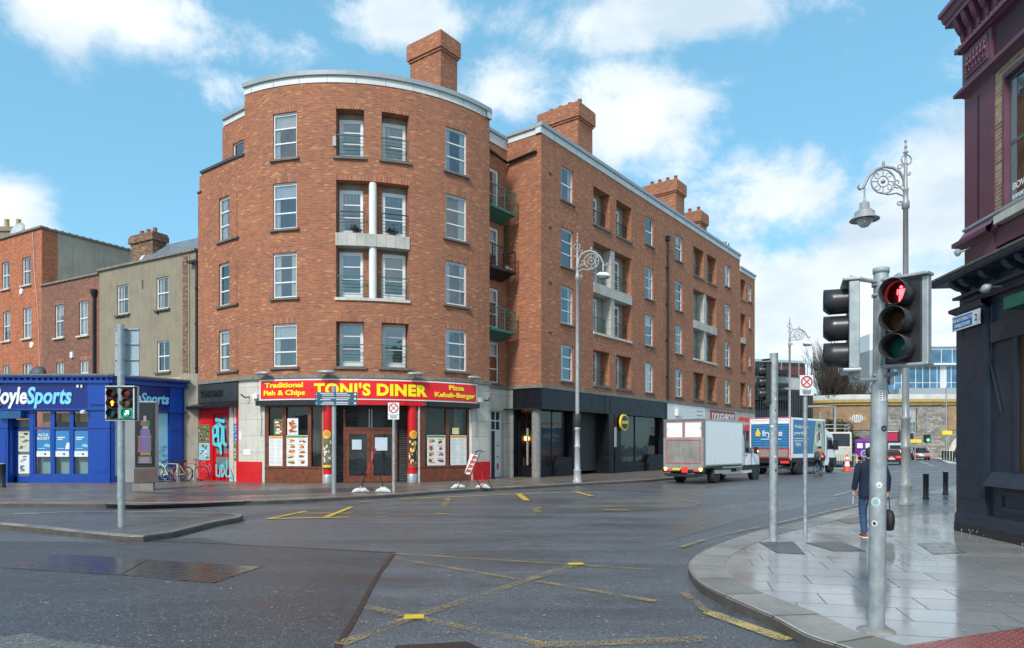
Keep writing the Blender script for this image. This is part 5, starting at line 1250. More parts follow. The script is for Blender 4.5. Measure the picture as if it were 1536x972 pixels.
b = MB(); b.box(-.02, W_+.1, -.35, -.05, 4.95, 5.25); w0, w1 = at(271,33.35)-(G0+RDx*x0), at(297,33.62)-(G0+RDx*x0); I_ = Vector((.489,.872,0)); b.quadbox([(w0.dot(RDx),w0.dot(I_),.1), (w1.dot(RDx),w1.dot(I_),.1), (w1.dot(RDx),w1.dot(I_),5.3), (w0.dot(RDx),w0.dot(I_),5.3)], (.05,.4,0)); b.build('lower_wall', paint('pale_tan_render', (.40,.35,.28), .9, var=.15, scale=1.5, dirt=.35, bump=.3), h)
# brown brick house
h = house('brown_brick_house', 'dark brown brick house, narrowest of the row, between orange brick and grey render', xb0, xg0, 11.45, None, 7)
x0 = xb0; hwall(h, x0, xg0-.01, 11.45, M_brick_b, [hw(82.5, 95.5, 457, 506), hw(118.5, 132, 451.5, 502.5), hw(84.5, 96, 543.5, 580), hw(119.5, 132.5, 540.5, 578)], 3.5, M_conc, M_soldier)
b = MB(); b.box(-.02, xg0-x0-.02, -.1, .4, 11.45, 11.56); b.box(0, xg0-x0-.03, .3, 3.5, 11.43, 11.46); b.build('coping', M_concd2, h)
b = MB(); xp = xr(144)-x0; b.tube([(xp,-.12,4.9), (xp,-.12,10.3)], .08, 8); b.lathe([(.1,0), (.2,.25), (.2,.4)], 8, 0, (xp,-.12,10.2)); b.build('downpipe', M_black, h)
b = MB(); xp = xr(109)-x0; b.box(xp-.12, xp+.14, -.1, 0, hz(109, 537), hz(109, 528)); b.build('meter_box', M_white2, h)
# orange brick house with blank grey side
h = house('orange_brick_house', 'tallest orange brick house with a blank grey rendered side wall at far left', xo0, xb0, 15, None, 9)
x0 = xo0; W_ = xb0-x0
hwall(h, x0, xb0-.01, 15.0, M_brick_o, [hw(3, 14.5, 393, 433), hw(33.5, 46, 386, 427), hw(4.5, 15.5, 467, 511), hw(34.5, 47, 462, 507), hw(4, 15, 548, 585), hw(34.5, 47, 545, 584), hw(-28,-16,398,437), hw(-28,-16,472,515)], 6.0, M_conc, M_soldier)
b = MB(); b.box(W_, W_+.03, .9, 6.3, 9, 14.95); b.build('rendered_side_wall', M_rendg, h)
b = MB(); b.box(W_, W_+.032, 0, .9, 9, 14.97); b.build('brick_quoin', M_brick_o, h)
b = MB(); b.box(-.05, W_+.1, -.12, .35, 15.0, 15.12); b.box(W_-.3, W_+.12, .35, 6.4, 14.96, 15.08); b.box(0, W_-.3, .35, 6.2, 14.9, 14.96)
for k in range(14): b.box(W_-.28, W_+.14, .7+k*.42, .78+k*.42, 15.08, 15.12)
b.build('coping', M_concd2, h)
b = MB()
for px, py in ((32.5, 437.5), (48, 517.5)): b.lathe([(.20,0), (.20,.05), (.17,.07)], 16, 0, (0,0,0), T((xr(px)-x0, 0, hz(px, py))) @ RX(radians(90)))
b.build('round_vent', M_white2, h)
b = MB(); b.tube([(W_-1.0,-.03,14.9), (W_-.7,-.03,12), (W_-.35,-.03,9.8), (W_-.1,-.03,5.5)], .02, 5); b.build('cable', M_conc, h)
b = MB(); b.box(-1.5, 1.5, 0, .9, 14, 16.3); b.box(-1.6, 1.6, -.1, 1.0, 16.3, 16.6); Cc = at(-6, 46.5)
ch = thing('chimney_stack', 'rendered chimney stack with cream pots rising behind the orange brick house', 'chimney', (Cc.x, Cc.y, 0), 0)
b.build('stack', M_render, ch)
for k in range(4): q = MB(); q.lathe([(.17,0), (.14,.6), (.18,.65), (.12,.65)], 10, 0, (-1.2+k*.8, .45, 16.6)); q.build('chimney_pot', paint('cream_clay', (.55,.42,.24), .8), ch)
q = MB(); A = T((at(26, 45.5).x, 45.5, zat(346, 45.5))) @ RZ(-.3) @ RX(radians(70)); q.lathe([(.02,.10), (.3,.06), (.62,0), (.63,.015), (.3,.09), (.02,.14)], 18, 0, (0,0,0), A); q.tube([A @ Vector((0,0,.05)), (at(26,45.5).x, 45.7, 15)], .03, 5)
tag(q.build('satellite_dish', paint('pale_dish', (.45,.46,.46), .5)), 'pale grey satellite dish on the parapet of the orange brick house', 'satellite dish')

# ================================================================ right hand corner building
B0 = Vector((8.70, 13.2, 0)); bd = Vector((-.1081, -.9941, 0)); BA = atan2(bd.y, bd.x)
pub = thing('corner_building', 'corner building with blue black shopfront below and plum painted upper floor at right', 'building', B0, BA)
def PB(u, d): return (u, d)
def xb(px, out=0.0):
    # u where the ray meets the plane y=-out
    r = (px-CX)/F; n = Vector((-bd.y, bd.x)); n = Vector((.9941, -.1081)); P = Vector((B0.x, B0.y))-n*out
    # P + bd*u on ray: (P.x+bd.x u) = r (P.y+bd.y u)
    return (r*P.y-P.x)/(bd.x-r*bd.y)
LB = 7.0; b = MB()
b.box(0, LB, .0, 8, .12, 4.6); b.build('shopfront_wall', M_ink, pub)
b = MB()
def bracketed(b, u0, u1, prof, y_in=0.0, end=True, m=0):
    """moulding: profile (projection, z) extruded along the wall and returned round the end"""
    for i in range(len(prof)-1):
        (p0, z0), (p1, z1) = prof[i], prof[i+1]
        b.face([(u0-p0, -p0, z0), (u1, -p0, z0), (u1, -p1, z1), (u0-p1, -p1, z1)], m)
        b.face([(u0-p0, 3, z0), (u0-p0, -p0, z0), (u0-p1, -p1, z1), (u0-p1, 3, z1)], m)
bracketed(b, 0, LB, [(.0,.50), (.10,.50), (.12,.44), (.12,.12)]); bracketed(b, 0, .88, [(.0,.60), (.06,.56), (.10,.50)])
b.box(0, .86, -.10, 0, .5, 4.27); b.box(-.10, 0, -.10, 3, .5, 4.27)      # pilaster
b.box(.12, .74, -.112, -.10, .78, .80); b.box(.12,.15,-.112,-.10,.80,4.0); b.box(.71,.74,-.112,-.10,.80,4.0); b.box(.12,.74,-.112,-.10,4.0,4.03)
bracketed(b, 0, .92, [(.0,4.26), (.12,4.28), (.20,4.34), (.20,4.40), (.0,4.44)])
b.box(1.0, LB, -.02, 0, .5, 1.05); b.box(1.25, 3.2, -.05, -.02, .62, .70); b.box(1.25, 3.2, -.05, -.02, .9, .98); b.box(1.20, 1.28, -.05, -.02, .62, .98)
b.quadbox([(.95,0,1.05), (.95,-.20,1.05), (.95,-.03,1.30), (.95,0,1.30)], (LB-.95,0,0)); b.box(1.6, 1.7, -.05, 0, 1.3, 3.95); b.box(.95, LB, -.06, 0, 3.6, 3.95)
b.build('pilaster', M_ink, pub)
b = MB(); bracketed(b, 0, LB, [(0,.40), (.128,.30), (.128,.12)]); b.build('peeling_plinth', paint('peeling_black_plinth', (.02,.02,.02), .5, var=.5, scale=9, dirt=.1), pub)
b = MB(); r = random.Random(77)
for k in range(16): x = r.uniform(0, 4.5)**1.0; w2 = r.uniform(.01, .04); z = .122+r.random()*.10; b.face([(x, -.1295, z), (x+w2, -.1295, z+.01), (x+w2*.8, -.1295, z+r.uniform(.02,.06)), (x+.01, -.1295, z+.04)])
b.build('plinth_chip', paint('pale_chipped_plaster', (.5,.49,.46), .8), pub)
# shopfront cornice with brackets
b = MB(); bracketed(b, 0, LB, [(.0,4.44), (.06,4.44), (.06,4.56), (.15,4.58), (.15,4.63), (.04,4.66), (.04,4.80), (.10,4.82), (.20,4.85), (.40,4.88), (.43,4.93), (.43,4.98), (.0,5.02)])
for x in (.08, .42, 1.05, 1.75, 2.1):
    b.quadbox([(x,-.03,4.60), (x,-.08,4.62), (x,-.12,4.70), (x,-.20,4.72), (x,-.30,4.78), (x,-.34,4.86), (x,-.03,4.86)], (.14,0,0))
b.build('shop_cornice', M_ink, pub)
b = MB(); bracketed(b, 0, LB, [(.43,4.985), (.445,4.99), (.445,5.03), (.0,5.22)]); b.build('mossy_lead_flashing', M_moss, pub)
b = MB(); ga = xb(1509, .3); b.box(ga, ga+1.5, -.34, -.05, 4.02, 4.22); b.build('green_awning_box', paint('deep_green_paint', (.01,.10,.06), .45), pub)
b = MB(); b.face([(1.7,-.01,1.3), (LB,-.01,1.3), (LB,-.01,3.6), (1.7,-.01,3.6)]); b.build('shop_glass', paint('dark_amber_glass', (.04,.028,.015), .1), pub)
b = MB(); b.tube([(1.02,-.06,4.25), (.95,-.03,3.7), (.92,-.03,3.2), (1.22,-.03,2.35)], .016, 6); b.tube([(.2,-.16,4.45), (1.0,-.15,4.43), (2.4,-.15,4.5)], .012, 5); b.build('cable', M_black, pub)
b = MB(); A = T((1.30, -.30, 4.48)); b.lathe([(.02,-.05), (.09,0), (.10,.05), (.03,.1)], 10, 0, (0,0,0), A @ RX(.6)); b.tube([A @ Vector((0,0,.05)), A @ Vector((0,.3,.05))], .018, 6); b.build('spot_lamp', M_capd, pub)
# street name plate
pl = MB(); sx0, sx1 = -.10, .84; pl.box(sx0, sx1, -.175, -.160, 3.97, 4.25, 1); pl.box(sx0+.04, sx1-.24, -.182, -.174, 4.0, 4.22, 0); pt = pl.build('street_name_plate', [M_plateb, M_signw], pub)
text('BEALACH CHARLOTTE', .085, M_signw, pt, T(((sx0+sx1-.2)/2, -.184, 4.125)), .001, .001, sxy=(.76, 1.1)); text('CHARLOTTE WAY', .085, M_signw, pt, T(((sx0+sx1-.2)/2, -.184, 4.02)), .001, .001, sxy=(.76, 1.1)); text('2', .17, M_ink, pt, T((sx1-.12, -.178, 4.05)), .001, .003)
# upper plum storey
b = MB(); b.box(.02, LB, .12, 8, 5.0, 10.5); b.box(0, .97, 0, .13, 5.0, 8.6); b.box(-.0, .4, .13, 6, 5.0, 8.6)
b.box(.18, .50, -.012, 0, 5.95, 8.2) if False else None
b.box(.97, LB, .0, .13, 8.42, 9.3)
bracketed(b, 0, 1.0, [(.0,5.50), (.06,5.56), (.16,5.60), (.16,5.68), (.08,5.72), (.0,5.86)])
bracketed(b, 0, LB, [(.0,8.42), (.05,8.46), (.14,8.50), (.14,8.56), (.05,8.66), (.0,8.66)])
b.box(0, LB, .0, .14, 8.6, 9.3); b.box(.0, .95, -.04, 0, 8.68, 9.26)
b.box(.97, LB, .02, .13, 5.3, 5.62)
b.build('painted_wall', M_purple, pub)
b = MB(); b.box(.44, .50, -.004, .001, 5.98, 8.25); b.build('panel_groove', paint('dark_plum', (.03,.008,.015), .5), pub)
b = MB(); b.box(.97, 1.2, .015, .13, 5.75, 8.42); b.box(1.2, LB, .014, .13, 8.24, 8.42); b.build('brick_wall', M_brick_y, pub)
b = MB(); b.box(1.2, 1.25, .0, .119, 5.80, 8.24); b.box(1.25, 3.4, .0, .119, 8.16, 8.24); b.build('window_reveal', M_purple, pub)
b = MB(); b.box(1.12, 3.5, -.10, .119, 5.66, 5.80); b.build('stone_sill', M_conc, pub)
b = MB(); b.box(1.25, 1.29, .10, .118, 5.8, 8.16); b.box(1.29, 3.2, .10, .118, 6.98, 7.04); b.box(1.29, 3.2, .10, .118, 8.10, 8.16); b.box(1.29, 3.2, .10, .118, 5.8, 5.86)
wn_ = b.build('window', paint('grey_sash_paint', (.10,.12,.13), .4), pub); b = MB(); b.face([(1.28,.112,5.85), (3.2,.112,5.85), (3.2,.112,8.12), (1.28,.112,8.12)]); b.build('pane', M_glass, wn_)
b = MB(); b.box(1.2, 3.3, .117, .1185, 5.8, 8.2, 0); b.box(1.29, 1.42, .113, .116, 5.86, 8.1, 1); b.box(1.42,2.4,.1135,.1165,5.86,7.6,2); b.build('room_shade', [M_room, M_blind, paint('tan_interior', (.30,.17,.09), .7)], wn_)
text('BOW', .17, M_signw, wn_, T((1.31, .105, 6.18)), .002, .002, 0, 'LEFT'); text('BARBER', .11, M_signw, wn_, T((1.31, .105, 6.02)), .002, .001, 0, 'LEFT')
# carved frieze, dentils, brackets and main cornice
b = MB(); b.box(.12, .85, -.06, -.04, 8.74, 9.20); b.build('frieze_panel', M_purple, pub)
b = MB(); r = random.Random(8)
for k in range(6):
    x = .2+k*.112; b.lathe([(.055,0), (.05,.02), (.02,.035)], 8, 0, (0,0,0), T((x, -.06, 8.97)) @ RX(radians(90)))
    for s in (-1, 1): b.tube([(x, -.07, 8.97+s*.05), (x+.04*s, -.075, 8.97+s*.12), (x-.03*s, -.07, 8.97+s*.17)], .016, 5)
b.build('carved_scroll', M_purple2, pub)
b = MB(); bracketed(b, 0, LB, [(.0,9.28), (.06,9.30), (.10,9.34), (.10,9.42), (.04,9.44), (.04,9.86), (.10,9.90), (.24,9.93), (.24,10.00), (.27,10.04), (.29,10.14), (.33,10.18), (.33,10.26), (.0,10.34)])
for k in range(28): x = .0+k*.13; b.box(x-.08, x-.01, -.15, -.09, 9.32, 9.41)
b.build('main_cornice', M_purple2, pub)
b = MB()
for k in range(12):
    x = .02+k*.27; b.quadbox([(x,-.04,9.50), (x,-.08,9.50), (x,-.10,9.62), (x,-.14,9.66), (x,-.19,9.76), (x,-.23,9.92), (x,-.04,9.92)], (.11,0,0))
b.build('cornice_bracket', M_purple, pub)
b = MB(); bracketed(b, 0, LB, [(.0,5.86), (.03,5.88), (.03,5.92), (0,5.92)]); b.lathe([(.03,-.05), (.06,0), (.06,.05), (.02,.08)], 10, 0, (.25, -.25, 5.40)); b.tube([(.25,-.25,5.4), (.25,-.02,5.5)], .02, 5); b.build('spot_lamp', M_capd, pub)
b = MB(); b.box(-.02, LB, .2, 8, 10.3, 10.5); b.build('roof', M_slate, pub)
# ================================================================ ornate street lamps
def arcp(cx, cz, r, a0, a1, n=16, sx=1.0): return [(cx+sx*r*cos(radians(a0+(a1-a0)*k/n)), 0, cz+r*sin(radians(a0+(a1-a0)*k/n))) for k in range(n+1)]
def spiral(cx, cz, r0, r1, a0, a1, n=20): return [(cx+(r0+(r1-r0)*k/n)*cos(radians(a0+(a1-a0)*k/n)), 0, cz+(r0+(r1-r0)*k/n)*sin(radians(a0+(a1-a0)*k/n))) for k in range(n+1)]
def make_lamp(label, loc, rz, Ht, modern=False, m=None):
    """post with scroll arm along +x; Ht = finial tip height"""
    m = m or M_lamp
    t = thing('street_lamp', label, 'street lamp', loc, rz, 'ornate lamp posts along the street'); z = Ht-loc[2]
    b = MB(); k = z/10.2
    b.lathe([(.21,0), (.21,.08), (.17,.14), (.165,.50), (.18,.54), (.13,.62), (.118,1.55), (.14,1.58), (.14,1.64), (.112,1.68), (.105,2.35), (.13,2.38), (.13,2.46), (.095,2.50), (.088,3.0), (.076,5.4*k), (.066,8.25*k), (.10,8.27*k), (.10,8.45*k), (.07,8.5*k), (.065,8.75*k), (.085,8.78*k), (.05,8.85*k), (.045,9.5*k)], 16)
    b.build('post', m, t)
    b = MB(); b.lathe([(.04,9.5*k), (.06,9.52*k), (.03,9.56*k), (.03,9.80*k), (.075,9.83*k), (.03,9.88*k), (.025,9.96*k), (.05,9.99*k), (.022,10.03*k), (.02,10.12*k), (.045,10.16*k), (.005,z)], 10); b.build('finial', m, t)
    b = MB(); c = 9.28*k
    b.tube([(.03,0,8.9*k), (.06,0,9.1*k), (.16,0,9.28*k), (.35,0,9.40*k), (.58,0,9.44*k), (.82,0,9.36*k), (1.02,0,9.18*k), (1.13,0,8.98*k), (1.19,0,8.84*k), (1.28,0,8.80*k), (1.34,0,8.86*k), (1.30,0,8.93*k)], [.04]*8+[.032]*4, 6)
    b.tube(spiral(.63, 9.02*k, .335, .335, 0, 360, 26), .022, 5); b.tube(spiral(.63, 9.02*k, .15, .15, 0, 360, 16), .018, 5)
    for a in (45, 135, 225, 315): b.tube(spiral(.63+.24*cos(radians(a)), 9.02*k+.24*sin(radians(a)), .10, .03, a+180, a+540, 14), .014, 4)
    for a in (0, 90, 180, 270): b.tube([(.63+.15*cos(radians(a)), 0, 9.02*k+.15*sin(radians(a))), (.63+.33*cos(radians(a)), 0, 9.02*k+.33*sin(radians(a)))], .016, 4)
    b.lathe([(.01,-.05), (.06,-.02), (.06,.02), (.01,.05)], 8, 0, (0,0,0), T((.63,0,9.02*k)) @ RX(radians(90)))
    b.tube([(.07,0,8.62*k), (.25,0,8.70*k), (.5,0,8.66*k), (.72,0,8.72*k)], .024, 5); b.tube(spiral(.24, 8.98*k, .16, .04, 200, 560, 18), .018, 5); b.tube([(.05,0,8.76*k), (.2,0,8.9*k), (.34,0,8.98*k)], .02, 5)
    b.tube(spiral(-.02, 9.62*k, .15, .13, 0, 360, 18), .02, 5); b.tube(spiral(.16, 9.42*k, .09, .03, 180, -180, 12), .018, 5); b.tube(spiral(.18, 8.42*k, .07, .03, 180, 540, 12), .018, 5); b.tube([(.06,0,8.45*k), (.15,0,8.47*k)], .02, 5)
    b.tube(spiral(-.10, 9.25*k, .06, .02, 0, -300, 10), .016, 5)
    b.lathe([(.02,0), (.04,.03), (.03,.06), (.045,.1), (.01,.15)], 8, 0, (.62, 0, 9.46*k))
    b.build('scroll_arm', m, t)
    hx = 1.15
    if not modern:
        b = MB(); b.tube([(hx,0,8.92*k), (hx,0,8.55*k)], .022, 6); b.lathe([(.03,8.55*k), (.05,8.45*k), (.13,8.42*k), (.13,8.26*k), (.17,8.24*k), (.26,8.16*k), (.26,8.06*k), (.38,7.97*k), (.39,7.94*k), (.24,7.99*k), (.02,8.0*k)], 20, 0, (hx, 0, 0)); l = b.build('lantern', m, t)
        b = MB(); b.lathe([(.215,7.97*k), (.19,7.86*k), (.10,7.76*k), (.005,7.73*k)], 16, 0, (hx,0,0)); b.build('glass_bowl', paint('lamp_bowl', (.55,.58,.60), .15), l)
    else:
        b = MB(); b.tube([(hx,0,8.92*k), (hx,0,8.6*k)], .022, 6); b.lathe([(.03,.12), (.16,.10), (.24,.04), (.26,-.04), (.02,-.05)], 16, 0, (0,0,0), T((hx+.02,0,8.42*k)) @ Matrix.Diagonal((1.25,.8,1.2,1)) @ RY(radians(8))); l = b.build('lantern', M_white2, t)
        b = MB(); b.lathe([(.24,0), (.2,-.09), (.1,-.12), (.005,-.125)], 14, 0, (0,0,0), T((hx+.02,0,8.37*k)) @ Matrix.Diagonal((1.2,.8,1,1))); b.build('glass_bowl', paint('dull_bowl', (.30,.30,.29), .3), l)
    return t
p = gp(1358.5, 757, .12); make_lamp('silver grey lamp post with a hanging bowl lantern beside the right pavement', p, pi, zat(209, p.y))
p = gp(866, 723.5, .12); L1 = make_lamp('tall pale lamp post with a scrolled arm in front of the dark restaurant', p, radians(-8), zat(349, p.y), True, paint('pale_lamp_paint', (.38,.39,.39), .42, .1, var=.15, dirt=.2))
b = MB(); b.lathe([(.14,2.5), (.155,2.52), (.155,3.05), (.13,3.1)], 16); b.build('dark_band', M_dark, L1)
p = at(1184.5, 47, .12); make_lamp('most distant lamp post, rising behind the blue delivery truck', p, radians(-5), zat(476, 47), True)

# ================================================================ traffic signals
def sig_head(parent, M, lit, mode='ped', visor=.20, s=1.0, backm=None):
    """three aspect head, lenses face -y; origin at its centre"""
    hb = MB(); w2, h2 = .155*s, .375*s
    hb.box(-w2, w2, .0, .075*s, -h2, h2, 0, M); hb.box(w2, w2+.055*s, -.0, .085*s, -h2-.01, h2+.01, 1, M); hb.box(-w2-.02*s, w2+.07*s, -.05*s, .10*s, h2+.011, h2+.04*s, 1, M); hb.box(-w2-.02*s, w2+.07*s, -.05*s, .10*s, -h2-.04*s, -h2-.011, 1, M)
    o = hb.build('signal_head', [M_sig, backm or M_galv], parent, bevel=.008*s)
    for k, zc in enumerate((.245*s, 0, -.245*s)):
        v = MB(); R0 = .113*s; n = 24; rings = []
        for (d, rr) in ((0, R0), (visor*.5, R0*1.01), (visor, R0*1.02), (visor, R0*.96), (0, R0*.94)):
            ring = []
            for q in range(n):
                a = 2*pi*q/n; cut = max(0, -sin(a)-.5)*d*.5 if d else 0
                ring.append(M @ Vector((rr*cos(a), -d+cut, zc+rr*sin(a))))
            rings.append(ring)
        v.ring(rings, 0, True); v.build('visor', M_sig, o)
        l = MB(); pr = [(.0001, -.022*s), (.05*s, -.018*s), (.08*s, -.009*s), (R0*.93, 0)]
        l.lathe(pr, 20, 0, (0,0,0), M @ T((0, -.003, zc)) @ RX(radians(-90)) @ Matrix.Diagonal((1, 1, 1, 1)))
        cols = [('signal_red', (.16,.006,.006)), ('signal_amber', (.14,.055,.025)), ('signal_green', (.006,.13,.11))]
        lens = l.build('lens', paint(cols[k][0], cols[k][1], .2, var=.3), o)
        if lit.get(k):
            fig, mt = lit[k]; g_ = MB(); y_ = -.030*s-.003
            for poly in fig: g_.face([M @ Vector((x*s, y_-.0004*fig.index(poly), zc+z*s)) for x, z in poly])
            g_.build('lit_symbol', mt, lens)
    return o
def circ(cx, cz, r, n=10): return [(cx+r*cos(2*pi*k/n), cz+r*sin(2*pi*k/n)) for k in range(n)]
MAN = [circ(0,.062,.014), [(-.022,.045),(.022,.045),(.020,-.01),(-.020,-.01)], [(-.034,.042),(-.024,.046),(-.026,-.005),(-.035,-.005)], [(.024,.046),(.034,.042),(.035,-.005),(.026,-.005)], [(-.019,-.012),(-.002,-.012),(-.004,-.075),(-.019,-.075)], [(.002,-.012),(.019,-.012),(.019,-.075),(.004,-.075)]]
UP = [[(-.022,-.06),(.022,-.06),(.022,.02),(-.022,.02)], [(-.055,.015),(.055,.015),(0,.075)]]
UPR = [[(-.055,-.04),(-.03,-.06),(.04,.015),(.02,.035)], [(.06,.06),(-.02,.055),(-.02,.03),(.035,.03),(.035,-.03),(.06,-.03)]]
M_er, M_ea, M_eg = emis('lit_red', (1,.05,.06), 5.0), emis('lit_amber', (1,.30,.02), 3.0), emis('lit_green', (.10,.75,.42), 1.1)
# big signal on the near right pavement
p = gp(1314, 946, .12); t = thing('traffic_signal', 'tall galvanised pole with a red man signal, nearest the camera', 'traffic signal', p, 0, 'signal poles')
b = MB(); top = zat(405, p.y)-.12; tilt = .045
cut = zat(577, p.y)-.12
b.tube([(0,0,0), (tilt*cut/top,0,cut)], .069, 22); b.tube([(tilt*cut/top+.006,0,cut), (tilt,0,top)], .0605, 22); b.build('pole', M_galv, t)
b = MB(); b.lathe([(.063, top-.03), (.068, top-.03), (.068, top+.015), (.02, top+.02)], 20, 0, (tilt,0,0)); b.build('pole_cap', M_capd, t)
b = MB(); b.lathe([(.16,.0), (.15,.012), (.075,.03)], 18); b.build('base_collar', M_concd, t)
def hd(px, py, Y): q = at(px, Y, zat(py, Y)); return Vector((q.x-p.x, q.y-p.y, q.z-p.z))
c1_ = hd(1354, 482, 5.80); A = T(c1_) @ RZ(radians(-50)); sig_head(t, A, {0: (MAN, M_er)}, visor=.225, s=.93)
c2_ = hd(1271, 492, 6.0); A2 = T(c2_) @ RZ(radians(-112)); sig_head(t, A2, {}, visor=.19, s=.96)
b = MB(); zt1, zb1 = c1_.z+.40, c1_.z-.43
b.tube([(tilt,0,zt1-.03), (c1_.x+.02, c1_.y+.08, zt1+.015), (c1_.x+.03, c1_.y+.09, zt1-.02)], .020, 8); b.tube([(tilt,0,zb1), (c1_.x+.02, c1_.y+.08, zb1), (c1_.x+.02,c1_.y+.08,zb1+.04)], .020, 8)
b.tube([(tilt,0,c2_.z+.42), (c2_.x+.03, c2_.y, c2_.z+.44), (c2_.x+.03,c2_.y,c2_.z+.39)], .020, 8); b.tube([(tilt,0,c2_.z-.44), (c2_.x+.03,c2_.y,c2_.z-.46), (c2_.x+.03,c2_.y,c2_.z-.39)], .020, 8)
for z in (zt1-.03, zb1, c2_.z+.42, c2_.z-.44, zt1-.12): b.box(tilt-.075, tilt+.075, -.02, .02, z-.015, z+.015); b.tube([(tilt-.09,-.03,z), (tilt+.09,-.03,z)], .010, 6)
b.box(tilt+.05, tilt+.085, -.06, .02, zb1-.08, zb1+.08)
b.build('bracket', M_galv, t)
# stickers, marks
r = random.Random(2); b = MB()
def sticker(z, ang, w2, h2, m, rad=.0702):
    n = 4; c_ = []
    for i in range(n):
        a0 = ang-w2+2*w2*i/n; a1 = ang-w2+2*w2*(i+1)/n
        x0 = tilt*z/top; b.face([(x0+rad*cos(a0), rad*sin(a0), z-h2), (x0+rad*cos(a1), rad*sin(a1), z-h2), (x0+rad*cos(a1), rad*sin(a1), z+h2), (x0+rad*cos(a0), rad*sin(a0), z+h2)], m)
fr = -pi/2
sticker(zat(594, 6.1)-.12, fr-.1, .42, .045, 0, .0715); sticker(zat(594, 6.1)-.12, fr+.55, .1, .04, 0, .072)
for k in range(8): sticker(zat(594, 6.1)-.12+(-.03+.02*(k//2)), fr-.35+.4*(k % 2), .12, .004, 1, .0722)
def dot(z, ang, rr, m, rad):
    x0 = tilt*z/top; b.face([(x0+rad*cos(ang+rr/rad*cos(k*pi/6)), rad*sin(ang+rr/rad*cos(k*pi/6)), z+rr*sin(k*pi/6)) for k in range(12)], m)
zs = zat(752, 6.1)-.12; dot(zs, fr-.75, .040, 0, .0705); dot(zs, fr-.75, .030, 2, .0709); dot(zs-.19, fr-.85, .026, 0, .0705); dot(zs-.19, fr-.85, .014, 1, .071); dot(zs+.15, fr-.35, .026, 0, .0705)
zk = zat(643, 6.1)-.12
for k in range(9): a = k*.7; dot(zk+.018*sin(a), fr+.15+.25*cos(a), .011, 1, .0706)
b.build('sticker', [P_wh, P_bk, pg('teal', (.25,.55,.50))], t)
# short pole with signal seen from the side
p = gp(1160, 811, .12); t = thing('traffic_signal', 'short galvanised signal pole covered in stickers left of the no stopping sign', 'traffic signal', p, 0, 'signal poles'); top = zat(530, p.y)-.12
b = MB(); b.tube([(0,0,0), (.01,0,top)], .070, 16); b.build('pole', M_galv, t)
A = T((-.10, .12, zat(573, p.y)-.12)) @ RZ(radians(-104)); sig_head(t, A, {}, visor=.13, s=.84, backm=M_sig)
b = MB()
for z in (.42, -.42): b.tube([(0,0,zat(575, p.y)-.12+z), (-.14,.14,zat(575, p.y)-.12+z)], .02, 6)
b.build('bracket', M_sig, t)
b = MB(); r = random.Random(6)
for k in range(16):
    z = 1.2+r.random()*1.3; a0 = fr+r.uniform(-.9, .9); w2 = r.uniform(.12, .4); h2 = r.uniform(.01, .05)
    b.face([(.0715*cos(a0-w2), .0715*sin(a0-w2), z), (.0715*cos(a0), .0715*sin(a0), z), (.0715*cos(a0+w2), .0715*sin(a0+w2), z), (.0715*cos(a0+w2), .0715*sin(a0+w2), z+h2), (.0715*cos(a0), .0715*sin(a0), z+h2), (.0715*cos(a0-w2), .0715*sin(a0-w2), z+h2)], k % 4)
b.build('sticker', [P_wh, P_bk, P_sk, P_gy], t)
# island signal facing the camera
p = gp(181, 790, .12); t = thing('traffic_signal', 'pole on the traffic island with two lit signal heads and a grey sign board', 'traffic signal', p, 0, 'signal poles'); top = zat(487, p.y)-.12
b = MB(); b.tube([(.02,0,0), (-.0,0,top)], .068, 16); b.build('pole', M_galv, t)
b = MB(); zc = zat(605, p.y)-.12; b.box(-.28, -.255, -.06, .12, zc-.33, zc+.33); b.box(.285, .31, -.06, .12, zc-.33, zc+.33); b.box(-.24,.29,.10,.12,zc-.31,zc+.31); b.box(-.28,.31,-.06,.12,zc+.33,zc+.355); b.box(-.28,.31,-.06,.12,zc-.355,zc-.33); b.build('backing_board', M_sigw, t)
sig_head(t, T((-.135, -.04, zc)), {1: (UP, M_ea)}, visor=.10, s=.80, backm=M_sig); 
hd2 = sig_head(t, T((.155, -.04, zc)), {2: (UPR, emis('lit_white', (.75,1,.85), 1.5))}, visor=.06, s=.80, backm=M_sig)
b = MB(); b.box(.155-.12, .155+.12, -.065, -.045, zc-.30, zc-.10); b.build('lit_panel', emis('lit_dark_green', (.0,.16,.10), .7), t)
b = MB(); b.tube([(0,.10,.0), (0,.10,.0)], .01, 4) if False else b.box(-.19, .30, .14, .16, zat(563, p.y)-.12, zat(491, p.y)-.12); sgb = b.build('sign_board', paint('sign_back_grey', (.33,.42,.46), .45, .2, var=.08), t)
b = MB(); z0, z1 = zat(563, p.y)-.12, zat(491, p.y)-.12
for z in (z0, z0+(z1-z0)*.33, z0+(z1-z0)*.66, z1-.03): b = MB(); b.box(-.19, .31, .11, .14, z, z+.025); b.build('sign_rail', M_galv, sgb)
b = MB(); b.box(.02, .10, -.09, -.07, zc-.02, zc+.04); b.build('sticker', P_bk, t)
b = MB(); b.tube([(-.13,.35,0), (-.13,.35,2.6)], .04, 10); o = b.build('slim_post', M_galv); o.location = gp(174.5, 752, .12); tag(o, 'slim pale post on the pavement right behind the island signal pole', 'post')
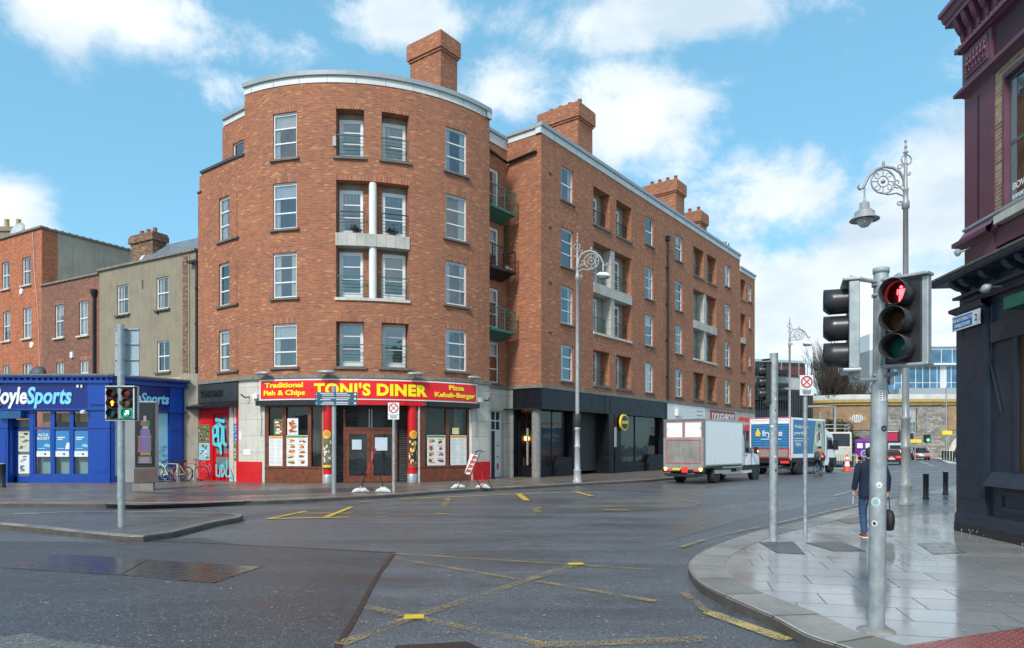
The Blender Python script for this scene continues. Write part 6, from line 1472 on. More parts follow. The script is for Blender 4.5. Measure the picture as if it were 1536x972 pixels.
# ---------------- sign posts
def nostop(loc, Hs, label, w=.46, narrow=.035):
    t = thing('no_stopping_sign', label, 'road sign', loc, 0, 'no stopping signs on posts'); b = MB(); b.tube([(0,.03,0), (0,.03,Hs)], narrow, 12); b.build('post', M_galv, t)
    b = MB(); b.box(-w/2, w/2, -.03, -.01, Hs-w*1.05, Hs); pt = b.build('sign_plate', M_signw, t)
    b = MB(); zc = Hs-w*.50; R1 = w*.44
    b.ring([[Vector((rr*cos(2*pi*k/28), y, zc+rr*sin(2*pi*k/28))) for k in range(28)] for rr, y in ((R1,-.032), (R1,-.036), (R1*.80,-.036), (R1*.80,-.032))], 0)
    for s in (-1, 1):
        d = Vector((cos(radians(45))*R1*.8, 0, s*sin(radians(45))*R1*.8)); n_ = Vector((-d.z, 0, d.x)).normalized()*R1*.085; c_ = Vector((0, -.0345-.0005*s, zc)); b.face([c_-d-n_, c_+d-n_, c_+d+n_, c_-d+n_])
    b.build('red_cross_ring', M_signred, pt)
    b = MB(); b.box(-w/2, w/2, -.03, -.01, Hs-w*1.52, Hs-w*1.08); p2 = b.build('small_plate', M_signw, t); b = MB()
    for k, (wd, z) in enumerate(((.36,1.16), (.30,1.24), (.33,1.32), (.26,1.40))): b.box(-w*wd, w*wd, -.033, -.030, Hs-w*z-.012, Hs-w*z+.012)
    b.build('small_print', P_gy, p2); return t
p = gp(1209, 802, .12); nostop(p, zat(563, p.y)-.12, 'no stopping sign on a post on the wet right pavement', .245, .037)
p = gp(590.5, 738.5, .12); nostop(p, zat(604, p.y)-.12, 'no stopping sign on a post in front of the diner door', .39, .055)
p = gp(501, 740, .12); t = thing('finger_post', 'grey post with blue direction panels in front of the diner', 'direction sign', p, 0); top = zat(579, p.y)-.12
b = MB(); b.tube([(0,0,0), (0,0,top)], .075, 14); b.build('post', paint('satin_grey_post', (.36,.37,.38), .4, .3), t)
b = MB(); z1, z0 = zat(588.5, p.y)-.12, zat(608.5, p.y)-.12; hh = (z1-z0)/3
for k in range(3): b.box(-.62, .82, -.11, -.085, z0+k*hh+.004, z0+(k+1)*hh-.004)
fp = b.build('direction_panel', M_signb, t); b = MB(); r = random.Random(1)
for k in range(3):
    for s in (-1, 1):
        z = z0+(k+.5)*hh
        for q in (.03, -.03): w2 = r.uniform(.35, .5); x0 = -.45+r.uniform(0,.1) if s < 0 else .1; b.box(x0, x0+w2, -.114, -.110, z+q-.012, z+q+.012)
        b.quadbox([(-.60,-.114,z), (-.56,-.114,z+.03), (-.56,-.114,z-.03)], (0,.003,0)) if s < 0 else b.box(.72, .79, -.114, -.11, z-.03, z+.03)
b.build('small_print', P_wh, fp)
# ---------------- digital advertising unit
p = gp(210, 735.5, .12); t = thing('advertising_display', 'upright grey digital advertising unit between the blue shop and the island pole', 'advertising display', p, radians(12)); Ht = zat(602, p.y)-.12
b = MB(); b.box(-.22, .48, -.12, .12, 0, .34); b.build('foot', M_concd, t)
b = MB(); b.box(-.46, .58, -.16, .20, .30, Ht); b.build('casing', paint('grey_casing', (.30,.30,.29), .4, .2), t, bevel=.01)
b = MB(); b.box(-.12, .56, -.175, -.155, .85, Ht-.05); b.build('bezel', M_black, t)
b = MB(); b.box(-.15, .57, -.18, -.16, .33, .82); b.build('louvre_panel', paint('brown_louvre', (.10,.065,.055), .5, var=.15), t)
b = MB(); b.box(-.08, .52, -.185, -.176, .95, Ht-.15); scr = b.build('screen', paint('screen_black', (.012,.010,.012), .12), t)
cl = [emis('screen_'+n, c, s) for n, c, s in (('mauve', (.09,.07,.17), .3), ('rose', (.13,.06,.06), .3), ('pale', (.22,.18,.20), .3), ('gold', (.20,.11,.03), .3), ('leaf', (.02,.09,.05), .3), ('slate', (.08,.075,.09), .3))]
b = MB(); Am = T((.22, -.188, 0))
def sb(x0, x1, z0, z1, m, q): b.face([Am @ Vector((x, -.0006*q, z)) for x, z in ((x0,z0), (x1,z0), (x1*.92,z1), (x0*.92,z1))], m)
sb(-.16,.18,1.75,2.25,0,1); sb(-.20,.20,1.4,1.85,0,2); sb(-.10,.14,2.25,2.42,1,3); sb(-.15,.02,2.40,2.58,1,4); sb(.02,.17,2.38,2.58,4,5); sb(-.05,.05,2.55,2.75,2,6); sb(-.08,.10,2.28,2.36,2,7); sb(-.24,-.14,1.4,2.0,1,8); sb(.14,.22,1.45,2.1,5,9); sb(-.16,.20,1.30,1.40,3,10); sb(-.24,.24,1.0,1.26,5,11)
for k in range(3): sb(-.18,.16,1.03+k*.075,1.06+k*.075,2,12+k)
sb(-.26,.26,1.97,1.985,2,16); b.build('screen_picture', cl, scr)
# ---------------- bollards
def bollard(x, y, z1, label, grp, rr=.08, parentg=None):
    t = thing('bollard', label, 'bollard', (x, y, .12), 0, grp); h_ = z1-.12; b = MB(); b.lathe([(rr*1.2,0), (rr*1.2,.05), (rr,.08), (rr,h_-.08), (rr*1.12,h_-.07), (rr*1.12,h_-.04), (rr*.9,h_-.03)], 14); b.build('post', M_black, t)
    b = MB(); b.lathe([(rr*.98,h_-.03), (rr*.7,h_-.005), (.005,h_)], 14); b.build('cap', M_galv, t)
p = gp(1389, 749, .12); bollard(p.x, p.y, zat(709, p.y), 'black bollard nearest the lamp post on the right pavement', 'black bollards on the right pavement')
p = gp(1418.5, 742, .12); bollard(p.x, p.y, zat(706, p.y), 'black bollard nearest the corner building on the right pavement', 'black bollards on the right pavement')
p = gp(4, 731, .12); bollard(p.x, p.y, zat(694.5, p.y), 'black bollard with a pale cap by the blue shop at the left edge', 'black bollards on the right pavement', .10)
b = MB(); p = gp(-6, 722, .12); b.box(-.5, .28, -.2, .2, 1.0, 1.75); b.box(-.2, .1, -.1, .1, .0, 1.0); o = b.build('junction_cabinet', M_black); o.location = p; tag(o, 'black box on a stand at the left edge beside the blue shop door', 'cabinet')
# ---------------- easels with sandbags
def easel(loc, rz, label, board, grp='folding sign stands weighted with sandbags'):
    t = thing('sign_stand', label, 'sign stand', loc, rz, grp)
    b = MB()
    if board:
        for x in (-.32,): b.tube([(-.38,-.2,.02), (.36,0,1.42)], .018, 6); b.tube([(.55,-.1,.02), (.08,0,.92)], .018, 6); b.tube([(-.05,-.35,.05), (.50,.1,1.40)], .018, 6); b.tube([(.95,.1,.05), (.40,.05,1.0)], .018, 6)
        b.tube([(.30,0,1.42), (.50,.08,1.48), (.62,.1,1.40)], .018, 6)
    else:
        b.tube([(-.45,0,.05), (-.25,0,.62), (-.05,0,1.0), (.12,-.02,1.55)], .020, 6); b.tube([(.42,.1,.02), (.24,.05,.6), (.03,.0,1.12)], .017, 6)
    b.build('stand_frame', M_black, t)
    if board:
        b = MB(); b.quadbox([(-.10,-.12,.58), (.10,-.12,.55), (.40,-.02,1.28), (.12,-.02,1.34)], (0,.02,0)); bd_ = b.build('board', P_wh, t)
        b = MB()
        for k in range(4):
            q = k*.17; b.quadbox([(-.04+q*.42,-.135+q*.14,.66+q), (.10+q*.42,-.135+q*.14,.64+q), (.15+q*.42,-.12+q*.14,.74+q), (.0+q*.42,-.12+q*.14,.76+q)], (0,.012,0))
        b.build('board_picture', P_rd, bd_); b = MB(); b.tube([(.60,.0,.65), (.55,0,.05)], .02, 5); b.build('tie', M_signred, t)
    else:
        b = MB(); b.tube([(-.22,-.02,.66), (-.06,-.02,.98), (.10,-.04,1.50)], .022, 6); b.build('furled_banner', M_signred, t)
    return t
def sandbag(loc, rz, label, seed):
    r = random.Random(seed); t = MB(); n = 12; rings = []
    for i in range(9):
        u = i/8; x = -.30+.60*u; e = (sin(pi*min(max(u, .02), .98))**.55); w_, h_ = .14*e*(1+r.uniform(-.12,.12)), .10*e*(1+r.uniform(-.15,.15))
        if i == 4: w_ *= .55; h_ *= .8
        rings.append([Vector((x+r.uniform(-.01,.01), w_*cos(2*pi*k/n)*(1+.08*sin(3*k)), max(.0, h_*.85+h_*sin(2*pi*k/n)))) for k in range(n)])
    t.ring(rings, 0, True, True, True, True); t.tube([(-.02,0,.12), (0,.02,.20), (.05,.03,.17)], .015, 5)
    o = t.build('sandbag', paint('white_woven_sack', (.60,.59,.56), .85, var=.14, scale=10, bump=.4)); o.location = loc; o.rotation_euler = (0,0,rz); tag(o, label, 'sandbag', 'white sandbags holding down the sign stands')
p = gp(559, 738, .12); easel(p, 0, 'closed sign stand with a furled red banner before the diner door', False)
for px, rz, lb, sd in ((541, .2, 'white sandbag under the left leg of the furled banner stand', 1), (575, -.35, 'white sandbag next to the post before the diner door', 2)): q = gp(px, 738.5, .12); sandbag(q, rz, lb, sd)
p = gp(701, 733, .12); easel(p, 0, 'leaning sign stand with a red and white menu board by the right diner window', True)
for px, rz, lb, sd in ((688, .3, 'white sandbag under the leg of the menu board stand', 3), (724, -.3, 'rightmost white sandbag, nearest the dark restaurant', 4)): q = gp(px, 732.5, .12); sandbag(q, rz, lb, sd)
# ---------------- bicycles
M_spoke = paint('wheel_rim_metal', (.4,.4,.4), .3, .6)
def bicycle(loc, rz, frame_m, label, grp=None, rim_m=None, full=True, tilt=0):
    t = thing('bicycle', label, 'bicycle', loc, rz, grp); t.rotation_euler = (tilt, 0, rz)
    for x in (-.52, .52):
        b = MB(); R1 = .33; b.tube([(x+R1*cos(2*pi*k/26), 0, .35+R1*sin(2*pi*k/26)) for k in range(27)], .020, 6); w = b.build('wheel', M_rubber, t)
        b = MB(); b.tube([(x+.30*cos(2*pi*k/26), 0, .35+.30*sin(2*pi*k/26)) for k in range(27)], .010, 5)
        for k in range(14): a = 2*pi*k/14; b.tube([(x, .01*(-1)**k, .35), (x+.30*cos(a), 0, .35+.30*sin(a))], .0022, 3)
        b.lathe([(.02,-.04), (.02,.04)], 8, 0, (0,0,0), T((x,0,.35)) @ RX(pi/2)); b.build('rim', rim_m or M_spoke, w)
    b = MB(); bb, st, hd_, ht = (-.08,0,.30), (-.22,0,.80), (.34,0,.62), (.30,0,.84)
    b.tube([(-.52,0,.35), bb, hd_], .018, 6); b.tube([bb, st], .018, 6); b.tube([st, ht], .018, 6); b.tube([st, (-.52,.03,.35)], .011, 6); b.tube([ht, hd_, (.52,.04,.35)], .017, 6); b.build('frame', frame_m, t)
    b = MB(); b.quadbox([(-.38,-.07,.90), (-.38,.07,.90), (-.12,.02,.93), (-.12,-.02,.93)], (0,0,.04)); b.tube([st, (-.25,0,.92)], .014, 6); b.build('saddle', M_black, t, bevel=.01)
    b = MB(); b.tube([ht, (.30,0,.98)], .014, 6); b.tube([(.20,-.28,1.0), (.33,-.15,1.0), (.32,0,.98), (.33,.15,1.0), (.20,.28,1.0)], .013, 6); b.build('handlebar', M_black, t)
    b = MB(); b.lathe([(.09,-.006), (.09,.006)], 14, 0, (0,0,0), T((-.08,-.05,.30)) @ RX(pi/2)); b.box(-.10,-.06,-.09,-.06,.12,.30); b.box(-.10,-.06,.06,.09,.30,.48); b.build('crank', M_spoke, t)
    return t
p = gp(239, 722.8, .12); bicycle(p, radians(160), M_white, 'white bicycle mostly hidden behind the advertising display', 'bicycles locked at the stands')
p = gp(260, 722.5, .12); bicycle(p, radians(215), M_yellow, 'bicycle with a bright yellow frame between the two steel stands', 'bicycles locked at the stands')
p = gp(284, 721.2, .12); bicycle(p, radians(15), M_redsign, 'red bicycle with red wheels nearest the red side entrance', 'bicycles locked at the stands', M_redsign)
p = gp(271, 721.5, .12); bicycle(p, radians(150), M_black, 'black bicycle leaning behind the yellow one', 'bicycles locked at the stands')
for px, lb in ((264.5, 'steel bicycle stand beside the yellow bicycle'), (289.5, 'steel bicycle stand beside the red bicycle')):
    p = gp(px, 723.4, .12); b = MB(); b.tube([(-.12,.5,0), (-.12,.5,.70), (-.08,.44,.78), (0,.05,.80), (.04,0,.74), (.04,0,0)], .024, 8); o = b.build('bicycle_stand', M_galv); o.location = p; tag(o, lb, 'bicycle stand', 'steel bicycle stands')
# ================================================================ vehicles
M_vw = paint('vehicle_white', (.84,.85,.85), .3, var=.02, dirt=.03)
M_vglass = paint('vehicle_glass', (.02,.025,.03), .08, var=.2); M_grime = paint('grimy_panel', (.27,.26,.235), .6, var=.2, dirt=.35, scale=2); M_und = paint('chassis_black', (.015,.015,.016), .6)
M_tail = emis('tail_lamp', (.5,.02,.02), .6); M_ind = emis('amber_lamp', (1,.5,.12), 3.0); M_alu = paint('aluminium_trim', (.42,.42,.41), .4, .5, dirt=.2)
def wheel(t, x, y, r, w, M=None):
    b = MB(); A = T((x, y, r)) @ RX(pi/2); b.lathe([(r*.6,-w/2), (r*.95,-w/2), (r,-w*.35), (r,w*.35), (r*.95,w/2), (r*.6,w/2)], 22, 0, (0,0,0), A); wh = b.build('wheel', M_rubber, t)
    b = MB(); b.lathe([(.02,-w*.42), (r*.2,-w*.5), (r*.5,-w*.40), (r*.62,-w*.50), (r*.62,w*.50), (r*.5,w*.40), (r*.2,w*.5), (.02,w*.42)], 18, 0, (0,0,0), A)
    b.build('rim', M_alu, wh)
def side_prism(b, prof, y0, y1, m=0):
    """prof in (x, z), extruded in y"""
    b.quadbox([(x, y0, z) for x, z in prof], (0, y1-y0, 0), m)
# white box van; +x forward, left side +y, origin: rear right corner of the body at ground
h_ = Vector((.677, .737, 0)); va = atan2(h_.y, h_.x); RR = Vector((8.85, 31.5, 0))
van = thing('box_van', 'white box van with a grey tail lift, nearest parked vehicle', 'van', RR, va)
BW = 2.1; BL = 4.05; zb, zt = zat(699, 31.5), zat(628.5, 31.5)
b = MB(); b.box(0, BL, 0, BW, zb, zt); b.build('cargo_box', M_vw, van, bevel=.03)
b = MB()
for z in (zb, zt-.06): b.box(0, BL+.01, -.012, -.001, z, z+.06)
b.box(-.01,.05,-.015,0,zb,zt); b.box(BL-.05,BL+.01,-.015,0,zb,zt); b.box(1.0,1.02,-.01,0,zb+.1,zb+.25); b.build('side_trim', M_alu, van)
b = MB(); b.box(-.06, 0, 0, .12, zb-.05, zt+.02); b.box(-.06, 0, BW-.12, BW, zb-.05, zt+.02); b.box(-.06, 0, .12, BW-.12, zt-.10, zt+.02); b.build('rear_frame', paint('grey_rear_frame', (.16,.16,.15), .5, dirt=.3), van)
b = MB(); zm = zb+(zt-zb)*.60; b.box(-.05, 0, .13, BW/2-.04, zm, zt-.11); b.box(-.05, 0, BW/2+.04, BW-.13, zm, zt-.11); dr_ = b.build('rear_door', M_grime if False else M_vw, van)
b = MB(); b.box(-.07,-.04,BW/2-.03,BW/2-.01,zm,zt-.1); b.box(-.07,-.04,BW/2+.01,BW/2+.03,zm,zt-.1); b.box(-.08,-.04,.1,.2,zt-.45,zt-.36); b.box(-.08,-.04,BW-.2,BW-.1,zt-.45,zt-.36); b.build('door_bar', M_alu, dr_)
b = MB()
def rect_outline(b, x, y0, y1, z0, z1, w, m=0): b.box(x-.006, x, y0, y1, z0, z0+w, m); b.box(x-.006, x, y0, y1, z1-w, z1, m); b.box(x-.006, x, y0, y0+w, z0+w, z1-w, m); b.box(x-.006, x, y1-w, y1, z0+w, z1-w, m)
rect_outline(b, -.052, .14, BW/2-.05, zm+.02, zt-.12, .022); rect_outline(b, -.052, BW/2+.05, BW-.14, zm+.02, zt-.12, .022); rect_outline(b, -.115, .17, BW-.17, zb+.10, zm-.10, .026); b.build('red_marking', M_signred, van)
b = MB(); b.box(-.11, -.06, .02, BW-.02, zb-.04, zm); b.box(-.13,-.06,.02,BW-.02,zb-.18,zb-.04); b.build('tail_lift', M_grime, van)
b = MB(); b.box(-.12, 0, -.02, BW+.05, zb-.30, zb-.05); b.box(-.05,BL+.8,.35,.5,.42,.62); b.box(-.05,BL+.8,BW-.5,BW-.35,.42,.62); b.box(-.2,-.05,.1,BW-.1,.38,.46); b.box(-.15,-.1,.1,BW-.1,.62,.66); b.box(-.30,-.1,.3,BW-.3,.33,.38); b.build('underframe', M_und, van)
b = MB(); b.box(1.0, BL-1.4, -.02, .04, .45, .62); b.box(1.75, BL-.02, -.02, .02, .48, .78) if False else b.box(1.8, BL-.05, -.03, 0, .40, .50); b.box(1.8,BL-.05,-.03,0,.70,.76); b.build('side_guard', M_alu, van)
for y in (.15, BW-.15): q = MB(); q.lathe([(.08,0), (.07,.03)], 12, 0, (0,0,0), T((-.13, y, zb-.17)) @ RY(-pi/2)); q.build('tail_lamp', M_ind, van)
b = MB(); b.box(-.16,-.12,BW*.38,BW*.52,.52,.78); b.box(-.16,-.12,.18,.5,.58,.66); b.box(-.16,-.12,BW-.5,BW-.18,.58,.66); b.build('reflector', M_tail, van)
b = MB(); b.box(-.17,-.12,BW*.56,BW*.56+.4,.62,.72); b.build('number_plate', P_yl, van)
wr_ = .34; wheel(van, 1.22, .18, wr_, .34); wheel(van, 1.22, BW-.18, wr_, .34)
# cab
cz = [(BL,.38), (BL,2.42), (BL+.35,2.40), (BL+1.15,1.55), (BL+2.0,1.28), (BL+2.15,1.05), (BL+2.2,.42)]
b = MB(); wf = BL+1.45
rings = []
for y, s in ((.05, .94), (.16, 1), (BW-.16, 1), (BW-.05, .94)): rings.append([Vector((BL+(x-BL)*(1 if s == 1 else .985), y+(0.10 if z > 1.6 and s != 1 and y < 1 else (-.10 if z > 1.6 and s != 1 else 0)), .38+(z-.38)*(1 if s == 1 else .985))) for x, z in cz])
b.ring(rings, 0, False, True, True, True); cab = b.build('cab', M_vw, van, bevel=.03)
b = MB(); b.quadbox([(BL+.42,.035,1.42), (BL+.42,.12,2.22), (BL+.52,.12,2.22), (BL+1.22,.035,1.45)], (0,-.01,0)); b.quadbox([(BL+.38,.2,2.36), (BL+.38,BW-.2,2.36), (BL+1.17,BW-.15,1.58), (BL+1.17,.15,1.58)], (.03,0,.03)); b.build('pane', M_vglass, cab)
b = MB(); b.box(BL+.3,BL+.315,.03,.045,.6,2.3); b.box(BL+1.1,BL+1.115,.03,.045,.6,1.5); b.box(BL+.4,BL+.58,.02,.04,1.26,1.30); b.box(BL,BL+2.1,.02,.05,.55,.80); b.lathe([(wr_+.10,-.0), (wr_+.10,.04)], 20, 0, (0,0,0), T((BL+1.62,.05,wr_+.02)) @ RX(pi/2)); b.build('door_seam', M_und, cab)
b = MB(); b.box(BL+1.05,BL+1.2,-.22,.02,1.42,1.46); b.box(BL+1.05,BL+1.18,-.30,-.12,1.36,1.72); b.build('mirror', M_und, cab, bevel=.02)
b = MB(); b.box(BL+1.07,BL+1.12,-.315,-.29,1.45,1.55); b.build('indicator', M_ind, cab)
b = MB(); b.box(BL+1.95,BL+2.16,.06,.35,.95,1.2); b.build('headlight', M_alu, cab)
wheel(van, BL+1.62, .20, wr_, .22); wheel(van, BL+1.62, BW-.20, wr_, .22)
# blue and white delivery truck
h_ = Vector((.72, .69, 0)).normalized(); ta = atan2(h_.y, h_.x); TR = at(1187, 41)
tr = thing('delivery_truck', 'white delivery truck with blue and yellow advertising panels, second in the row', 'truck', TR, ta)
TW = 2.65; TL = 5.0; zb, zt = 1.02, zat(626, 41)
b = MB(); b.box(0, TL, 0, TW, zb, zt); b.build('cargo_box', M_vw, tr, bevel=.04)
b = MB(); b.box(.25, TL-.12, -.012, 0, zb+.28, zt-.12); sp_ = b.build('side_panel', paint('advert_blue', (.012,.16,.36), .35, var=.15), tr)
b = MB()
def spn(pts, m, q): b.face([Vector((x, -.014-.0015*q, z)) for x, z in pts], m)
def ell(cx, cz, rx, rz, n=20, a0=0, a1=2*pi): return [(cx+rx*cos(a0+(a1-a0)*k/n), cz+rz*sin(a0+(a1-a0)*k/n)) for k in range(n)]
zc = (zb+zt)/2+.1
spn([(3.05,zb+.3),(3.5,zt-.15),(4.55,zt-.15),(4.8,zb+.3)], 0, 1); spn([(3.15,zb+.3),(3.6,zt-.2),(4.45,zt-.2),(4.68,zb+.3)], 1, 2)
spn(ell(4.0, zt-.55, .17, .22), 2, 4); spn([(3.55,zt-.8),(4.3,zt-.9),(4.4,zb+.6),(3.7,zb+.6)], 4, 3); spn([(3.8,zt-.85),(4.1,zt-.85),(4.15,zb+1.1),(3.85,zb+1.1)], 5, 5); spn(ell(3.75, zc-.1, .16, .3), 2, 6); spn([(3.3,zt-1.0),(3.5,zt-.9),(3.6,zb+.8),(3.4,zb+.8)], 4, 6); spn(ell(4.0, zt-.42, .19, .13), 5, 7)
b.build('advert_picture', [P_yl, paint('advert_green', (.25,.42,.38), .4), paint('advert_skin', (.50,.28,.18), .5), P_gy, P_wh, P_bk], sp_)
text('We help chefs be', .27, M_signw, sp_, T((.40, -.016, zt-.62)), .002, .004, 0, 'LEFT', sxy=(1.02, 1)); text('greener kitchens', .27, M_signw, sp_, T((.40, -.016, zt-1.0)), .002, .004, 0, 'LEFT', sxy=(1.02, 1))
b = MB(); b.box(.40, 2.4, -.018, -.014, zt-1.28, zt-1.23); b.box(.40, 2.0, -.018, -.014, zt-1.43, zt-1.38); b.build('small_print', P_wh, sp_)
text('frylite', .32, M_signw, sp_, T((.55, -.016, zb+.75)), .002, .004, 0, 'LEFT')
b = MB(); b.box(-.05, 0, 0, .10, zb-.1, zt+.02); b.box(-.05, 0, TW-.10, TW, zb-.1, zt+.02); b.box(-.05, 0, .1, TW-.1, zt-.14, zt+.02); b.build('rear_frame', M_vw, tr)
b = MB(); rect_outline(b, -.055, .0, TW, zb-.05, zt+.01, .045); rect_outline(b, -.11, .10, TW-.10, zb+.02, zb+.62, .07); b.build('red_marking', M_signred, tr)
b = MB(); b.box(-.03, 0, .12, TW-.12, zb+.62, zt-.16)
rp = b.build('rear_shutter', MATS['advert_blue'], tr); b = MB(); b.box(-.04, -.03, .12, TW-.12, zt-.36, zt-.16)
for k in range(10): b.box(-.036, -.03, .12, TW-.12, zb+.7+k*.16, zb+.706+k*.16)
b.build('shutter_band', M_vw, rp)
Ar = T((-.045, 0, 0)) @ RZ(-pi/2)   # local x -> -y direction so writing reads from behind
o = text('fry', .52, M_signw, rp, Ar @ T((-TW+.85, 0, zt-1.10)), .002, .008, 0, 'LEFT'); text('lite', .52, M_signw, rp, Ar @ T((-TW+1.48, 0, zt-1.10)), .002, .008, 0, 'LEFT')
b = MB(); A_ = Ar @ T((-TW+.58, 0, zt-.95)); b.face([A_ @ Vector((x, 0, z)) for x, z in [(.0,.34)]+ell(0, 0, .17, .18, 14, -.3-pi, .3)[::1]]); b.build('drop_emblem', P_yl, rp)
b = MB(); A_ = Ar; b.box(-.036-.012, -.036, .6, 1.9, zt-1.32, zt-1.28); b.build('small_print', P_wh, rp)
b = MB(); b.box(-.10, -.05, .08, TW-.08, zb, zb+.64); b.build('tail_lift', M_grime, tr)
b = MB(); b.box(-.05, TL+.5, .5, .65, .5, .8); b.box(-.05, TL+.5, TW-.65, TW-.5, .5, .8); b.box(-.1, 0, .05, TW-.05, zb-.3, zb-.02); b.box(-.2,-.1,.2,TW-.2,.42,.52); b.box(0,.1,.0,.08,.4,zb); b.box(0,TL,.02,TW-.02,.78,zb-.01); b.build('underframe', M_und, tr)
for y in (.35, TW-.35): q = MB(); q.box(-.14,-.10,y-.25,y+.25,.72,.86); q.build('tail_lamp', M_tail, tr)
wheel(tr, 1.15, .2, .46, .4); wheel(tr, 1.15, TW-.2, .46, .4)
b = MB(); rings = []
cz = [(TL+.05,.5), (TL+.05,2.75), (TL+.4,2.9), (TL+1.5,2.55), (TL+1.85,1.7), (TL+1.95,1.4), (TL+1.95,.5)]
for y, s in ((.12, .985), (.2, 1), (TW-.2, 1), (TW-.12, .985)): rings.append([Vector((x*s+(1-s)*TL, y, z*s)) for x, z in cz])
b.ring(rings, 0, False, True, True, True); cab = b.build('cab', M_vw, tr, bevel=.03)
b = MB(); b.quadbox([(TL+.55,.135,1.55), (TL+.55,.135,2.35), (TL+1.35,.135,2.3), (TL+1.6,.135,1.55)], (0,-.02,0)); b.build('pane', M_vglass, cab)
b = MB(); b.box(TL+.5,TL+.53,.10,.14,.9,2.5); b.box(TL+1.5,TL+1.62,-.2,.1,1.5,2.15); b.box(TL+.9,TL+2.05,.08,.2,.35,1.0); b.build('cab_trim', M_und, cab)
wheel(tr, TL+1.2, .22, .44, .28); wheel(tr, TL+1.2, TW-.22, .44, .28)
# passenger cars
def car(loc, rz, body, label, Lc=4.4, Wc=1.8, Hc=1.45, roof=None, grp=None, hatch=True):
    t = thing('passenger_car', label, 'car', loc, rz, grp)       # +x forward, origin centre on the ground
    x = Lc/2
    low = [(-x,.35), (-x-.02,.62), (-x+.06,.88), (-x+.5,.93), (x*.42,.92), (x*.9,.78), (x,.58), (x-.02,.3), (x*.6,.26), (-x*.6,.26)]
    b = MB(); rings = []
    for y, s, dz in ((-Wc/2,.95,.04), (-Wc/2+.10,1,0), (Wc/2-.10,1,0), (Wc/2,.95,.04)): rings.append([Vector((px_*s, y, max(.26, pz-dz))) for px_, pz in low])
    b.ring(rings, 0, True, True, True, True); b.build('body', body, t)
    b = MB(); top = [(-x+.12,.90), (-x+.55,Hc-.12), (-x*.25,Hc), (x*.05,Hc-.02), (x*.48,.93)]; rings = []
    for y, s in ((-Wc/2+.06,0), (-Wc/2+.24,1), (Wc/2-.24,1), (Wc/2-.06,0)): rings.append([Vector((px_, y, pz if s else (.9 if pz > 1 else pz))) for px_, pz in top])
    b.ring(rings, 0, False, True, False, False); g_ = b.build('cabin_glass', M_vglass, t)
    b = MB(); b.quadbox([(-x+.50,-Wc/2+.23,Hc-.13), (-x*.25,-Wc/2+.22,Hc), (x*.08,-Wc/2+.22,Hc-.015), (x*.08,-Wc/2+.22,Hc+.015), (-x*.25,-Wc/2+.22,Hc+.03), (-x+.48,-Wc/2+.23,Hc-.08)], (0,Wc-.44,0))
    for y in (-Wc/2+.02, Wc/2-.06): 
        for xx in (-x+.30, -.05): b.quadbox([(xx,y*1.0,.9), (xx+.07,y,.9), (xx+.25,y*.78,Hc-.05), (xx+.18,y*.78,Hc-.05)], (0,.04,0))
    b.build('roof', roof or body, t)
    for xx in (-x*.62, x*.64):
        for y in (-Wc/2+.1, Wc/2-.1): wheel(t, xx, y, .32, .2)
    for y in (-Wc/2+.30, Wc/2-.30): q = MB(); q.box(-x-.03, -x+.05, y-.22, y+.22, .66, .80); q.build('tail_light', emis('rear_light', (.8,.04,.02), 1.2), t)
    b = MB(); b.box(-x-.035,-x,-.26,.26,.50,.61); b.build('number_plate', P_wh, t)
    b = MB(); b.box(-x-.03, -x+.02, -Wc/2+.15, Wc/2-.15, .30, .42); b.build('bumper', M_und, t)
    for y in (-Wc/2-.08, Wc/2+.02): q = MB(); q.box(x*.28, x*.36, y-.05, y+.1, .92, 1.04); q.build('mirror', body, t)
    return t
p = at(1337, 66); car((p.x, p.y, 0), radians(62), paint('dark_red_car_paint', (.22,.015,.02), .2, .3), 'dark red car beyond the lamp post', grp='cars driving away down the street')
p = at(1379, 88); car((p.x, p.y, 0), radians(66), paint('silver_car_paint', (.30,.32,.33), .25, .5), 'silver grey car driving away on the far road', 4.6, 1.9, 1.6, grp='cars driving away down the street')
p = at(1347, 78); t = thing('minibus', 'pale van just beyond the dark red car', 'van', (p.x, p.y, 0), radians(60)); b = MB(); side_prism(b, [(-2.4,.4),(-2.45,1.9),(-2.2,2.1),(1.4,2.1),(2.0,1.3),(2.6,1.05),(2.6,.4)], -.95, .95); b.build('body', paint('pale_green_van', (.42,.48,.46), .3), t, bevel=.08)
b = MB(); b.box(-2.47,-2.42,-.75,.75,1.25,1.85); b.build('pane', M_vglass, t)
for xx in (-1.5, 1.6):
    for y in (-.85, .85): wheel(t, xx, y, .33, .22)
p = at(1300, 84); t = thing('delivery_van', 'purple van parked beyond the road works', 'van', (p.x, p.y, 0), radians(58)); b = MB(); side_prism(b, [(-2.6,.45),(-2.65,2.45),(-2.4,2.6),(1.2,2.6),(1.9,1.6),(2.6,1.2),(2.6,.45)], -1.05, 1.05); b.build('body', paint('purple_van_paint', (.16,.02,.26), .3), t, bevel=.08)
b = MB(); b.box(-2.69,-2.64,-.7,-.1,1.5,2.1); b.box(-2.69,-2.64,.2,.8,1.5,2.1); b.build('white_emblem', P_wh, t); b = MB(); b.box(-2.70,-2.6,-1.0,1.0,.45,.75); b.build('bumper', M_signred, t)
for xx in (-1.6, 1.7):
    for y in (-.9, .9): wheel(t, xx, y, .34, .22)
p = at(1336, 92); t = thing('coach', 'dark coach with a red sign partly hidden by the front signal pole', 'bus', (p.x, p.y, 0), radians(58)); b = MB(); b.box(-4, 4, -1.25, 1.25, .5, 3.9); b.build('body', paint('coach_black', (.03,.02,.025), .3), t, bevel=.1); b = MB(); b.box(-4.02,-4,-1.0,.8,2.4,3.5); b.build('rear_sign', paint('coach_crimson', (.45,.02,.08), .4), t)
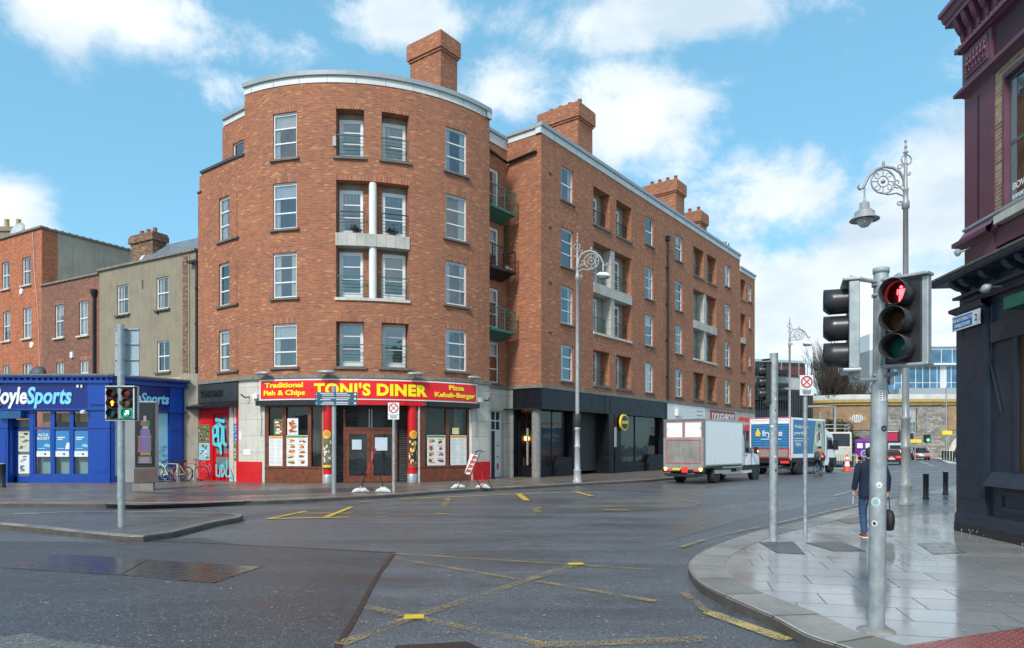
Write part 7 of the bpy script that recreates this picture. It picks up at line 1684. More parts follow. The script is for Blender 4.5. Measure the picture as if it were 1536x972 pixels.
b = MB(); b.box(-4.03,-4.0,-1.1,1.1,3.6,3.7); b.box(-4.03,-4.0,-1.1,1.1,1.0,1.1); b.build('trim', P_wh, t)
for xx in (-2.5, 2.6):
    for y in (-1.1, 1.1): wheel(t, xx, y, .45, .3)
# cream works truck and road works
p = at(1252, 58); t = thing('works_truck', 'cream works truck facing the camera beyond the delivery truck', 'truck', (p.x, p.y, 0), radians(-112))
M_cr = paint('cream_vehicle_paint', (.55,.52,.44), .4, dirt=.2)
b = MB(); side_prism(b, [(1.0,.5),(1.0,2.9),(2.7,2.9),(2.95,1.6),(2.95,.5)], -1.1, 1.1); b.build('cab', M_cr, t, bevel=.1)
b = MB(); b.quadbox([(2.72,-.95,2.75), (2.72,.95,2.75), (2.93,.95,1.75), (2.93,-.95,1.75)], (.03,0,.01)); b.quadbox([(1.5,1.10,1.7), (1.5,1.10,2.6), (2.5,1.10,2.6), (2.6,1.10,1.7)], (0,.02,0)); b.quadbox([(1.5,-1.12,1.7), (1.5,-1.12,2.6), (2.5,-1.12,2.6), (2.6,-1.12,1.7)], (0,.02,0)); b.build('pane', M_vglass, t)
b = MB(); b.box(-4, .9, -1.15, 1.15, 1.0, 1.3); b.box(-4,.9,-1.15,-1.05,1.3,2.0); b.box(-4,.9,1.05,1.15,1.3,2.0)
for z in (3.2, 3.5): b.tube([(-3.5,-1,z), (2,-1,z), (2,1,z), (-3.5,1,z)], .06, 5)
for xx in (-3.5, 0.8): 
    for y in (-1, 1): b.tube([(xx,y,1.2), (xx,y,3.5)], .06, 5)
b.build('flat_bed', M_cr, t)
for xx in (-2.6, 2.1):
    for y in (-1.0, 1.0): wheel(t, xx, y, .45, .3)
def barrier(px, Y, label, m, rz):
    p = at(px, Y); t = thing('road_barrier', label, 'barrier', (p.x, p.y, 0), rz, 'barriers round the road works'); b = MB()
    for z in (.15, 1.1): b.box(-1.1, 1.1, -.03, .03, z-.03, z+.03)
    for x in (-1.07, 1.07): b.box(x-.03, x+.03, -.03, .03, 0, 1.13)
    b.build('frame', m, t); b = MB()
    for k in range(13): b.box(-1.0+k*.165, -.98+k*.165, -.01, .01, .15, 1.1)
    b.build('mesh_panel', M_und, t)
barrier(1261, 50, 'mesh barrier with a pale green foot in front of the cream works truck', paint('barrier_green', (.25,.55,.35), .5), radians(-20))
barrier(1278, 56, 'mesh barrier second in line at the road works', M_signred, radians(60)); barrier(1282, 62, 'furthest mesh barrier at the road works', M_galv, radians(62))
def cone(px, Y, label, s=1.0):
    p = at(px, Y); t = thing('traffic_cone', label, 'traffic cone', (p.x, p.y, 0), 0, 'traffic cones at the road works'); b = MB(); b.box(-.25*s,.25*s,-.25*s,.25*s,0,.05); b.lathe([(.20*s,.05), (.12*s,.42*s), (.05*s,.95*s), (.02*s,.97*s)], 12); b.build('cone', paint('cone_orange', (.75,.08,.03), .5), t)
    b = MB(); b.lathe([(.155*s,.28*s), (.125*s,.42*s), (.105*s,.55*s), (.105*s,.28*s)], 12); b.lathe([(.09*s,.66*s), (.072*s,.8*s), (.06*s,.8*s)], 12); b.build('reflective_band', P_wh, t)
cone(1270.5, 48, 'orange cone nearest, at the corner of the green footed barrier', 1.25); cone(1285, 68, 'orange cone standing alone in the road before the purple van', 1.0)
p = at(1296, 60); t = thing('keep_sign', 'round blue and white road sign by the walking man', 'road sign', (p.x, p.y, 0), 0); b = MB(); b.tube([(0,0,0),(0,0,1.2)], .03, 6); b.build('post', M_galv, t); b = MB(); disc(b, T((0,-.05,1.1)), .30, -.02, .02, 0); disc(b, T((0,-.05,1.1)), .26, -.03, -.02, 1); b.build('disc', [P_wh, pg('bright blue', (.02,.18,.6))], t)

# ================================================================ people
def skin_body(name, joints, edges, mat, parent, root=0, sub=2):
    me = bpy.data.meshes.new(name); bm = bmesh.new(); lay = bm.verts.layers.skin.verify(); vs_ = []
    for i, (p, r_) in enumerate(joints):
        v = bm.verts.new(p); rr = r_ if isinstance(r_, tuple) else (r_, r_); v[lay].radius = rr; v[lay].use_root = (i == root); vs_.append(v)
    for a, c in edges: bm.edges.new((vs_[a], vs_[c]))
    bm.to_mesh(me); bm.free(); me.materials.append(mat); o = bpy.data.objects.new(name, me); COL.objects.link(o); o.parent = parent
    s = o.modifiers.new('skin', 'SKIN'); s.use_smooth_shade = True; s.branch_smoothing = .4; d = o.modifiers.new('sub', 'SUBSURF'); d.levels = d.render_levels = sub
    return o
M_skin = paint('skin', (.50,.27,.18), .5, var=.06); M_hair = paint('dark_hair', (.022,.016,.012), .6); M_navy = paint('navy_wool_coat', (.005,.012,.032), .85, var=.2, scale=12, bump=.2); M_jean = paint('blue_denim', (.025,.065,.14), .8, var=.2, scale=10); M_shoe = paint('brown_leather', (.16,.05,.02), .4)
def hand(parent, w, d, up, M_, side):
    """palm with four curled fingers and a thumb, w wrist point, d direction of the forearm"""
    w = Vector(w); d = Vector(d).normalized(); s_ = Vector((0, 1, 0)); n_ = d.cross(s_).normalized()
    b = MB(); b.tube([w-d*.02, w+d*.03, w+d*.075], [.024, .034, .030], 8)
    for k in range(4):
        q = w+d*.07+s_*(.026-.017*k); L_ = (.062,.072,.068,.052)[k]; b.tube([q, q+d*L_*.5-n_*side*.012, q+d*L_*.75-n_*side*.032, q+d*L_*.55-n_*side*.048], [.0095,.009,.0085,.007], 6)
    b.tube([w+d*.02+s_*.025, w+d*.05+s_*.05, w+d*.085+s_*.052-n_*side*.02], [.012,.011,.008], 6); return b.build('hand', M_, parent)
# walking man seen from behind; local +y is his heading
p = gp(1306, 806, .12); man = thing('person', 'man in a navy coat and jeans walking away carrying a dark bag', 'person', p, radians(-9)); k_ = (zat(671, p.y)-.12)/1.75
def J(x, y, z): return (x*k_*1.12, y*k_, z*k_)
j = [(J(0,0,.96), .13), (J(0,.0,1.15), .12), (J(0,0,1.36), .135), (J(0,.01,1.48), .065), (J(0,.02,1.56), .056), (J(0,.035,1.64), .082), (J(0,.03,1.71), .066),
     (J(-.17,0,1.42), .062), (J(-.24,-.03,1.14), .046), (J(-.26,.04,.90), .032), (J(.17,0,1.42), .062), (J(.27,-.03,1.15), .046), (J(.275,.03,.88), .032),
     (J(-.09,0,.93), .095), (J(-.10,.10,.50), .062), (J(-.10,.02,.09), .038), (J(-.10,.16,.035), .034), (J(.09,0,.93), .095), (J(.10,-.03,.50), .062), (J(.11,-.26,.15), .038), (J(.11,-.14,.05), .034)]
e = [(0,1),(1,2),(2,3),(3,4),(4,5),(5,6),(2,7),(7,8),(8,9),(2,10),(10,11),(11,12),(0,13),(13,14),(14,15),(15,16),(0,17),(17,18),(18,19),(19,20)]
skin_body('body', j, e, M_skin, man)
def sleeve(pts, rr, m, name, parent): b = MB(); b.tube([J(*q) for q in pts], [r_*k_ for r_ in rr], 12); return b.build(name, m, parent)
coat = MB(); n = 20; rings = []
for z, rx, ry, yo in ((.80,.205,.155,-.01), (.86,.205,.152,-.01), (1.0,.195,.145,0), (1.12,.185,.135,0), (1.25,.195,.138,0), (1.36,.215,.132,-.01), (1.42,.205,.115,-.01), (1.46,.15,.095,-.005), (1.49,.085,.080,0), (1.53,.075,.072,.005)):
    rings.append([Vector(J((rx+.006*sin(3*a*1.0+z*9))*cos(a), yo+(ry+.006*sin(5*a+z*14))*sin(a), z)) for a in [2*pi*q/n for q in range(n)]])
coat.ring(rings, 0, True, True, False, False)
coat.tube([J(-.155,-.005,1.43), J(-.20,-.01,1.36), J(-.245,-.03,1.14), J(-.262,.03,.93)], [.066*k_,.072*k_,.058*k_,.050*k_], 12); coat.tube([J(.155,-.005,1.43), J(.21,-.01,1.36), J(.275,-.03,1.15), J(.278,.02,.91)], [.066*k_,.072*k_,.058*k_,.050*k_], 12)
co = coat.build('coat', M_navy, man); b = MB(); b.quadbox([J(-.004,-.158,.80), J(.004,-.158,.80), J(.004,-.15,1.0), J(-.004,-.15,1.0)], (0,-.004,0)); b.build('coat_vent', M_und, co)
tr_ = MB()
for s, kn, an in ((-1, (.10,.10,.50), (.10,.015,.10)), (1, (.10,-.03,.50), (.11,-.255,.17))): tr_.tube([J(s*.085,0,.95), J(s*.10,kn[1]*.6,.72), J(s*kn[0],kn[1],kn[2]), J(s*(kn[0]+an[0])/2,(kn[1]+an[1])/2,(kn[2]+an[2])/2), J(s*an[0],an[1],an[2])], [.105*k_,.092*k_,.074*k_,.066*k_,.060*k_], 12)
tr_.build('trousers', M_jean, man)
def shoe(x, y, z, tilt, m=M_shoe):
    b = MB(); A = T(J(x, y, z)) @ RX(tilt); n = 12; rings = []
    for yy, w2, h2 in ((-.09,.028,.05), (-.06,.040,.085), (0,.042,.085), (.06,.045,.060), (.12,.046,.045), (.165,.034,.03), (.18,.012,.018)): rings.append([A @ Vector((w2*cos(2*pi*q/n), yy, max(0, h2*.5+h2*.55*sin(2*pi*q/n)))) for q in range(n)])
    b.ring(rings, 0, True, True, True, True); o = b.build('shoe', m, man); b = MB(); b.box(-.045,.045,-.095,.15,-.004,.012,0,A); b.build('sole', P_wh if m is M_shoe else m, o)
shoe(-.10, .04, 0, 0); shoe(.11, -.24, .06, radians(-38))
b = MB(); c = Vector(J(0,.03,1.645)); n = 14; rings = []
for i in range(9):
    a = -.75+i*(pi/2+.75)/8; rr = .093*cos(a)*k_/.93; rings.append([c+Vector((rr*.92*cos(2*pi*q/n), (-.012)+rr*1.08*sin(2*pi*q/n)*(.62 if sin(2*pi*q/n) > 0 and a < .35 else 1), .105*sin(a))) for q in range(n)])
b.ring(rings, 0, True, True, False, True); b.build('hair', M_hair, man)
b = MB()
for s in (-1, 1): b.lathe([(.004,-.012), (.020,-.008), (.026,0), (.016,.010), (.004,.012)], 10, 0, (0,0,0), T(c+Vector((s*.084*k_,.02,-.02))) @ RY(pi/2))
b.build('ear', M_skin, man)
b = MB(); f_ = c+Vector((0,.085*k_,0)); b.tube([f_+Vector((0,.0,.01)), f_+Vector((0,.025,-.025)), f_+Vector((0,.008,-.035))], [.008,.012,.008], 6); b.build('nose', M_skin, man)
b = MB()
for s in (-1, 1): b.lathe([(.001,-.008),(.008,0),(.001,.008)], 8, 0, (0,0,0), T(f_+Vector((s*.03,.0,.012))))
b.tube([f_+Vector((-.022,.004,-.058)), f_+Vector((.022,.004,-.058))], .005, 5); b.build('eyes_and_mouth', M_hair, man)
hand(man, J(-.262,.04,.90), (-.02,.1,-1), 0, M_skin, -1); hand(man, J(.278,.03,.88), (0,.1,-1), 0, M_skin, 1)
q = Vector(J(-.268,.055,.82)); st = MB(); st.tube([q+Vector((0,-.02,.05)), q+Vector((0,.02,-.16))], .007, 6); o = st.build('folded_umbrella', P_wh); o.matrix_world = T(p) @ RZ(radians(-9)); tag(o, 'short pale stick held in the left hand of the walking man', 'stick')
q = Vector(J(.290,.045,.80)); t = thing('carry_bag', 'dark rounded bag hanging from the right hand of the walking man', 'bag', p, radians(-9)); b = MB(); bx, bz = q.x, .33
prof = [(bz-.20,.05,.12), (bz-.18,.085,.17), (bz-.05,.10,.20), (bz+.08,.095,.19), (bz+.15,.07,.15), (bz+.17,.03,.08)]
b.ring([[Vector((bx+w2*cos(2*pi*s/16), q.y+d2*sin(2*pi*s/16), z)) for s in range(16)] for z, w2, d2 in prof], 0, True, True, True, True); b.build('bag_body', M_und, t)
b = MB(); b.tube([(bx,q.y-.10,bz+.15), (bx,q.y-.06,q.z-.05), (bx,q.y,q.z), (bx,q.y+.06,q.z-.05), (bx,q.y+.10,bz+.15)], .010, 6); b.build('handle', M_und, t)
# cyclist
p = gp(1228, 714.5); ca = atan2(.74, .67); by = bicycle(p, ca, paint('teal_frame', (.02,.22,.30), .4), 'bicycle ridden by the cyclist in an orange jacket', None)
cy = thing('person', 'cyclist in an orange jacket and helmet riding beside the delivery truck', 'person', p, ca-pi/2)
def Jc(x, y, z): return (x, y, z)
j = [((0,-.22,.98), .13), ((0,-.12,1.18), .12), ((0,.04,1.38), .13), ((0,.12,1.50), .06), ((0,.17,1.60), .085), ((0,.18,1.68), .07), ((-.18,.06,1.40), .06), ((-.24,.22,1.20), .045), ((-.24,.38,1.04), .034), ((.18,.06,1.40), .06), ((.24,.22,1.20), .045), ((.24,.38,1.04), .034),
     ((-.10,-.20,.95), .09), ((-.12,.14,.72), .062), ((-.10,-.02,.36), .042), ((-.10,.10,.28), .038), ((.10,-.20,.95), .09), ((.12,.08,.60), .062), ((.10,-.12,.26), .042), ((.10,.0,.16), .038)]
e = [(0,1),(1,2),(2,3),(3,4),(4,5),(2,6),(6,7),(7,8),(2,9),(9,10),(10,11),(0,12),(12,13),(13,14),(14,15),(0,16),(16,17),(17,18),(18,19)]
skin_body('body', j, e, M_skin, cy)
b = MB(); n = 16; rings = []
for y, z, rx, ry in ((-.24,.95,.19,.14), (-.18,1.08,.18,.15), (-.08,1.22,.19,.15), (.0,1.34,.215,.14), (.07,1.44,.16,.11), (.11,1.50,.08,.08)): rings.append([Vector((rx*cos(a), y+ry*sin(a), z-.25*ry*sin(a))) for a in [2*pi*q/n for q in range(n)]])
b.ring(rings, 0, True, True, True, True)
for s in (-1, 1): b.tube([(s*.15,.05,1.41), (s*.20,.10,1.35), (s*.245,.22,1.20), (s*.24,.35,1.06)], [.075,.075,.06,.05], 10)
b.build('jacket', paint('orange_jacket', (.42,.08,.02), .7, var=.2), cy)
b = MB()
for s, kn, an in ((-1, (-.12,.14,.72), (-.10,-.02,.40)), (1, (.12,.08,.60), (.10,-.12,.30))): b.tube([(s*.09,-.2,.97), kn, an], [.11,.08,.055], 10)
b.build('trousers', M_navy, cy)
b = MB(); b.lathe([(.105,-.01), (.115,.03), (.10,.09), (.05,.125), (.004,.13)], 14, 0, (0,.165,1.63)); b.build('helmet', M_und, cy)
for s, (x, y, z) in ((-1, (-.10,.04,.24)), (1, (.10,-.06,.12))): b = MB(); b.box(x-.04,x+.04,y-.08,y+.16,z,z+.07); b.build('shoe', M_und, cy, bevel=.02)
b = MB()
b.ring([[Vector((w2*cos(2*pi*s/12), yy+d2*sin(2*pi*s/12), z)) for s in range(12)] for z, yy, w2, d2 in ((1.0,-.38,.10,.07), (1.05,-.38,.15,.11), (1.25,-.30,.16,.11), (1.38,-.20,.13,.09), (1.42,-.17,.07,.05))], 0, True, True, True, True)
o = b.build('backpack', paint('dark_teal_pack', (.012,.05,.07), .7)); o.matrix_world = T(p) @ RZ(ca-pi/2); tag(o, 'dark teal backpack worn by the cyclist', 'backpack')

# ================================================================ far background
def lbox(t, name, m, *boxes): b = MB(); [b.box(*q) for q in boxes]; return b.build(name, m, t)
# round ended stone building
sb0 = at(1283, 96); sv_ = thing('stone_building', 'old rubble stone railway building with rounded end and pale roof', 'building', (sb0.x, 96, 0), radians(-4))
Lw = 28.0; zw = 7.5; Rb = 6.0
def PS2(u, d):
    if u < 0: th = pi*1.5+u/Rb; return ((Rb-d)*cos(th), Rb+(Rb-d)*sin(th))
    return (u, d)
b = MB(); wallgrid(b, PS2, -Rb*pi*.75, Lw, 0, zw, [(1.6-1, 2.9-1, 0, 0.01), (6.7, 8.3, 3.6, 6.9, .3)], 1.2, 0); b.build('wall', M_rubble, sv_)
b = MB(); ribbon(b, PS2, -9.2, -3.2, 4.0, zw, -.08, 0, 0, 1.0); ribbon(b, PS2, -2.8, 2.4, 4.0, zw, -.10, 0, 0, 1.0); ribbon(b, PS2, 12.4, 16.4, 4.0, zw, -.10, 0, 0); b.build('brick_panel', paint('tan_brick_panel', (.32,.20,.11), .85, var=.2, scale=1), sv_)
b = MB(); ribbon(b, PS2, -Rb*pi*.75, Lw, zw, zw+.35, -.35, .2, 0, 1.2); ribbon(b, PS2, -Rb*pi*.75, Lw, zw+.35, zw+.75, -.6, .2, 0, 1.2); b.build('cornice', paint('ochre_cornice', (.42,.29,.10), .7, var=.2, scale=1), sv_)
b = MB(); ribbon(b, PS2, -Rb*pi*.6, Lw, zw+.75, zw+1.5, .5, 2.5, 0, 1.2); b.build('roof', paint('pale_glazed_roof', (.55,.57,.56), .5, var=.2, scale=.6), sv_)
for u in (0.2, 14.4):
    A = frame(PS2, u, -.14, 5.6); b = MB(); b.face([A @ Vector((x, 0, z)) for x, z in ell(0, 0, 1.35, .72)]); q = b.build('oval_surround', paint('tan_stone', (.40,.26,.14), .8), sv_)
    b = MB(); b.face([A @ Vector((x, -.03, z)) for x, z in ell(0, 0, .95, .50)]); b.build('oval_window', P_wh, q); b = MB()
    for i in range(-3, 4):
        for jj in (-1, 0, 1): b.face([A @ Vector((x, -.05, z)) for x, z in ell(i*.26, jj*.26+(.13 if i % 2 else 0)-.06, .09, .09, 6)])
    b.build('dark_glazing', M_und, q)
link_w = window(sv_, frame(PS2, 7.5, .2, 3.6), 1.5, 3.2, 'arch', sill=False, curtain='none', fm=paint('pale_stone_frame', (.42,.38,.30), .7)); window(sv_, frame(PS2, -4.0, -.05, 3.4), 1.1, 3.2, 'two', sill=False, curtain='none', fm=M_und)
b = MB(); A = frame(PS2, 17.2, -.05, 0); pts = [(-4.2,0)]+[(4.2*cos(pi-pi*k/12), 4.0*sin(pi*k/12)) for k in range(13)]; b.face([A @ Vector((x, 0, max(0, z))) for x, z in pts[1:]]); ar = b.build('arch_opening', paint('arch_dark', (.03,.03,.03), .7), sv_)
b = MB()
for k in range(12):
    a0, a1 = pi-pi*k/12, pi-pi*(k+1)/12; b.quadbox([A @ Vector((4.2*cos(a0),-.02,4.0*sin(a0))), A @ Vector((4.2*cos(a1),-.02,4.0*sin(a1))), A @ Vector((4.9*cos(a1),-.02,4.7*sin(a1))), A @ Vector((4.9*cos(a0),-.02,4.7*sin(a0)))], (0,-.15,0))
b.build('arch_ring', M_conc, sv_)
b = MB(); r = random.Random(14)
for k in range(10): x = -3.2+k*.7; b.quadbox([A @ Vector((x,-.08,1.0+r.random())), A @ Vector((x+.5,-.08,1.0)), A @ Vector((x+.5,-.08,1.6+r.random()*.6)), A @ Vector((x,-.08,2.0))], (0,-.02,0), k % 3)
b.build('shop_display', [M_ind, P_wh, P_br], ar)
# white modern office behind
ob = at(1322, 128); of = thing('office_block', 'white modern office block with bands of blue glass, behind the stone building', 'building', (ob.x, 128, 0), radians(-3))
zz_ = lambda y: zat(y, 128)
lbox(of, 'wall', paint('white_panel_cladding', (.62,.64,.64), .5, var=.05, scale=.2), (.6, 40, 0, 20, 0, zz_(519)), (.6, 40, 6, 20, 0, zz_(493)))
b = MB()
for (y0, y1) in ((545, 525), (573.5, 550), (588, 573.8+1)):
    for x0, x1 in ((1.0, 10.6), (11.8, 24), (25.2, 38)): b.box(x0+(0 if y0 > 550 else 0), x1 if y0 > 550 else x1+1.2, -.05, .1, zz_(y0), zz_(y1))
gl = b.build('ribbon_window', paint('office_blue_glass', (.07,.19,.30), .12, var=.5, scale=.35), of); b = MB()
for k in range(30): x = 1.0+k*1.28; b.box(x, x+.09, -.12, -.05, zz_(588), zz_(550))
for k in range(20): x = 1.0+k*1.95; b.box(x, x+.09, -.12, -.05, zz_(545), zz_(525))
b.box(.6, 40, -.9, .1, zz_(548.5), zz_(546)); b.box(.5, 40, -.4, .2, zz_(521), zz_(518)); b.build('mullion', M_white2, gl)
lbox(of, 'lower_parapet', paint('grey_parapet', (.36,.39,.42), .6), (.2, 40, -6, -.1, 6, zz_(588)+.2))
# dark glass block left of the trees
dx = at(1128, 92); db = thing('glass_office_building', 'dark glass office building with a red brick band beyond the block end', 'building', (dx.x, 92, 0), radians(16)); zd = lambda y: zat(y, 92)
lbox(db, 'wall', paint('pale_frame_cladding', (.42,.43,.42), .5, var=.1), (-14, 8.2, 0, 14, 0, zd(538))); lbox(db, 'roof_plant', M_conc, (-10, 1.5, 3, 8, zd(538), zd(528)))
b = MB(); b.box(-13.8, 8.3, -.15, .05, zd(563), zd(542)); b.box(-14, 9.5, -.3, .05, 0, zd(583)); g_ = b.build('dark_glazing', paint('black_blue_glass', (.018,.024,.03), .12, var=.4, scale=.4), db)
b = MB(); r = random.Random(4)
for k in range(34): x = -13.8+k*.7; b.box(x, x+.10, -.24, -.16, zd(563), zd(542), k % 2)
for k in range(60): x = -13.9+k*.39; b.box(x, x+.07, -.42, -.31, zd(640+20*r.random()), zd(586), 1)
b.build('mullion', [P_gy, paint('dark_fin', (.05,.055,.055), .5)], g_)
b = MB()
for y in (555, 575, 595): 
    for x in (-1.5, 2.2): b.box(x, x+2.6, -1.4, -.2, zd(y+6), zd(y))
b.build('projecting_box', M_black, db)
b = MB(); b.box(3.5, 8.35, -.18, -.16, zd(561), zd(548)); b.build('red_brick_band', paint('dull_red_glass', (.16,.04,.03), .5), db)
lbox(db, 'street_sign_panel', M_signb, (-1.5, 5.2, -1.6, -1.5, zd(642), zd(628)))
# ---------------- trees
def bare_tree(loc, Ht, seed, label, spread=.55, depth=6, cols=(.075,.055,.042), grp='bare winter trees beyond the road works', r0=.22, low=.25):
    t = thing('bare_tree', label, 'tree', loc, 0, grp); r = random.Random(seed); tr_, cr_ = MB(), MB()
    def br(p, d, L, rad, lv):
        q = p+d*L; mid = p+d*L*.5+Vector((r.uniform(-1,1), r.uniform(-1,1), r.uniform(-.3,.6)))*L*.06
        (tr_ if lv < 2 else cr_).tube([p, mid, q], [rad, rad*.85, rad*.68], 6 if lv < 2 else 3, caps=False)
        if lv >= depth: return
        n = 3 if lv > 0 else 4
        for k in range(n):
            ax = Vector((r.uniform(-1,1), r.uniform(-1,1), r.uniform(-.35,.6))); nd = (d*(1-spread*.5)+ax*spread+Vector((0,0,.14))).normalized()
            br(p+(q-p)*r.uniform(.55, 1.0), nd, L*r.uniform(.62,.86), rad*.62, lv+1)
        br(q, (d+Vector((r.uniform(-.3,.3), r.uniform(-.3,.3), .1))).normalized(), L*.8, rad*.68, lv+1)
    br(Vector((0,0,0)), Vector((r.uniform(-.05,.05), 0, 1)).normalized(), Ht*low, r0, 0)
    tr_.build('trunk', paint('bark', cols, .9, var=.3), t); cr_.build('crown', paint('bark_twigs', tuple(c*1.1 for c in cols), .9, var=.3), t); return t
q = at(1236, 100); bare_tree((q.x, 100, 0), 19, 3, 'tall sparse bare tree just right of the no stopping sign', .42, 6, r0=.16)
for i, (px, Y, Ht, lb) in enumerate(((1256, 106, 18.5, 'dense bare tree between the tall sparse tree and the stone building'), (1272, 112, 20, 'broad bare tree behind the left end of the stone building'), (1292, 118, 21, 'bare tree above the roof of the stone building, by the signal pole'), (1246, 120, 18, 'bare tree furthest back behind the tall sparse tree'))):
    q = at(px, Y); bare_tree((q.x, Y, 0), Ht, 20+i, lb, .75, 5, (.085,.065,.045), r0=.26, low=.2)
def bush(loc, R1, Hh, seed, label, n=1600, c=(.035,.045,.022)):
    r = random.Random(seed); b = MB()
    for i in range(n):
        a, rr, z = r.uniform(0, 6.28), R1*sqrt(r.random()), Hh*r.random()**.8; rr *= (1-.5*(z/Hh)**2)*(.8+.3*sin(a*3+seed)); d = Vector((r.gauss(0,1), r.gauss(0,1), r.gauss(0,1))).normalized()*r.uniform(.08,.2); e = d.orthogonal()*.7; p = Vector((rr*cos(a), rr*sin(a), z))
        b.face([p-d, p+e, p+d, p-e])
    t = thing('shrub', label, 'shrub', loc, 0, 'dark shrubs at the street end'); b.build('foliage', paint('dark_leaf', c, .8, var=.5, scale=2), t)
    b = MB()
    for k in range(5): b.tube([(0,0,0), (r.uniform(-1,1)*R1*.5, r.uniform(-1,1)*R1*.5, Hh*.7)], .04, 4)
    b.build('stem', MATS['bark'], t)
q = at(1262, 94); bush((q.x, 94, 0), 2.6, 5.0, 1, 'dark evergreen shrub behind the cream works truck'); q = at(1283, 90); bush((q.x, 90, 0), 1.5, 3.0, 2, 'low dark shrub at the foot of the stone building', 700); q = at(1240, 97); bush((q.x, 97, 0), 4.5, 5.5, 3, 'wide dark hedge like shrub between glass building and works truck', 2600)
# far street furniture
b = MB()
q = at(1252, 84); t = thing('goal_post_frame', 'pale grey square topped frame rising behind the works truck', 'gantry', (q.x, 84, 0), 0); b.tube([(0,0,0), (0,0,zat(610,84)), (-3.3,0,zat(610,84))], .18, 6); b.build('frame', M_lamp, t)
q = at(1230, 70); t = thing('slim_mast', 'thin pale mast above the roof of the delivery truck', 'mast', (q.x, 70, 0), 0); b = MB(); b.tube([(0,0,0), (0,0,zat(618,70))], .12, 6); b.tube([(0,0,zat(620,70)), (.8,0,zat(626,70))], .04, 4); b.build('pole', M_lamp, t)
def farpole(px, Y, top, label, box=None):
    q = at(px, Y); t = thing('far_signal_post', label, 'traffic signal', (q.x, Y, 0), 0, 'distant posts in front of the stone building'); b = MB(); b.tube([(0,0,0), (0,0,zat(top, Y))], .07, 6); b.build('pole', M_lamp, t)
    if box: b = MB(); b.box(-.35*box[2], .35*box[2], -.2, .1, zat(box[1], Y), zat(box[0], Y)); b.build('sign_board' if box[2] > 1.4 else 'signal_head', box[3], t)
farpole(1419.5, 84, 580, 'tallest distant post with a yellow sign, in front of the arch', (646, 652, 1.7, P_yl)); farpole(1390.5, 86, 618, 'distant signal post showing green, left of the tallest one', (652, 664, 1.0, M_sig))
q = at(1390.5, 85.6); o = MB(); disc(o, T((0,0,zat(660,86))), .17, -.1, 0, 0, 12); o = o.build('green_signal_lamp', M_eg); o.parent = bpy.data.objects['far_signal_post.001']; o.location = (0, -.2, 0)
farpole(1372.5, 86, 655, 'short distant post with an orange sign left of the green signal', (659, 664, 2.0, P_yl)); farpole(1365, 87, 650, 'short distant post with a dark signal head, leftmost of its row', (650, 660, .9, M_sig))
for i in range(7):
    q = at(1414+i*4.2, 80-2.2*i); bollard(q.x, q.y, 1.25, '%s small black bollard counted from the left, in the row before the stone arch' % ('first', 'second', 'third', 'fourth', 'fifth', 'sixth', 'seventh')[i], 'small black bollards in line by the arch', .10)
UVR = (1, 0)
poly_sheet('pavement', [(at(1408,88).x, 88, .12), (at(1422,66).x, 66, .12), (at(1470,60).x, 60, .12), (at(1600,62).x, 62, .12), (at(1600,99).x, 99, .12), (at(1380,99).x, 99, .12)], M_conc, .12, depth=.12)
poly_sheet('pavement', [(at(1262,60).x, 60, .1), (at(1290,96).x, 96, .1), (at(1180,100).x, 100, .1), (at(1180,60).x, 60, .1)], M_pave_far, .10, depth=.10)
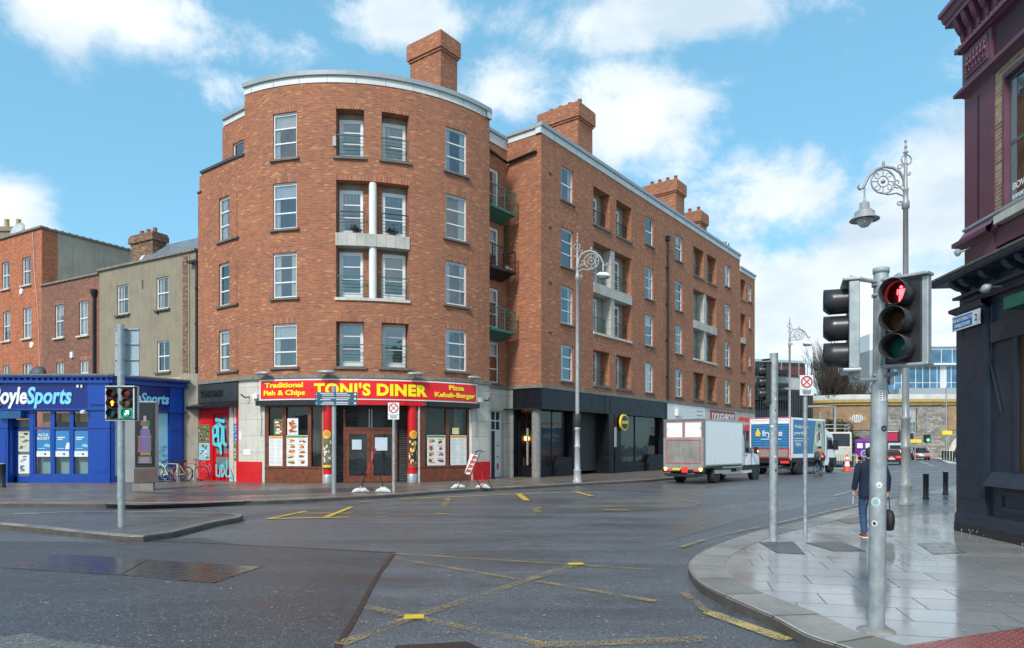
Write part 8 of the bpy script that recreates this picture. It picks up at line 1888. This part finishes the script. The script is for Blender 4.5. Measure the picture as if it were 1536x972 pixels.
# ================================================================ pieces that stand apart become parts of their own
def split_part(o):
    me = o.data; nv = len(me.vertices); par = list(range(nv))
    def find(a):
        while par[a] != a: par[a] = par[par[a]]; a = par[a]
        return a
    seen = {}
    for v in me.vertices:
        k = (round(v.co.x, 3), round(v.co.y, 3), round(v.co.z, 3))
        if k in seen: par[find(v.index)] = find(seen[k])
        else: seen[k] = v.index
    for p in me.polygons:
        for v in p.vertices[1:]: par[find(v)] = find(p.vertices[0])
    box = {}
    for v in me.vertices:
        r_ = find(v.index); b_ = box.get(r_)
        if b_ is None: box[r_] = [list(v.co), list(v.co)]
        else:
            for i in range(3): b_[0][i] = min(b_[0][i], v.co[i]); b_[1][i] = max(b_[1][i], v.co[i])
    keys = list(box); g_ = {k: k for k in keys}
    def f2(a):
        while g_[a] != a: a = g_[a]
        return a
    for i, a in enumerate(keys):
        for c in keys[i+1:]:
            if all(box[a][0][q]-.03 <= box[c][1][q] and box[c][0][q]-.03 <= box[a][1][q] for q in range(3)): g_[f2(a)] = f2(c)
    groups = {}
    for p in me.polygons: groups.setdefault(f2(find(p.vertices[0])), []).append(p.index)
    if len(groups) < 2 or len(groups) > 40: return
    uvs = me.uv_layers[0].data if me.uv_layers else None
    for gi, (k, fs) in enumerate(groups.items()):
        b = MB()
        for fi in fs:
            p = me.polygons[fi]; b.face([me.vertices[v].co for v in p.vertices], p.material_index, [tuple(uvs[l].uv) for l in p.loop_indices], p.use_smooth)
        n = b.build('tmp', list(me.materials)); nm = n.data; bpy.data.objects.remove(n)
        if gi == 0: o.data = nm; nm.name = o.name
        else:
            c = o.copy(); c.data = nm; COL.objects.link(c)
            for pk in list(o.keys()):
                c[pk] = o[pk]
SPLIT = {'balcony_slab', 'pilaster', 'loggia_back_wall', 'round_column', 'stone_pier', 'brick_pier', 'pale_sill', 'loggia_sill', 'shutter_box', 'mullion', 'red_plinth', 'alarm_box', 'air_vent', 'timber_pelmet', 'transom_bar',
         'paper_notice', 'pendant_lamp', 'restaurant_table', 'shop_room', 'stall_riser', 'projecting_box', 'door_bar', 'reflector', 'spot_lamp', 'security_camera', 'round_vent', 'ribbon_window', 'brick_panel', 'bracket', 'cornice_bracket',
         'sticker', 'rear_door', 'white_emblem', 'trim', 'ear', 'pier', 'shop_counter', 'render_damage', 'reveal_wall', 'pane', 'dark_glazing', 'window_reveal', 'roof_coping', 'rear_wall', 'cable', 'frosted_screen', 'red_swoosh', 'door_seam', 'wall_box'}
for o in [o for o in SC.objects if o.type == 'MESH' and o.parent and o.data.users == 1 and not o.children and o.name.split('.')[0] in SPLIT]: split_part(o)
# scratch meshes that are no longer used
for me in [m for m in bpy.data.meshes if m.users == 0]: bpy.data.meshes.remove(me)
